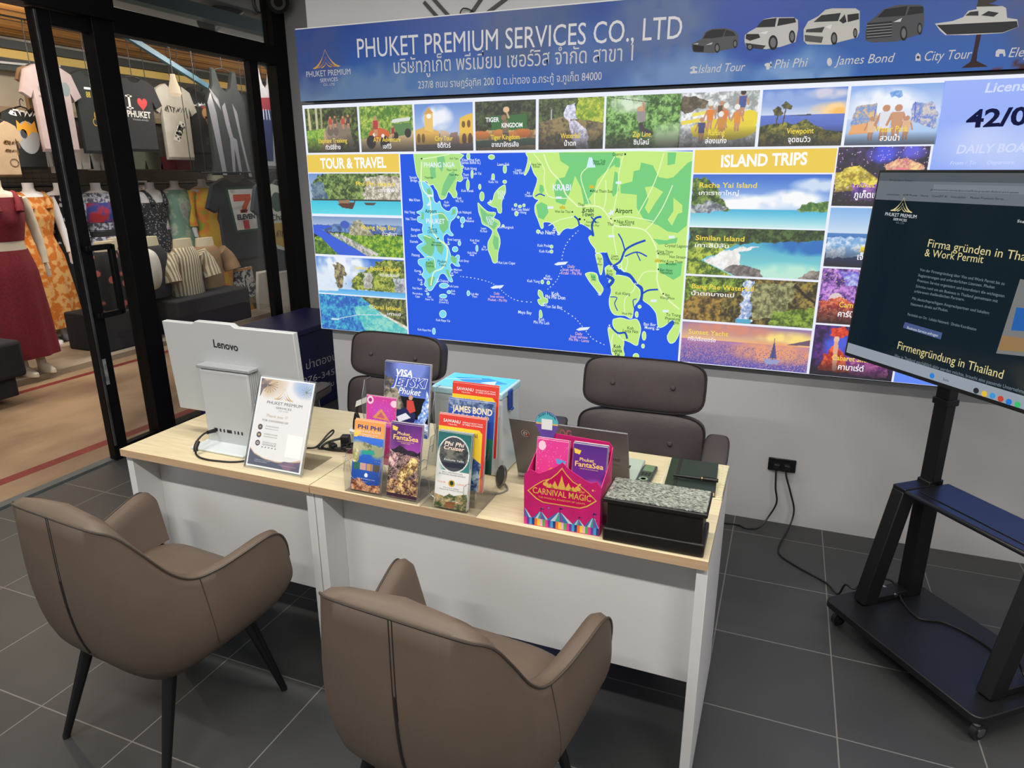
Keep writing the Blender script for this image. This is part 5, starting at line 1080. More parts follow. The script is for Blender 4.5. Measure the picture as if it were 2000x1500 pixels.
ca = MB(); ca.tube([(-1.737, 1.648, .80), (-1.735, 1.60, .806), (-1.738, 1.565, .785), (-1.733, 1.558, .765), (-1.728, 1.552, .7545), (-1.69, 1.535, .7535), (-1.63, 1.535, .7535), (-1.55, 1.56, .7535), (-1.48, 1.66, .7535), (-1.44, 1.72, .7535), (-1.40, 1.745, .7535), (-1.39, 1.80, .78), (-1.378, 1.815, .792), (-1.37, 1.80, .785), (-1.385, 1.74, .757), (-1.33, 1.76, .755), (-1.27, 1.80, .756)], .0032, CABLE, 8, 6)
c = tag(ca.build('power_cable'), 'thin black cable plugged into the back of the grey computer', 'cable')
MB().cone((-1.737, 1.652, .80), (-1.736, 1.618, .805), .007, .006, CABLE).build('connector', c)
MB().tube([(-1.736, 1.575, .79), (-1.734, 1.56, .774), (-1.731, 1.556, .762)], .0075, CABLE, 12, 3).build('ferrite_bead', c)

# ---- acrylic stand with the thank-you card
BY, TY_ = 1.535, 1.648
SV = Vector((0, TY_-BY, .262))
SP = Plane((-1.405, BY, DZ+.003), (1, 0, 0), SV)
t = thing('sign_holder', 'clear slanted acrylic stand holding a printed thank-you card, in front of the computer', 'sign', (-1.405, 1.6, DZ))
L = .292; hw2 = .108
def sheet(mb, pl, u0, v0, u1, v1, n0, n1, m):
    P = [pl.P(u, v, n) for n in (n0, n1) for u, v in ((u0, v0), (u1, v0), (u1, v1), (u0, v1))]
    mb.add(P, [(3, 2, 1, 0), (4, 5, 6, 7), (0, 1, 5, 4), (1, 2, 6, 5), (2, 3, 7, 6), (3, 0, 4, 7)], m)
mb = MB(); sheet(mb, SP, -hw2, 0, hw2, L, .0012, .0042, ACR); mb.build('front_sheet', t, world=True, smooth_a=0)
mb = MB(); sheet(mb, SP, -hw2, 0, hw2, L, -.0045, -.0018, ACR); mb.build('back_sheet', t, world=True, smooth_a=0)
mb = MB(); mb.box((0, .045, .0015), (.21, .11, .003), ACR); mb.build('foot', t, smooth_a=0)
mb = MB()
for u in (-hw2, hw2): sheet(mb, SP, u-.0006, 0, u+.0006, L, -.0045, .0042, ACE)
mb.build('polished_edges', t, world=True, smooth_a=0)
card = tag(MB().flat(SP, [(-.1035, .006), (.1035, .006), (.1035, .287), (-.1035, .287)], WHITE, .0006, .0014).build('card', smooth_a=0), 'white thank-you card with gold roof emblem inside the acrylic stand', 'card')
CM = vmat('card_print', rough=.4)
cw, chh = .0985, .281
picture('card_print', SP, rect(-cw, .01, cw, .283), [('g', 0, 1, (226, 224, 224), (232, 230, 228)), ('b', .2, .02, .35, .22, (200, 170, 130)), ('b', .9, .05, .3, .15, (150, 176, 214)), ('n', [(0, 0), (.22, 0), (.12, .08), (0, .2)], (56, 48, 66), (150, 120, 110), 14)]
   + [('l', [(.17, .07), (.17+.17*math.cos(a), .07+.09*math.sin(a))], (88, 66, 54), .005) for a in [k*.36-.5 for k in range(13)]] + [('l', [(.9, .1), (.9+.1*math.cos(a), .1+.07*math.sin(a))], (90, 110, 80), .004) for a in [k*.5 for k in range(12)]]
   + [('p', [(0, .8), (.1, .86), (.3, .905), (.55, .92), (.8, .905), (1, .86), (1, 1), (0, 1)], (200, 170, 130)), ('p', [(0, .815), (.1, .872), (.3, .915), (.55, .932), (.8, .917), (1, .88), (1, 1), (0, 1)], (44, 48, 78)), ('n', [(.6, .94), (.9, .9), (1, .88), (1, 1), (.7, 1)], (60, 50, 84), (130, 84, 110), 5)], CM, card, n=.0009, res=.0012)
mb = MB(); INK = ink((36, 32, 40)); INKG = ink((90, 86, 90))
def ct(s, x, y, w, h, m, **k):                     # card text: x centre, y from the top, in card fractions
    u = -cw+2*cw*x; v = .283-.273*y
    text(mb, SP, s, (u-cw*w, v), (u+cw*w, v), h*.273, m, n=.00112, **k)
logo(mb, SP, (-.038, .222), (.034, .222), GOLD, ink((150, 110, 80)), .00095)
ct('PHUKET PREMIUM', .52, .285, .68, .034, INK); ct('SERVICES', .52, .33, .3, .022, INK); ct('CO., LTD', .52, .357, .18, .014, INKG)
ct('Thank you ♡', .42, .435, .42, .03, ink((176, 150, 100)), shear=.35); ct('FOR CHOOSING US!', .4, .488, .5, .022, INK)
for y, a, b in ((.56, 'YOUR REVIEW', 'MEANS A LOT'), (.65, 'SHARE YOUR', 'EXPERIENCE'), (.745, 'REVIEW US ON', 'GOOGLE')):
    mb.flat(SP, disc((-cw+2*cw*.13, .283-.273*y), .0092, .0092, 20), ink((58, 40, 46)), .00093)
    ct(a, .36, y-.012, .26, .013, INK); ct(b, .36, y+.016, .26, .02 if b == 'GOOGLE' else .011, INK if b == 'GOOGLE' else INKG)
ct('★ ★ ★ ★ ★', .36, .79, .3, .014, INK)
ct('G', .13, .757, .045, .026, ink((230, 220, 210)), bold=.02); ct('♥', .13, .66, .045, .018, GOLD); ct('★', .13, .57, .05, .02, GOLD)
ct('237/8 Rat-U-Thit 200 Pee Road', .28, .938, .3, .01, ink((200, 200, 214))); ct('Patong, Phuket 83150', .25, .957, .24, .01, ink((200, 200, 214))); ct('www.phuket-premium.com', .76, .956, .34, .01, ink((190, 170, 180)))
mb.flat(SP, [(cw*.36, .283-.273*.85), (cw*.95, .283-.273*.85), (cw*.95, .283-.273*.6), (cw*.36, .283-.273*.6)], ink((244, 244, 242)), .00092)
mb.build('lettering', card, world=True, smooth_a=0)

# ---- brochure holders and brochures
PAPER = mat('paper_edge', (214, 212, 206), .7)
BP = vmat('glossy_print', rough=.25, coat=.3)


def brochure(bl, w, h, lean, ops, texts, label, n=4, gap=.0022, group=None, yaw=0., back=(140, 140, 140), thick=.0012, name='brochure'):
    """leaflets standing one behind the other; the front one carries its picture and its writing"""
    a = math.radians(lean)
    U = Vector((math.cos(yaw), math.sin(yaw), 0)); D = Vector((-math.sin(yaw), math.cos(yaw), 0))
    V = D*math.sin(a)+Vector((0, 0, 1))*math.cos(a)
    for k in range(n):
        rs = random.Random(int(bl[0]*1e4)+k)
        O = Vector(bl)+D*(k*gap)+U*(rs.uniform(-.0018, .0018) if k else 0)+Vector((0, 0, rs.uniform(0, .004) if k else 0))
        pl = Plane(O, U, V)
        mb = MB(); sheet(mb, pl, 0, 0, w, h, -thick, 0, PAPER)
        o = mb.build(name, smooth_a=0)
        if k == 0:
            tag(o, label, 'brochure', group)
            picture('cover_picture', pl, rect(.0004, .0004, w-.0004, h-.0004), ops, BP, o, n=.0003, res=.0011)
            tb = MB()
            for s, x, y, ww, hh, c, kw in texts:
                u = w*x; v = h*(1-y); kw = dict(dict(n=.0006), **kw); text(tb, pl, s, (u-w*ww/2, v), (u+w*ww/2, v), hh*h, ink(c), **kw)
            if texts: tb.build('cover_lettering', o, smooth_a=0)
        else:
            tag(o, 'leaflet stacked behind the '+' '.join(label.split()[:11]), 'brochure', (group or label)+' copies')
            picture('cover_picture', pl, rect(.0004, .0004, w-.0004, h-.0004), ops[:3], BP, o, n=.0003, res=.012)
    return


def holder(x0, x1, y0, cols, tiers, label, lip):
    t = thing('brochure_holder', label, 'holder', ((x0+x1)/2, y0, DZ))
    w = x1-x0
    side = [(0, 0), (0, lip*.55), (.02, lip), (.052, lip)]
    y, z = .052, lip
    for ty, tz in tiers: side += [(ty-.004, tz-.06), (ty+.02, tz), (ty+.045, tz)]; y = ty+.045; z = tz
    side += [(y+.006, z), (y-.01, 0)]
    for i in range(cols+1):
        x = -w/2+w*i/cols
        pl = Plane(((x0+x1)/2+x-.00125, y0, DZ), (0, 1, 0), (0, 0, 1))
        o = MB().flat(pl, side, ACR, .0025, .0025).build('side_wall' if i in (0, cols) else 'divider', t, world=True, smooth_a=0)
        MB().tube([pl.P(*p, .0012) for p in side[1:-1]], .001, ACE, 5, 1).build('polished_edge', o, smooth_a=60); o.children[0].data.transform(mw(o).inverted())
    MB().box((0, (y-.01)/2, .0015), (w, y-.01, .003), ACR).build('base', t, smooth_a=0)
    pl = Plane(((x0+x1)/2, y0, DZ), (1, 0, 0), (0, 0, 1))
    for i in range(cols):
        a0 = -w/2+w*i/cols+.002; a1 = -w/2+w*(i+1)/cols-.002; c = (a0+a1)/2; q = (a1-a0)*.32
        P = [(a0, 0), (a1, 0), (a1, lip*.95), (c+q+.012, lip*.95), (c+q, lip*.85), (c+q-.004, lip*.45), (c+q-.018, lip*.36), (c-q+.018, lip*.36), (c-q+.004, lip*.45), (c-q, lip*.85), (c-q-.012, lip*.95), (a0, lip*.95)]
        MB().flat(pl, P, ACR, 0, .0025).build('pocket_front', t, world=True, smooth_a=0)
        mb = MB()
        mb.tube([pl.P(*p, .0004) for p in P[2:]], .0008, ACE, 5, 1); mb.build('pocket_rim', t, world=True)
    for ty, tz in tiers:
        MB().add([Vector((sx*w/2, yy, zz)) for yy, zz in ((ty-.005, .003), (ty+.014, tz-.02)) for sx in (-1, 1)], [(0, 1, 3, 2)], ACR).build('tier_panel', t, smooth_a=0)
        MB().box((0, ty-.004, tz-.115), (w-.004, .0025, .08), ACR).build('tier_front', t, smooth_a=0)
    return t
holder(-1.12, -.884, 1.508, 2, [(.078, .165), (.118, .30)], 'clear four-pocket acrylic holder with the leaflets nearest the thank-you card', .115)
holder(-.870, -.700, 1.500, 1, [(.05, .15), (.09, .19), (.125, .225)], 'clear tiered acrylic holder with the leaflets next to the pink dispenser', .10)
W_, Y_, K_ = (244, 244, 244), (240, 210, 70), (30, 26, 40)
brochure((-1.108, 1.517, .756), .1, .203, 14, [('g', 0, .3, (236, 150, 60), (226, 170, 90)), ('g', .22, 1, (40, 110, 220), (30, 70, 160)), ('n', [(0, .3), (1, .34), (1, .46), (0, .42)], (96, 110, 80), (190, 176, 140), 14), ('b', .12, .4, .3, .14, (200, 190, 150)), ('b', .85, .42, .3, .12, (150, 160, 120)), ('p', [(.3, .42), (.7, .4), (.75, .46), (.3, .48)], (40, 160, 140)), ('n', [(0, .4), (.2, .42), (.22, .55), (.1, .62), (0, .6)], (150, 150, 80), (226, 220, 190), 10), ('p', [(0, .14), (.25, .16), (.1, .24), (0, .24)], (240, 200, 70)),
    ('p', [(.06, .6), (.26, .6), (.26, .7), (.06, .7)], (50, 110, 90)), ('p', [(.28, .6), (.48, .6), (.48, .7), (.28, .7)], (206, 160, 150)), ('p', [(.5, .6), (.7, .6), (.7, .7), (.5, .7)], (196, 150, 96)), ('p', [(.72, .6), (.94, .6), (.94, .7), (.72, .7)], (90, 80, 70)), ('e', .5, .77, .06, .03, (236, 240, 250)), ('n', [(0, .84), (.3, .82), (.6, .93), (1, .86), (1, 1.05), (0, 1.05)], (120, 60, 40), (250, 190, 140), 22)],
    [('PHI PHI', .5, .115, .76, .055, (50, 56, 120), dict(bold=.02)), ('MAYA BAY ISLAND', .5, .162, .8, .028, (246, 236, 220), {}), ('SNORKELING TOUR', .5, .2, .6, .017, W_, {}), ('BY SPEED BOAT', .5, .222, .4, .013, W_, {}), ('tour & travel service', .5, .83, .6, .012, W_, {})],
    'blue and orange Phi Phi island leaflet at the front left of the holder', 5)
brochure((-.987, 1.517, .756), .1, .21, 14, [('g', 0, .4, (90, 40, 120), (170, 70, 176)), ('b', .1, .1, .6, .3, (80, 34, 110)), ('n', [(0, .36), (.35, .3), (.6, .36), (1, .34), (1, .44), (0, .46)], (30, 24, 40), (60, 44, 60), 6), ('n', [(0, .38), (1, .44), (1, 1.05), (0, 1.05)], (50, 36, 44), (170, 130, 130), 12), ('n', [(0, .78), (1, .7), (1, 1), (0, 1)], (84, 40, 40), (246, 206, 130), 18), ('n', [(.7, .44), (.95, .44), (.9, .62), (.4, .8), (.3, .7)], (110, 70, 40), (255, 230, 150), 18), ('n', [(.02, .36), (.3, .45), (.25, .6), (.02, .56)], (120, 80, 100), (246, 206, 200), 20), ('s', [(0, .4), (1, .4), (1, 1), (0, 1)], (255, 236, 190), .05), ('p', [(.04, .03), (.22, .05), (.2, .1), (.06, .09)], (246, 206, 80)), ('p', [(0, .95), (1, .95), (1, 1), (0, 1)], (60, 30, 50))],
    [('Phuket', .42, .15, .4, .042, (250, 214, 140), dict(bold=.01)), ('FantaSea', .5, .215, .8, .062, (250, 206, 120), dict(bold=.018)), ('THE ULTIMATE NIGHTTIME', .5, .245, .55, .012, (246, 206, 150), {}), ('THEME PARK', .5, .265, .3, .012, (246, 206, 150), {})],
    'purple FantaSea show leaflet at the front right of the four-pocket holder', 4)
brochure((-1.098, 1.585, .815), .1, .2, 10, [('g', 0, 1, (206, 60, 150), (226, 80, 150)), ('b', .5, .3, .5, .3, (196, 70, 190)), ('s', FULL, (250, 200, 230), .012), ('e', .12, .06, .11, .06, (246, 206, 226)), ('e', .12, .06, .06, .03, (150, 40, 120)), ('e', .93, .08, .12, .05, (246, 206, 226)), ('p', [(.2, .32), (.5, .17), (.8, .34)], (216, 150, 90)), ('p', [(.36, .3), (.5, .22), (.64, .31)], (196, 90, 120))],
    [('CARNIVAL MAGIC', .5, .385, .78, .035, (250, 206, 130), dict(bold=.01)), ('THE MAGICAL KINGDOM OF LIGHTS', .5, .41, .7, .012, (250, 206, 160), {})],
    'pink carnival leaflet in the upper left pocket behind the Phi Phi leaflets', 2)
brochure((-1.043, 1.605, .908), .148, .21, 10, [('g', 0, .45, (40, 50, 110), (90, 120, 210)), ('n', [(0, .18), (.2, .22), (.4, .5), (.5, .7), (0, .85)], (60, 56, 50), (170, 160, 140), 12), ('g', .8, 1, (40, 80, 190), (200, 216, 246)), ('b', .6, .05, .5, .25, (120, 140, 220)), ('n', [(.95, .35), (1.05, .5), (.9, .9), (.5, .9), (.45, .82), (.75, .8)], (80, 130, 220), (246, 250, 255), 14), ('n', [(.1, .85), (.4, .7), (1, .8), (1, 1.05), (.1, 1.05)], (50, 90, 190), (236, 244, 255), 16), ('p', [(.22, .78), (.3, .66), (.5, .6), (.72, .68), (.7, .8), (.5, .84), (.3, .85)], (26, 36, 84)), ('p', [(.3, .75), (.5, .68), (.62, .74), (.36, .82)], (226, 230, 240)), ('p', [(.52, .5), (.66, .5), (.72, .64), (.6, .68), (.52, .62)], (206, 70, 60)), ('e', .6, .46, .045, .035, (206, 160, 130)), ('p', [(0, .92), (.5, .92), (.46, .97), (0, .97)], (24, 30, 70)), ('p', [(.5, .92), (.9, .9), (.88, .96), (.46, .97)], (236, 214, 150))],
    [('VISA', .44, .175, .36, .085, (246, 246, 250), dict(bold=.03, shear=.2)), ('JETSKI', .56, .312, .8, .125, (230, 236, 255), dict(bold=.05, shear=.25)), ('JETSKI', .55, .308, .79, .12, (60, 84, 200), dict(bold=.015, shear=.25, n=.0009)), ('Phuket', .57, .42, .5, .085, (246, 248, 255), dict(shear=.3, bold=.01)), ('6 ISLANDS', .2, .96, .3, .035, W_, dict(bold=.02))],
    'tall blue jet ski leaflet standing topmost in the holder', 4, gap=.003)
brochure((-.831, 1.509, .756), .1, .21, 13, [('g', 0, .5, (40, 104, 106), (60, 130, 130)), ('g', .5, 1, (232, 232, 230), (226, 226, 222)), ('b', 0, .45, .25, .25, (206, 210, 206)), ('e', .5, .28, .47, .24, (226, 230, 226)), ('e', .5, .28, .44, .225, (70, 76, 84)), ('n', [(.08, .2), (.92, .2), (.92, .36), (.08, .36)], (50, 56, 60), (120, 120, 110), 10), ('p', [(.12, .4), (.88, .38), (.8, .45), (.3, .46)], (40, 44, 60)), ('e', .5, .665, .1, .045, (200, 160, 40)), ('e', .5, .66, .06, .03, (40, 60, 40)), ('n', [(0, .84), (1, .8), (1, 1.05), (0, 1.05)], (60, 80, 50), (200, 170, 120), 14), ('p', [(.35, .92), (.65, .9), (.62, .99), (.36, .99)], (150, 100, 60))],
    [('Phi Phi', .5, .17, .6, .05, (246, 226, 206), dict(shear=.2, bold=.02)), ('Cruiser', .5, .225, .62, .05, (246, 214, 196), dict(shear=.2, bold=.02)), ('Exclusive Yacht', .52, .37, .6, .026, W_, dict(shear=.2)), ('BEST DESTINATION', .5, .535, .6, .017, (70, 70, 90), {}), ('BY PHI PHI CRUISER PHUKET', .5, .562, .8, .017, (70, 70, 90), {}), ('YOUR', .19, .672, .26, .022, (226, 130, 80), {}), ('CHOICE', .8, .672, .3, .022, (226, 130, 80), {}), ('Put Your Safety', .5, .735, .46, .016, (90, 90, 100), {}), ('Pleasure & Comfort Service', .5, .76, .7, .016, (90, 90, 100), {})],
    'teal and white cruiser leaflet at the front of the right-hand holder', 6, gap=.003)
SWN = lambda s: [('SAWANU', .28, .1, .36, .042, W_, dict(bold=.01)), ('TRAVEL', .3, .132, .2, .015, W_, {}), ('PREMIUM BOAT TOUR', .72, .085, .42, .018, W_, {}), ('BY SPEED CATAMARAN', .72, .115, .42, .02, W_, {}), (s, .46, .262, .74 if len(s) > 6 else .4, .055, (110, 60, 50), dict(bold=.012))]
swops = [('g', 0, 1, (226, 66, 52), (216, 60, 48)), ('p', [(0, .155), (.86, .155), (.93, .2), (.93, 1), (0, 1)], (240, 206, 60)), ('n', [(.4, .6), (.7, .5), (.93, .6), (.93, 1), (.4, 1)], (40, 70, 120), (170, 190, 200), 10)]
brochure((-.842, 1.548, .800), .142, .203, 10, swops, SWN('PHI PHI – KHAI'), 'red and yellow Phi Phi Khai leaflet right behind the teal cruiser leaflets', 4)
brochure((-.829, 1.586, .838), .14, .2, 9, [('g', 0, 1, (56, 90, 190), (30, 60, 140)), ('b', .5, .05, .6, .12, (120, 140, 190)), ('n', [(0, 0), (1, 0), (1, .1), (0, .12)], (50, 70, 120), (150, 170, 200), 14), ('g', .5, 1, (40, 110, 90), (30, 70, 60))],
    [('JAMES BOND', .52, .17, .86, .085, (240, 226, 200), dict(bold=.03)), ('I S L A N D', .56, .245, .66, .055, (226, 200, 130), dict(bold=.01))], 'blue James Bond island leaflet between the two red and yellow ones', 2)
brochure((-.832, 1.622, .872), .142, .203, 8, swops, SWN('KRABI'), 'red and yellow Krabi leaflet at the back of the right-hand holder', 2)

# ---- pale box with turquoise print behind the holders
t = thing('storage_box', 'pale box with turquoise printed lid and blue latch, behind the right-hand brochure holder', 'box', (-.84, 1.83, DZ))
mb = MB(); mb.box((0, 0, .125), (.226, .15, .25), mat('pale_plastic', (196, 206, 210), .25)); mb.build('body', t, bevel=.01, seg=4)
mb = MB(); mb.box((0, 0, .258), (.232, .156, .022), mat('pale_blue_plastic', (176, 214, 226), .2)); mb.build('lid', t, bevel=.005, seg=3)
TBP = Plane((-.84, 1.83, DZ+.269), (1, 0, 0), (0, 1, 0))
picture('lid_print', TBP, rect(-.108, -.07, .108, .07), [('g', 0, 1, (90, 206, 230), (110, 196, 226)), ('p', [(.1, .3), (.6, .15), (.95, .4), (.5, .8)], (60, 150, 216)), ('p', [(.55, .5), (.75, .3), (.8, .6)], (196, 230, 246)), ('l', [(0, .5), (.5, .25)], (206, 240, 250), .03)], vmat('box_print', rough=.25), t, n=.0006, res=.002)
mb = MB(); BLU = mat('blue_latch', (36, 66, 150), .35)
mb.box((.119, -.02, .235), (.008, .026, .062), BLU); mb.box((.125, -.02, .206), (.006, .018, .008), BLU); mb.build('latch', t, bevel=.003)

# ---- pink dispenser with balloon card
PINK = mat('pink_card', (214, 36, 120), .45, noise=.1, nscale=30)
t = thing('leaflet_dispenser', 'bright pink cardboard dispenser with a balloon-shaped card on top', 'dispenser', (-.466, 1.58, DZ))
FPn = Plane((-.466, 1.519, DZ), (1, .03, 0), (0, 0, 1))
fr_o = [(-.101, 0), (.101, 0), (.101, .135)]+[(.101-.012-.02*k/3, .150-.003*k) for k in range(3)]+[(.06, .15), (.03, .166), (.012, .178), (0, .19), (-.012, .178), (-.03, .166), (-.06, .15), (-.085, .158), (-.101, .142)]
mb = MB(); mb.flat(FPn, fr_o, PINK, 0, .0025); mb.build('front_panel', t, world=True, smooth_a=0)
BPn = Plane((-.466, 1.635, DZ), (1, .03, 0), (0, 0, 1))
mb = MB(); mb.flat(BPn, [(-.1, 0), (.1, 0), (.1, .2), (.09, .212), (-.06, .218), (-.09, .212), (-.1, .2)], PINK, 0, .0025); mb.build('back_panel', t, world=True, smooth_a=0)
for s in (-1, 1):
    pl = Plane((-.466+s*.1, 1.519+s*.003, DZ), (0, 1, 0), (0, 0, 1))
    MB().flat(pl, [(0, 0), (.116, 0), (.116, .2), (.09, .17), (0, .13)], PINK, .001, .002).build('side_panel', t, world=True, smooth_a=0)
MB().box((0, -.002, .002), (.198, .112, .003), PINK).build('base', t)
MB().add([Vector(p) for p in ((-.005, -.05, .003), (-.005, .05, .003), (-.005, .05, .16), (-.005, -.05, .12))], [(0, 1, 2, 3)], PINK).build('divider', t, smooth_a=0)
# printed front: plaque, tents, coloured stripes
mb = MB(); RED = ink((206, 16, 90)); GD = ink((240, 190, 90)); n_ = .0006
plq = [(-.092, .098), (-.07, .118), (-.05, .133), (-.03, .142), (-.012, .16), (0, .176), (.012, .16), (.03, .142), (.05, .133), (.07, .118), (.092, .098), (.078, .086), (.068, .078), (.05, .07), (-.05, .07), (-.068, .078), (-.078, .086)]
mb.flat(FPn, plq, GD, n_); mb.flat(FPn, [(u*.955, .112+(v-.112)*.93) for u, v in plq], RED, n_+.0002)
text(mb, FPn, 'CARNIVAL MAGIC', (-.077, .094), (.077, .094), .0165, GD, n=n_+.0004, bold=.01)
text(mb, FPn, 'the', (.045, .114), (.06, .114), .008, GD, n=n_+.0004, shear=.3)
text(mb, FPn, 'THE MAGICAL KINGDOM OF LIGHTS', (-.062, .083), (.062, .083), .0045, GD, n=n_+.0004)
for k, (u, h) in enumerate(((-.03, .014), (-.018, .022), (0, .04), (.018, .022), (.03, .014))): mb.flat(FPn, [(u-.012, .115), (u+.012, .115), (u+.004, .115+h*.6), (u, .115+h), (u-.004, .115+h*.6)], GD, n_+.0005)
for u in (-.042, .042): mb.flat(FPn, disc((u, .124), .008, .006, 10), GD, n_+.0005); mb.flat(FPn, [(u-.002, .124), (u+.009, .138), (u+.005, .14), (u-.004, .128)], GD, n_+.0006)
mb.build('plaque', t, world=True, smooth_a=0)
mb = MB(); pal = [(230, 60, 150), (250, 210, 60), (60, 160, 220), (80, 180, 90), (240, 120, 60), (110, 60, 160), (240, 180, 210), (40, 60, 130)]
for k in range(28):
    u0 = -.1+.2*k/28; mb.flat(FPn, [(u0, .002), (u0+.2/28, .002), (u0+.2/28, .022), (u0, .022)], ink(pal[(k*5) % 8]), n_)
mb.build('striped_border', t, world=True, smooth_a=0)
mb = MB()
for u, h, w in ((-.1, .03, .02), (-.055, .026, .022), (-.004, .034, .036), (.046, .02, .016), (.084, .034, .022)):
    for i in range(6):
        a0 = max(-.1, u-w+2*w*i/6); a1 = min(.1, u-w+2*w*(i+1)/6)
        if a1 > a0: mb.flat(FPn, [(a0, .022), (a1, .022), (min(max(u+(a1-u)*.15, -.1), .1), .022+h*.8), (min(max(u+(a0-u)*.15, -.1), .1), .022+h*.8)], ink([(60, 120, 190), (200, 220, 230), (70, 170, 160), (130, 90, 170)][i % 4]), n_)
    if abs(u) < .099: mb.line(FPn, [(u, .022+h*.8), (u, .022+h*1.25)], .001, ink((40, 60, 120)), n_); mb.flat(FPn, [(u, .022+h*1.25), (u+.01, .022+h*1.15), (u, .022+h*1.05)], ink((60, 40, 110)), n_)
for k in range(26):
    rs = random.Random(k); u = rs.uniform(-.095, .095); v = rs.uniform(.045, .13)
    if abs(u)/.095+abs(v-.11)/.06 > 1.0 and v < .13: mb.flat(FPn, disc((u, v), rs.uniform(.001, .003), None, 6), ink([(240, 150, 200), (110, 150, 220), (250, 190, 120)][k % 3]), n_)
mb.build('printed_tents', t, world=True, smooth_a=0)
bc = BPn.hit(1069, 826); mb = MB(); r = .032
mb.flat(BPn, [(bc[0]+r*math.cos(a), bc[1]+r*math.sin(a)) for a in [math.radians(k) for k in range(-40, 221, 10)]]+[(bc[0]-.016, bc[1]-.05), (bc[0]-.014, bc[1]-.075), (bc[0]+.014, bc[1]-.075), (bc[0]+.016, bc[1]-.05)], ink((110, 80, 170)), .003, .002)
bl = mb.build('balloon_card', t, world=True, smooth_a=0)
mb = MB()
mb.flat(BPn, [(bc[0]+r*.97*math.cos(a), bc[1]+r*.97*math.sin(a)) for a in [math.radians(k) for k in range(0, 181, 10)]], ink((90, 190, 200)), .0034)
mb.flat(BPn, [(bc[0]-r*.97, bc[1]), (bc[0]+r*.97, bc[1]), (bc[0]+r*.95, bc[1]-.004), (bc[0]-r*.95, bc[1]-.004)], ink((240, 190, 90)), .0036)
mb.flat(BPn, [(bc[0]-.015, bc[1]-.018), (bc[0]+.015, bc[1]-.018), (bc[0]+.015, bc[1]+.012), (bc[0]-.015, bc[1]+.012)], WHITE, .0038)
text(mb, BPn, 'Scan Here', (bc[0]-.024, bc[1]+.012), (bc[0]+.024, bc[1]+.012), .009, ink((40, 34, 80)), n=.0042, arc=.0125)
mb.build('balloon_print', bl, world=False, smooth_a=0)
bp_ = COL.objects[-1] if False else bpy.data.objects['balloon_print']
bp_.parent = t; bp_.data.transform(mw(t).inverted())
brochure((-.556, 1.555, .757), .086, .212, 9, [('g', 0, 1, (226, 60, 150), (236, 80, 150)), ('s', FULL, (250, 180, 220), .02), ('e', .16, .08, .12, .06, (246, 206, 226)), ('p', [(.62, .22), (.95, .24), (.9, .3), (.66, .28)], (90, 160, 226)), ('p', [(.2, .46), (.5, .34), (.8, .46)], (220, 150, 80))],
    [('CARNIVAL MAGIC', .5, .52, .8, .035, (250, 200, 110), dict(bold=.01))], 'pink carnival leaflet in the left half of the pink dispenser', 6)
brochure((-.458, 1.558, .757), .09, .212, 9, [('g', 0, .6, (84, 40, 130), (130, 60, 160)), ('b', .7, .6, .5, .2, (190, 100, 190)), ('n', [(0, .5), (.4, .44), (1, .52), (1, 1), (0, 1)], (26, 22, 40), (60, 44, 60), 8), ('p', [(.02, .06), (.24, .08), (.2, .13), (.05, .12)], (246, 206, 80))],
    [('Phuket', .42, .21, .42, .042, (250, 214, 140), dict(bold=.01)), ('FantaSea', .5, .28, .84, .062, (250, 206, 120), dict(bold=.018)), ('THE ULTIMATE THEME PARK', .5, .31, .55, .012, (246, 206, 150), {})], 'purple FantaSea leaflet in the right half of the pink dispenser', 7)

# ---- carved box
DW = mat('dark_wood', (26, 22, 22), .4, noise=.3, nscale=10, stretch=(8, 8, 1))
t = thing('carved_box', 'black wooden box with silvery embossed lid at the right end of the desk', 'box', (-.231, 1.572, DZ), .01)
MB().box((0, 0, .018), (.248, .124, .036), DW).build('plinth', t, bevel=.004)
MB().box((0, 0, .07), (.232, .108, .075), DW).build('body', t, bevel=.002)
m = mat('embossed_silver', (206, 212, 200), .32, metal=.55, rgb2=(54, 58, 52), nscale=210, bump=.8, bscale=260, detail=3, stretch=(.7, 1.5, 1))
MB().box((0, 0, .112), (.252, .128, .012), DW).build('lid', t, bevel=.003)
MB().box((0, 0, .1195), (.244, .12, .004), m).build('lid_plate', t, bevel=.0015)

# ---- laptop
t = thing('laptop', 'open silver laptop with stickers on its lid, turned away', 'laptop', (-.515, 1.778, DZ), 0)
AL = mat('silver_aluminium', (122, 120, 124), .35, metal=.5)
MB().box((0, .118, .0095), (.346, .226, .014), mat('silver_base', (190, 200, 196), .35, metal=.3)).build('base', t, bevel=.003)
MB().box((0, .12, .0168), (.28, .1, .0012), mat('key_black', (30, 30, 32), .5)).build('keyboard', t)
MB().box((.169, .1, .009), (.002, .03, .005), BLACK).build('side_ports', t)
for sx in (-1, 1): MB().cone((sx*.13, .0, .0025), (sx*.13, .24, .0025), .003, .003, BLACK, 8).build('foot_strip', t)
a = math.radians(-20); Ml = mw(t)
LPn = Plane(Ml @ Vector((0, .004, .014)), Ml.to_3x3() @ Vector((1, 0, 0)), Ml.to_3x3() @ Vector((0, math.sin(a), math.cos(a))))
mb = MB(); sheet(mb, LPn, -.172, .0, .172, .212, -.006, 0, AL); mb.build('lid', t, world=True, bevel=.002)
mb = MB(); sheet(mb, LPn, -.168, .006, .168, .208, -.0066, -.006, mat('dark_glass', (12, 12, 14), .1)); mb.build('display_glass', t, world=True)
mb = MB(); lc = LPn.hit(1026, 846)
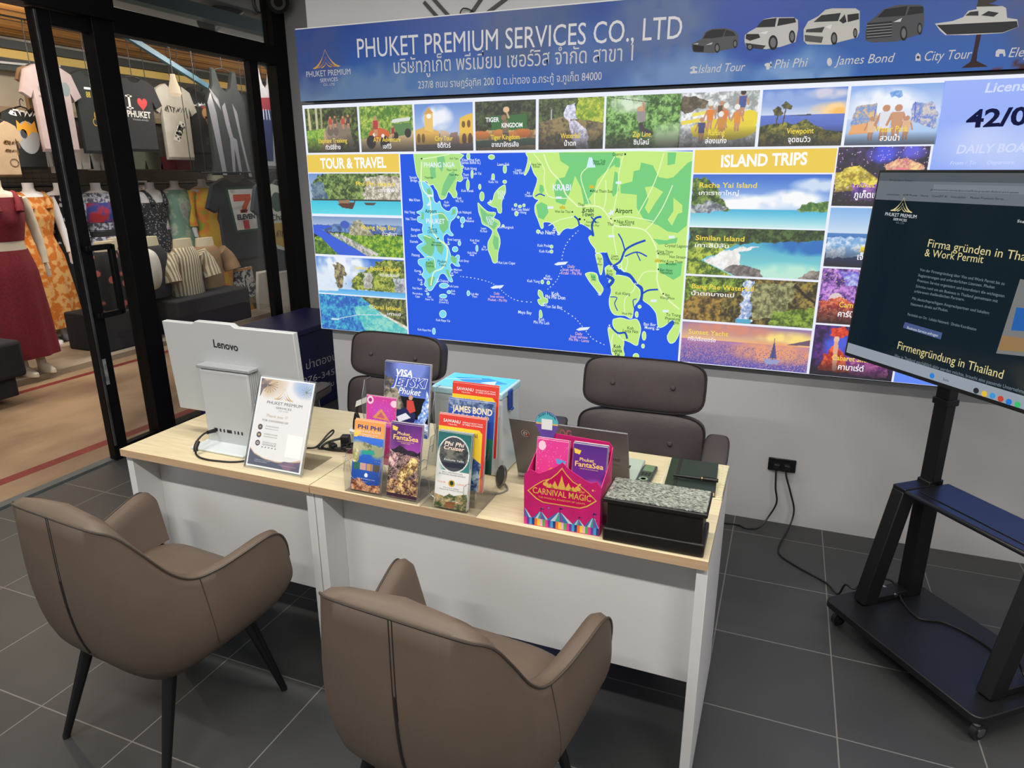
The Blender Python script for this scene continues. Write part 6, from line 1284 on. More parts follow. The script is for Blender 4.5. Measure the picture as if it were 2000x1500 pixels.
mb.flat(LPn, disc(lc, .0125), ink((236, 236, 236)), .0006); mb.flat(LPn, disc(lc, .011), ink((40, 40, 44)), .0008); mb.flat(LPn, disc(lc, .008), ink((200, 190, 180)), .001); mb.flat(LPn, [(lc[0]-.001, lc[1]-.007), (lc[0]+.001, lc[1]-.007), (lc[0]+.002, lc[1]+.004), (lc[0], lc[1]+.004)], ink((30, 30, 32)), .0012)
mb.flat(LPn, [(lc[0]+.004, lc[1]-.009), (lc[0]+.012, lc[1]-.007), (lc[0]+.011, lc[1]), (lc[0]+.005, lc[1]-.002)], ink((190, 50, 40)), .0013)
mb.build('round_sticker', t, world=True, smooth_a=0)
mb = MB(); textpx(mb, LPn, 'OG', (1094, 852), (1118, 855), 14, ink((190, 120, 130)), bold=.05); mb.build('letter_sticker', t, world=True, smooth_a=0)
mb = MB(); textpx(mb, LPn, 'PHUKET', (1192, 899), (1212, 902), 5, ink((60, 44, 50))); c_ = LPn.hit(1192, 897); mb.flat(LPn, [(c_[0]-.004, c_[1]), (c_[0]-.002, c_[1]+.006), (c_[0], c_[1])], ink((140, 40, 50)), .001)
mb.line(LPn, [LPn.hit(1190, 889), LPn.hit(1210, 891)], .0006, ink((90, 84, 84)), .0008); mb.line(LPn, [LPn.hit(1190, 906), LPn.hit(1208, 909)], .0006, ink((90, 84, 84)), .0008); mb.build('small_sticker', t, world=True, smooth_a=0)

# ---- remote, notebook, pen, tray, mouse, round speaker
t = thing('remote_control', 'dark grey remote control with a round ring, lying behind the carved box', 'remote control', (-.321, 1.905, DZ), math.radians(-2))
MB().box((0, 0, .008), (.042, .15, .015), mat('dark_grey_plastic', (60, 64, 64), .4)).build('shell', t, bevel=.005, seg=3)
MB().box((0, .045, .0158), (.031, .045, .001), mat('grey_green_window', (96, 116, 96), .15)).build('window', t, bevel=.0004)
for k in range(6): MB().box((-.01+.01*(k % 3), .008-.012*(k//3), .016), (.007, .006, .0012), BLACK).build('button', t)
mb = MB(); mb.lathe([(.0135, .0155), (.0135, .0166), (.008, .0166), (.008, .0155)], mat('silver_ring', (176, 186, 180), .3, metal=.6), (0, -.035, 0), 24); mb.build('ring', t)
t = thing('tray', 'flat cream tray with a ribbed right edge, under the notebook', 'tray', (-.185, 1.955, DZ))
CRM = mat('cream_card', (222, 214, 180), .5)
MB().box((0, 0, .002), (.182, .23, .004), CRM).build('sheet', t, bevel=.001)
mb = MB()
for k in range(22): mb.box((.083, -.108+.0103*k, .0062), (.016, .006, .005), CRM)
mb.build('ribbed_edge', t)
MB().box((.092, 0, .006), (.003, .23, .009), clear('clear_plastic', (.9, .92, .9), .1, .6)).build('clear_rim', t)
t = thing('notebook', 'closed black notebook with elastic band, lying on the cream tray', 'notebook', (-.19, 1.945, DZ+.0045), math.radians(3))
NB = mat('green_black_cover', (30, 40, 36), .4, noise=.15, nscale=12)
for z in (.0012, .0158): MB().box((0, 0, z), (.142, .212, .0022), NB).build('cover', t, bevel=.0008)
MB().box((.001, 0, .0085), (.136, .206, .012), mat('cream_pages', (214, 200, 160), .8)).build('pages', t)
MB().box((-.07, 0, .0085), (.003, .212, .0165), NB).build('spine', t, bevel=.001)
MB().box((-.042, 0, .0173), (.009, .2125, .0012), BLACK).box((-.042, -.1062, .0085), (.009, .001, .0176), BLACK).build('elastic_band', t)
t = thing('pen', 'black pen with a gold ring lying across the notebook', 'pen', (-.178, 1.905, DZ+.0045+.0235), math.radians(3))
MB().cone((-.062, 0, 0), (-.01, 0, 0), .0035, .0052, BLACK).cone((-.01, 0, 0), (.02, 0, 0), .0052, .0055, BLACK).build('barrel', t)
MB().cone((.0205, 0, 0), (.066, 0, 0), .0058, .0056, BLACK).build('cap', t)
MB().cone((.0185, 0, 0), (.0215, 0, 0), .0062, .0062, mat('gold', (206, 160, 80), .25, metal=1)).build('ring', t)
MB().beam((.022, 0, .0066), (.058, 0, .0066), .002, .0012, BLACK).build('clip', t)
t = thing('computer_mouse', 'black computer mouse beside the left edge of the laptop', 'mouse', (-.80, 1.985, DZ), .3)
mb = MB(); mb.rings([[Vector((.031*s*math.copysign(abs(math.cos(a))**.8, math.cos(a)), .055*s*math.copysign(abs(math.sin(a))**.8, math.sin(a)), z)) for a in [2*PI*k/24 for k in range(24)]] for s, z in ((.9, 0), (1, .006), (1, .014), (.92, .025), (.7, .034), (.35, .038), (.02, .039))], mat('soft_black_plastic', (22, 24, 34), .4)); mb.build('shell', t, smooth_a=60)
MB().cone((-.003, .03, .034), (.003, .03, .034), .007, .007, BLACK, 12).build('wheel', t)
t = thing('round_speaker', 'small dark round disc with a metal rim leaning by the right-hand holder', 'speaker', (-.708, 1.70, DZ), math.radians(-50))
M_ = Matrix.Translation((0, 0, .033)) @ Matrix.Rotation(math.radians(72), 4, 'X')
mb = MB(); mb.lathe([(.0, -.006), (.03, -.006), (.0325, -.003), (.0325, .003), (.031, .0035)], mat('brushed_rim', (130, 132, 134), .3, metal=.8), n=28); mb.v = [M_ @ v for v in mb.v]; mb.build('rim', t)
mb = MB(); mb.lathe([(.0, .0042), (.031, .0038), (.031, .0036)], mat('speaker_mesh', (40, 42, 44), .6, bump=.4, bscale=900), n=28); mb.v = [M_ @ v for v in mb.v]; mb.build('mesh_face', t)
tag(MB().tube([(-.70, 1.71, .756), (-.68, 1.68, .753), (-.70, 1.645, .753), (-.75, 1.64, .753), (-.80, 1.66, .753), (-.82, 1.70, .753)], .0022, mat('grey_cable', (120, 122, 122), .5), 8, 6).build('speaker_cable'), 'thin grey cable of the round disc beside the holder', 'cable')
tag(MB().tube([(-.66, 1.80, .753), (-.70, 1.83, .753), (-.68, 1.90, .754), (-.74, 1.98, .753), (-.80, 2.06, .754), (-.84, 2.09, .753)], .0022, CABLE, 8, 6).build('laptop_cable'), 'thin black cable on the desk left of the laptop', 'cable')
# plugs and adaptor behind the card
t = thing('plug_adaptor', 'white round plug adaptor on the desk between the card and the holder', 'adaptor', (-1.30, 1.845, DZ))
WPL = mat('white_plastic', (226, 230, 226), .4)
MB().lathe([(0.001, 0), (.022, 0), (.023, .004), (.021, .034), (.026, .036), (.026, .046), (.001, .047)], WPL).build('adaptor_body', t)
t = thing('power_plug', 'black upright plug with its cord, pushed into the white adaptor', 'plug', (-1.298, 1.845, DZ+.047))
MB().rings([[Vector((x*s, y*s, z)) for x, y in ((-.013, -.011), (.013, -.011), (.013, .011), (-.013, .011))] for s, z in ((.9, 0), (1, .006), (.85, .03), (.55, .05), (.4, .06))], CABLE).build('plug_body', t, bevel=.002)
MB().tube([(0, 0, .055), (.008, .005, .085), (.03, .015, .1), (.05, .02, .09), (.055, .03, .03), (.06, .05, -.03), (.07, .09, -.043)], .004, CABLE, 8, 6).build('cord', t)
mb = MB(); pl = Plane(mw(t) @ Vector((.028, .0, .103)), (1, .35, .42), (.2, 0, 1)); mb.flat(pl, [(-.026, -.011), (.026, -.009), (.028, .012), (-.024, .01)], WPL, .001, .001); mb.build('cable_tag', t, world=True)
t = thing('power_plug', 'black flat plug lying against the front of the white adaptor', 'plug', (-1.322, 1.80, DZ), .3)
MB().box((.004, 0, .019), (.03, .028, .037), CABLE).build('plug_body', t, bevel=.004)
MB().tube([(-.012, 0, .025), (-.04, -.01, .02), (-.062, -.02, .012), (-.066, -.035, .005), (-.03, -.05, .004), (.02, -.055, .005), (.06, -.03, .004)], .0042, CABLE, 8, 6).build('cord', t)
t = thing('power_plug', 'black two-pin plug at the end of the coiled cord', 'plug', (-1.345, 1.765, DZ), -.5)
MB().box((0, 0, .009), (.03, .02, .016), CABLE).build('plug_body', t, bevel=.003)
for s in (-1, 1): MB().cone((-.015, s*.005, .009), (-.032, s*.005, .006), .002, .002, mat('brass', (200, 160, 110), .3, metal=1), 8).build('pin', t)
coil = MB()
for k, (r, z) in enumerate(((.034, .0038), (.04, .0095), (.03, .0155))):
    coil.tube([(-1.275+k*.006+r*1.15*math.cos(a), 1.775+k*.004+r*.8*math.sin(a), DZ+z+.002*math.sin(a*2)) for a in [2*PI*i/14+.4*k for i in range(15)]], .0032, CABLE, 8, 3)
tag(coil.build('coiled_cord'), 'black coiled cord lying in loops beside the plugs', 'cable')

# ============================================================ wall fittings and cords
t = thing('wall_outlet', 'black double power outlet low on the back wall', 'outlet', (.089, 3.25, .305))
MB().box((0, -.005, 0), (.122, .01, .062), mat('black_gloss', (16, 16, 18), .2)).build('plate', t, bevel=.002)
for x in (-.022, .022): MB().box((x, -.0105, 0), (.03, .002, .036), BLACK).build('socket', t)
WPn = yplane(3.235)
def cord(lab, pts, plug, r=.0042):
    o = MB().tube(pts, r, CABLE, 8, 6); o = tag(o.build('black_lead'), lab, 'cable')
    if plug: MB().box(Vector(plug)+Vector((0, -.0255, 0)), (.026, .026, .03), CABLE).build('plug', o, bevel=.004)
    return o
cord('black cord from the left socket of the wall outlet towards the desk', [(.067, 3.215, .295), (.067, 3.205, .27), (.073, 3.2, .2), (.085, 3.2, .13), (.06, 3.19, .06), (.02, 3.15, .01), (-.04, 3.13, .0045), (-.1, 3.15, .0045), (-.3, 3.1, .0045), (-.6, 2.9, .0045), (-.62, 2.2, .0045), (-.62, 2.06, .0045)], (.067, 3.24, .305))
cord('black cord from the right socket of the wall outlet to the wheeled stand', [(.112, 3.215, .295), (.112, 3.205, .27), (.14, 3.2, .19), (.165, 3.2, .1), (.15, 3.15, .03), (.115, 3.02, .0045), (.12, 2.93, .0045), (.2, 2.85, .0045), (.3, 2.77, .006), (.335, 2.66, .03), (.35, 2.61, .1085), (.38, 2.585, .113), (.43, 2.63, .14), (.51, 2.645, .14), (.54, 2.55, .113), (.58, 2.47, .113), (.66, 2.475, .113), (.74, 2.42, .113), (.79, 2.35, .113)], (.112, 3.24, .305))
P0 = TP.P(.26, -.30, -.035)
cord('thin black cord hanging from the back of the screen past the shelf', [P0+Vector((0, 0, .05)), P0, P0+Vector((.0, .02, -.1)), P0+Vector((-.015, .03, -.2)), P0+Vector((.0, .035, -.3)), P0+Vector((-.01, .04, -.45)), P0+Vector((.0, .04, -.6)), P0+Vector((-.01, .045, -.75)), P0+Vector((.02, .05, -.835)), P0+Vector((.03, .0, -.84))], None, .0032)
for lab, a, b in (('outer left black strap above the sign, leaning left', (828, 4), (860, 40)), ('inner left black strap above the sign, leaning left', (843, -6), (884, 40)), ('inner right black strap above the sign, leaning right', (944, -8), (915, 34)), ('outer right black strap above the sign, leaning right', (996, -8), (940, 34))):
    pl = yplane(3.247); A = pl.at(*a); B = pl.at(*b)
    tag(MB().beam(A, B, .016, .006, BLACK, (0, 1, 0)).build('wall_strap'), lab, 'strap', None)
pl = yplane(3.235)
tag(MB().tube([pl.at(*p) for p in ((899, 40), (899, 25), (904, 17), (912, 17), (920, 21), (918, 30), (914, 38))], .003, CABLE, 8, 5).build('cable_loop'), 'small black cable loop sticking up behind the sign', 'cable')
tag(MB().tube([pl.at(*p) for p in ((624, 57), (627, 53), (640, 53.5), (700, 48), (780, 41.5))], .003, CABLE, 8, 4).build('sign_cable'), 'black cable lying along the left top edge of the sign', 'cable')
t = thing('spotlight', 'small black round spotlight high on the alcove wall', 'spotlight', xplane(-3.45).at(543, 4)+Vector((0, .0, 0)))
q = mw(t).translation; d = (EYE-q).normalized(); d.z -= .3; d.x += .25; d.normalize()
MB().cone((0, 0, 0), d*-.1, .075, .06, BLACK, 24).build('housing', t)
mb = MB(); mb.cone(d*.001, d*.004, .05, .05, mat('grey_ring', (110, 114, 118), .4), 24); mb.build('ring', t)
MB().cone(d*.004, d*.007, .03, .03, BLACK, 20).build('lens', t)
MB().beam(d*-.05, Vector((0, 0, CEIL))-Vector((0, 0, q.z)), .02, .02, BLACK, (1, 0, 0)).build('stem', t)

# ---- blue chest in the alcove
t = thing('storage_chest', 'dark blue chest with chalked Thai writing and a number, in the alcove by the glass', 'chest', (-3.26, 3.85, 0))
NVY = mat('navy_paint', (36, 40, 92), .4, noise=.2, nscale=4, bump=.1, bscale=40)
MB().span((-.24, -.62, .0), (.235, .55, .565), NVY).build('body', t, bevel=.006)
MB().span((-.252, -.64, .565), (.25, .56, .605), NVY).build('lid', t, bevel=.008, seg=3)
CP = Plane((-3.0245, 0, 0), (0, 1, 0), (0, 0, 1)); mb = MB(); CK = ink((206, 208, 216))
textpx(mb, CP, 'ป่าตองน้ำแข็ง', (598, 722), (692, 690), 15, CK, bold=-.002)
textpx(mb, CP, '076-345160', (591, 751), (680, 722), 12, CK, bold=-.002)
textpx(mb, CP, 'รับคืน', (626, 762), (652, 752), 9, CK)
mb.build('chalk_writing', t, world=True, smooth_a=0)
# ============================================================ clothes shop seen through the glass
SKIN = mat('white_mannequin', (226, 226, 230), .3)
SKIN2 = mat('cream_mannequin', (216, 204, 184), .35)


def cloth(name, c1, c2=None, scale=30., rough=.85, stretch=None, kind='noise', c3=None):
    if name in MATS: return MATS[name]
    m = mat(name, c1, rough=rough, rgb2=c2 or tuple(int(v*.8) for v in c1), nscale=scale, stretch=stretch, detail=3, bump=.12, bscale=22)
    nt = m.node_tree; r = [n for n in nt.nodes if n.type == 'VALTORGB'][0]
    r.color_ramp.elements[0].position = .46; r.color_ramp.elements[1].position = .54
    if c3:
        e = r.color_ramp.elements.new(.62); e.color = (*lin(c3), 1)
    if kind == 'voronoi':
        v = nt.nodes.new('ShaderNodeTexVoronoi'); v.inputs['Scale'].default_value = scale
        nt.links.new(v.outputs['Distance'], r.inputs[0]); r.color_ramp.elements[0].position = .28; r.color_ramp.elements[1].position = .36
        tc = [n for n in nt.nodes if n.type == 'TEX_COORD'][0]; nt.links.new(tc.outputs['Object'], v.inputs['Vector'])
    if kind == 'wave':
        v = nt.nodes.new('ShaderNodeTexWave'); v.inputs['Scale'].default_value = scale; v.bands_direction = 'Y'; v.inputs['Distortion'].default_value = 1.2
        tc = [n for n in nt.nodes if n.type == 'TEX_COORD'][0]; nt.links.new(tc.outputs['Object'], v.inputs['Vector']); nt.links.new(v.outputs[0], r.inputs[0])
    return m


def plain(name, c): return mat(name, c, .85, noise=.12, nscale=10, bump=.25, bscale=14)


def garment(pl, pts, m, d=.045, name='garment', folds=True):
    """hanging garment: outline pts in plane u,v, with rounded front and back, as one mesh"""
    n = len(pts); cx = sum(p[0] for p in pts)/n; cy = sum(p[1] for p in pts)/n
    mb = MB(); P = [Vector((p[0], p[1], 0)) for p in pts]; Q = []
    for i in range(n):
        a, b = P[i], P[(i+1) % n]; k = max(1, int((b-a).length/.05))
        Q += [a.lerp(b, j/k) for j in range(k)]
    R = []
    for s, z in ((.94, -d/2), (1, -d*.2), (1, d*.15), (.95, d/2)): R.append([pl.P(cx+(p.x-cx)*s, cy+(p.y-cy)*s, z) for p in Q])
    mb.rings(R, m, cap=False)
    mb.flat(pl, [(cx+(p.x-cx)*.95, cy+(p.y-cy)*.95) for p in Q], m, d/2)
    mb.flat(pl, [(cx+(p.x-cx)*.94, cy+(p.y-cy)*.94) for p in Q], m, -d/2)
    return mb


TEE = [(.36, 1), (.28, .985), (.12, .92), (0, .66), (.13, .60), (.19, .70), (.2, .0), (.8, .0), (.81, .70), (.87, .60), (1, .66), (.88, .92), (.72, .985), (.64, 1), (.58, .955), (.5, .94), (.42, .955)]
TANK = [(.30, 1), (.22, 1), (.2, .85), (.06, .72), (.05, .1), (.0, .02), (1, .02), (.95, .1), (.94, .72), (.8, .85), (.78, 1), (.7, 1), (.62, .85), (.5, .8), (.38, .85)]
SHORT = [(.08, 1), (.92, 1), (1, .0), (.55, .0), (.5, .5), (.45, .0), (0, .0)]
PANT = [(.15, 1), (.85, 1), (.97, .6), (1, 0), (.56, 0), (.5, .62), (.44, 0), (0, 0), (.03, .6)]
SLAB = [(0, 1), (1, 1), (1, 0), (0, 0)]


def hung(shape, X, box, m, label, cat, group, prints=None, d=.045, hook=True, name=None, zt=None):
    """garment of a given outline on a hanger; box = left, top, right, bottom as sighted at distance X"""
    pl = xplane(X); l, t, r, b = box
    ym = (t+b)/2
    u0 = pl.hit(l, ym)[0]; u1 = pl.hit(r, ym)[0]; v1 = pl.hit((l+r)/2, t)[1]; v0 = pl.hit((l+r)/2, b)[1]
    pts = [(u0+(u1-u0)*x, v0+(v1-v0)*y) for x, y in shape]
    o = thing(name or cat.replace(' ', '_').replace('-', '_'), label, cat, (X, (u0+u1)/2, v0), 0, group)
    garment(pl, pts, m, d).build('fabric', o, world=True, smooth_a=50)
    if hook:
        uc = (u0+u1)/2; w = (u1-u0)*.3
        zt = zt or (2.886 if v1 > 2.2 else v1+.06)
        MB().tube([pl.P(uc-w, v1-.05), pl.P(uc, v1+.015), pl.P(uc+w, v1-.05)], .006, BLACK, 6, 3).tube([pl.P(uc, v1+.01), pl.P(uc, zt), pl.P(uc+.02, zt+.02), pl.P(uc+.035, zt)], .004, BLACK, 6, 3).build('hanger', o, world=True)
    if prints:
        mb = MB(); prints(mb, pl, lambda x, y: (u0+(u1-u0)*x, v0+(v1-v0)*y), u1-u0, v1-v0, d/2+.003)
        mb.build('print', o, world=True, smooth_a=0)
    return o


def words(mb, pl, f, s, x0, x1, y, h, c, n, **k): text(mb, pl, s, f(x0, y), f(x1, y), h, ink(c), n=n, **k)


def pr_jersey(mb, pl, f, w, h, n):
    mb.flat(pl, disc(f(.34, .72), .035, .035), ink((120, 124, 128)), n); mb.flat(pl, disc(f(.72, .74), .045, .06), ink((110, 120, 122)), n)
    words(mb, pl, f, 'YAMAHA', .27, .42, .62, .018, (70, 70, 74), n, bold=.02); words(mb, pl, f, 'Chang', .36, .66, .36, .07, (84, 76, 66), n); mb.flat(pl, disc(f(.5, .52), .05, .04), ink((96, 90, 80)), n)
def pr_dark(mb, pl, f, w, h, n):
    mb.flat(pl, [f(.36, .80), f(.48, .80), f(.48, .775), f(.36, .775)], WHITE, n); words(mb, pl, f, '88', .38, .46, .68, .05, (170, 150, 60), n, bold=.02)
    mb.flat(pl, disc(f(.55, .46), .05, .06), ink((150, 120, 50)), n); words(mb, pl, f, 'Chang', .42, .8, .34, .07, (170, 130, 60), n)
def pr_love(mb, pl, f, w, h, n):
    words(mb, pl, f, 'I', .33, .37, .58, .12, (214, 210, 204), n, bold=.05)
    c = f(.59, .66); mb.flat(pl, [(c[0]+.0045*16*math.sin(a)**3*.85, c[1]+.0045*(13*math.cos(a)-5*math.cos(2*a)-2*math.cos(3*a)-math.cos(4*a))*.95) for a in [2*PI*k/40 for k in range(40)]], ink((190, 52, 52)), n)
    mb.flat(pl, [f(.29, .755), f(.41, .755), f(.41, .735), f(.29, .735)], ink((214, 210, 204)), n); mb.flat(pl, [f(.29, .60), f(.41, .60), f(.41, .58), f(.29, .58)], ink((214, 210, 204)), n)
    words(mb, pl, f, 'PHUKET', .28, .72, .47, .058, (214, 210, 204), n, bold=.03); words(mb, pl, f, 'THAILAND', .36, .66, .425, .016, (190, 190, 186), n)
def scribble(mb, pl, f, x0, x1, y0, y1, c, n, w=.012):
    t = [(0, .4), (.06, .75), (.14, .8), (.04, .35), (.16, .25), (.12, .95), (.24, .9), (.3, .3), (.26, .85), (.4, .8), (.36, .2), (.46, .85), (.5, .3), (.62, .75), (.58, .35), (.72, .85), (.72, .3), (.82, .8), (.86, .3), (.96, .9), (1, -.3)]
    mb.line(pl, [f(x0+(x1-x0)*a, y0+(y1-y0)*b) for a, b in t], w, ink(c), n)
def pr_dice(mb, pl, f, w, h, n):
    scribble(mb, pl, f, .26, .74, .60, .72, (40, 40, 42), n)
    for cx, cy in ((.58, .46), (.46, .32), (.52, .40)):
        mb.flat(pl, [f(cx-.1, cy-.05), f(cx+.02, cy-.08), f(cx+.1, cy+.03), f(cx-.03, cy+.07)], ink((206, 204, 198)), n+.001)
        for a, b in ((-.04, 0), (.03, .02), (0, -.04), (.05, -.02)): mb.flat(pl, disc(f(cx+a, cy+b), .012, .014, 8), ink((60, 60, 62)), n+.002)
def pr_food(mb, pl, f, w, h, n):
    words(mb, pl, f, 'MUAY', .3, .75, .68, .04, (190, 190, 190), n, bold=.02, arc=.03)
    mb.flat(pl, [f(.45, .76), f(.85, .76), f(.85, .73), f(.45, .73)], WHITE, n); mb.flat(pl, [f(.45, .73), f(.85, .73), f(.8, .7), f(.5, .7)], ink((150, 50, 50)), n)
    mb.flat(pl, disc(f(.58, .62), .05, .06), ink((170, 130, 80)), n); mb.flat(pl, [f(.55, .58), f(.68, .58), f(.72, .38), f(.65, .36)], ink((180, 140, 90)), n)
    for k in range(5): mb.flat(pl, [f(.5, .26-.025*k), f(.85, .26-.025*k), f(.85, .255-.025*k), f(.5, .255-.025*k)], ink((110, 110, 110)), n)
def pr_egg(mb, pl, f, w, h, n):
    scribble(mb, pl, f, .22, .98, .84, .97, (236, 236, 236), n, .02)
    mb.flat(pl, disc(f(.5, .52), .10, .14, 24), ink((160, 164, 170)), n); mb.flat(pl, disc(f(.42, .58), .03, .04, 16), ink((70, 74, 80)), n+.001)
    mb.flat(pl, [f(.3, .62), f(.32, .8), f(.4, .72), f(.5, .8), f(.58, .72), f(.68, .8), f(.7, .6), f(.6, .62), f(.5, .54), f(.42, .64)], ink((226, 160, 60)), n+.001)
def pr_seven(mb, pl, f, w, h, n):
    q = [f(.36, .86), f(.78, .86), f(.8, .38), f(.44, .38)]
    cx = sum(p[0] for p in q)/4; cy = sum(p[1] for p in q)/4
    mb.flat(pl, [(cx+(x-cx)*1.18, cy+(y-cy)*1.12) for x, y in q], ink((44, 84, 64)), n); mb.flat(pl, q, ink((226, 224, 220)), n+.001)
    mb.flat(pl, [f(.43, .80), f(.73, .80), f(.73, .74), f(.66, .66), f(.62, .585), f(.54, .585), f(.56, .65), f(.62, .72), f(.43, .72)], ink((214, 90, 62)), n+.002)
    mb.flat(pl, [f(.52, .62), f(.66, .62), f(.64, .58), f(.53, .58)], ink((190, 50, 50)), n+.002); mb.flat(pl, [f(.55, .49), f(.65, .49), f(.66, .385), f(.56, .385)], ink((196, 50, 50)), n+.002)
    words(mb, pl, f, 'ELEVEN', .46, .77, .505, .055, (30, 40, 36), n+.003, bold=.05)
def pr_badge(mb, pl, f, w, h, n):
    mb.flat(pl, [f(.35, .85), f(.5, .95), f(.7, .92), f(.95, .75), f(.95, .3), f(.75, .15), f(.5, .2), f(.36, .4)], ink((206, 206, 190)), n)
    mb.flat(pl, disc(f(.6, .74), .1, .11, 20), ink((60, 84, 66)), n+.001); mb.flat(pl, [f(.4, .5), f(.92, .5), f(.9, .28), f(.7, .2), f(.45, .26)], ink((190, 156, 66)), n+.001)
    words(mb, pl, f, 'Chang', .38, .94, .53, .07, (40, 60, 50), n+.002, bold=.02); scribble(mb, pl, f, .5, .88, .3, .42, (60, 60, 40), n+.002, .012)
def pr_figure(mb, pl, f, w, h, n):
    c = (110, 108, 114)
    for P in ([(.05, .68), (.14, .78), (.22, .6), (.26, .3), (.3, .02), (.2, .02), (.12, .4)], [(.36, .66), (.44, .7), (.5, .5), (.54, .38), (.62, .36), (.66, .05), (.6, .02), (.54, .28), (.5, .04), (.44, .04), (.46, .36), (.4, .5)], [(.6, .7), (.7, .62), (.74, .4), (.84, .1), (.9, 0), (.82, 0), (.72, .3), (.66, .5)], [(.12, .82), (.3, .72), (.34, .62), (.2, .72)]): mb.flat(pl, [f(*p) for p in P], ink(c), n)
def pr_bird(mb, pl, f, w, h, n):
    mb.flat(pl, [f(.2, .7), f(.6, .72), f(.62, .6), f(.22, .58)], ink((120, 40, 50)), n); mb.flat(pl, [f(.2, .58), f(.62, .6), f(.5, .1), f(.3, .1)], ink((36, 44, 84)), n)
    for k in range(5): mb.line(pl, [f(.25+.08*k, .6), f(.22+.1*k, .5)], .012, ink((190, 196, 206)), n+.001)

for X_, a_, b_, z_, l_ in ((-6.36, 2.8, 8.0, 2.9, 'over the jerseys'), (-5.85, 5.2, 8.6, 2.9, 'over the painted top and tank top'), (-6.6, 4.0, 8.0, 2.134, 'lower one behind the jerseys, holding the shorts'), (-6.2, 6.0, 8.0, 1.64, 'short one over the emblem T-shirt'), (-5.6, 5.6, 7.4, 1.624, 'short one over the badge T-shirt')):
    t = thing('hanging_pipe', 'thin black pipe the shirts hang from, '+l_, 'pipe', (X_, (a_+b_)/2, z_))
    MB().cone((0, (a_-b_)/2, 0), (0, (b_-a_)/2, 0), .008, .008, FRAME, 10).build('pipe_tube', t)
    for y_ in (-.46, 0, .46): MB().cone((0, y_*(b_-a_), 0), (0, y_*(b_-a_), 2.96-z_), .004, .004, BLACK, 6).build('hanger_rod', t)
UP = 'shirts hanging in the upper row of the clothes shop'
hung(TEE, -6.42, (33, 130, 100, 215), plain('brown_cloth', (120, 96, 70)), 'brown sleeve-out shirt half hidden behind the pale jersey', 'shirt', UP)
hung(TEE, -6.3, (43, 128, 162, 297), plain('pale_pink_cloth', (158, 142, 142)), 'pale pink football jersey with a crest, at the left of the upper row', 'shirt', UP, pr_jersey)
hung(TEE, -6.36, (130, 140, 232, 300), plain('black_cloth', (30, 34, 34)), 'black jersey with gold lettering next to the pale pink one', 'shirt', UP, pr_dark)
hung(TEE, -6.3, (215, 153, 318, 296), plain('charcoal_cloth', (38, 38, 41)), 'charcoal T-shirt with a red heart and PHUKET lettering', 'shirt', UP, pr_love)
hung(TEE, -6.35, (298, 166, 386, 312), plain('cream_cloth', (180, 174, 162)), 'cream T-shirt with black scrawled letters and dice', 'shirt', UP, pr_dice)
hung(TEE, -6.4, (355, 172, 430, 302), plain('black_cloth', (30, 34, 34)), 'black T-shirt with a boxer print beside the cream one', 'shirt', UP, pr_food)
hung(TANK, -5.9, (402, 138, 486, 346), plain('black_cloth', (30, 34, 34)), 'long black top with grey painted figures, near the thin window bar', 'shirt', UP, pr_figure, name='long_top')
hung(TANK, -5.8, (492, 133, 552, 334), plain('grey_marl_cloth', (150, 146, 150)), 'grey tank top with a dark red and blue print by the corner post', 'shirt', UP, pr_bird, name='tank_top')
hung(TEE, -6.0, (455, 185, 525, 350), plain('black_cloth', (30, 34, 34)), 'plain black T-shirt between the long painted top and the grey tank top', 'shirt', UP)
hung(TEE, -6.5, (2, 212, 100, 330), plain('black_cloth', (30, 34, 34)), 'black T-shirt with a big grey egg and orange crown', 'shirt', UP, pr_egg)
hung(TEE, -6.2, (-36, 236, 46, 345), plain('beige_cloth', (170, 146, 118)), 'beige top with dark lettering at the left edge of the view', 'shirt', UP, lambda mb, pl, f, w, h, n: [scribble(mb, pl, f, .5, .86, .55, .66, (110, 80, 50), n, .012), scribble(mb, pl, f, .5, .8, .42, .5, (110, 80, 50), n, .01), mb.line(pl, [f(.66+.1*math.cos(a), .25+.07*math.sin(a)) for a in [k*.5 for k in range(14)]], .008, ink((110, 80, 50)), n)])
LO = 'shorts and shirts hanging below the upper row'
for bx, c, nm, lb in (((80, 285, 100, 326), (216, 210, 200), 'white_cloth', 'white narrow shorts under the pale jersey, left of the door stile'), ((99, 292, 114, 338), (214, 208, 192), 'white_cloth', 'white trouser leg hanging right beside the door stile'), ((132, 290, 178, 331), (206, 204, 190), 'white_cloth', 'white shorts under the pale pink jersey right of the door stile'), ((170, 290, 213, 333), (206, 196, 170), 'cream_cloth', 'cream shorts with small dark marks under the black jersey'),
                      ((245, 294, 316, 331), (100, 104, 84), 'olive_cloth', 'olive shorts under the charcoal heart T-shirt'), ((308, 306, 372, 332), (126, 34, 48), 'wine_red_cloth', 'wine red shorts under the cream T-shirt'), ((372, 298, 424, 336), (96, 106, 116), 'denim_cloth', 'grey denim shorts under the boxer T-shirt')):
    hung(SHORT, -6.6, bx, plain(nm, c), lb, 'shorts', LO, zt=2.12)
RT = 'garments on the right side of the shop'
hung(TEE, -6.2, (404, 346, 520, 512), plain('blue_black_cloth', (38, 44, 52)), 'dark T-shirt with a big white and red shop emblem in a green frame', 'shirt', RT, pr_seven, zt=1.626)
hung(TEE, -5.6, (492, 350, 572, 520), plain('blue_black_cloth', (38, 44, 52)), 'dark T-shirt with a green and yellow badge, by the corner post', 'shirt', RT, pr_badge, zt=1.61)
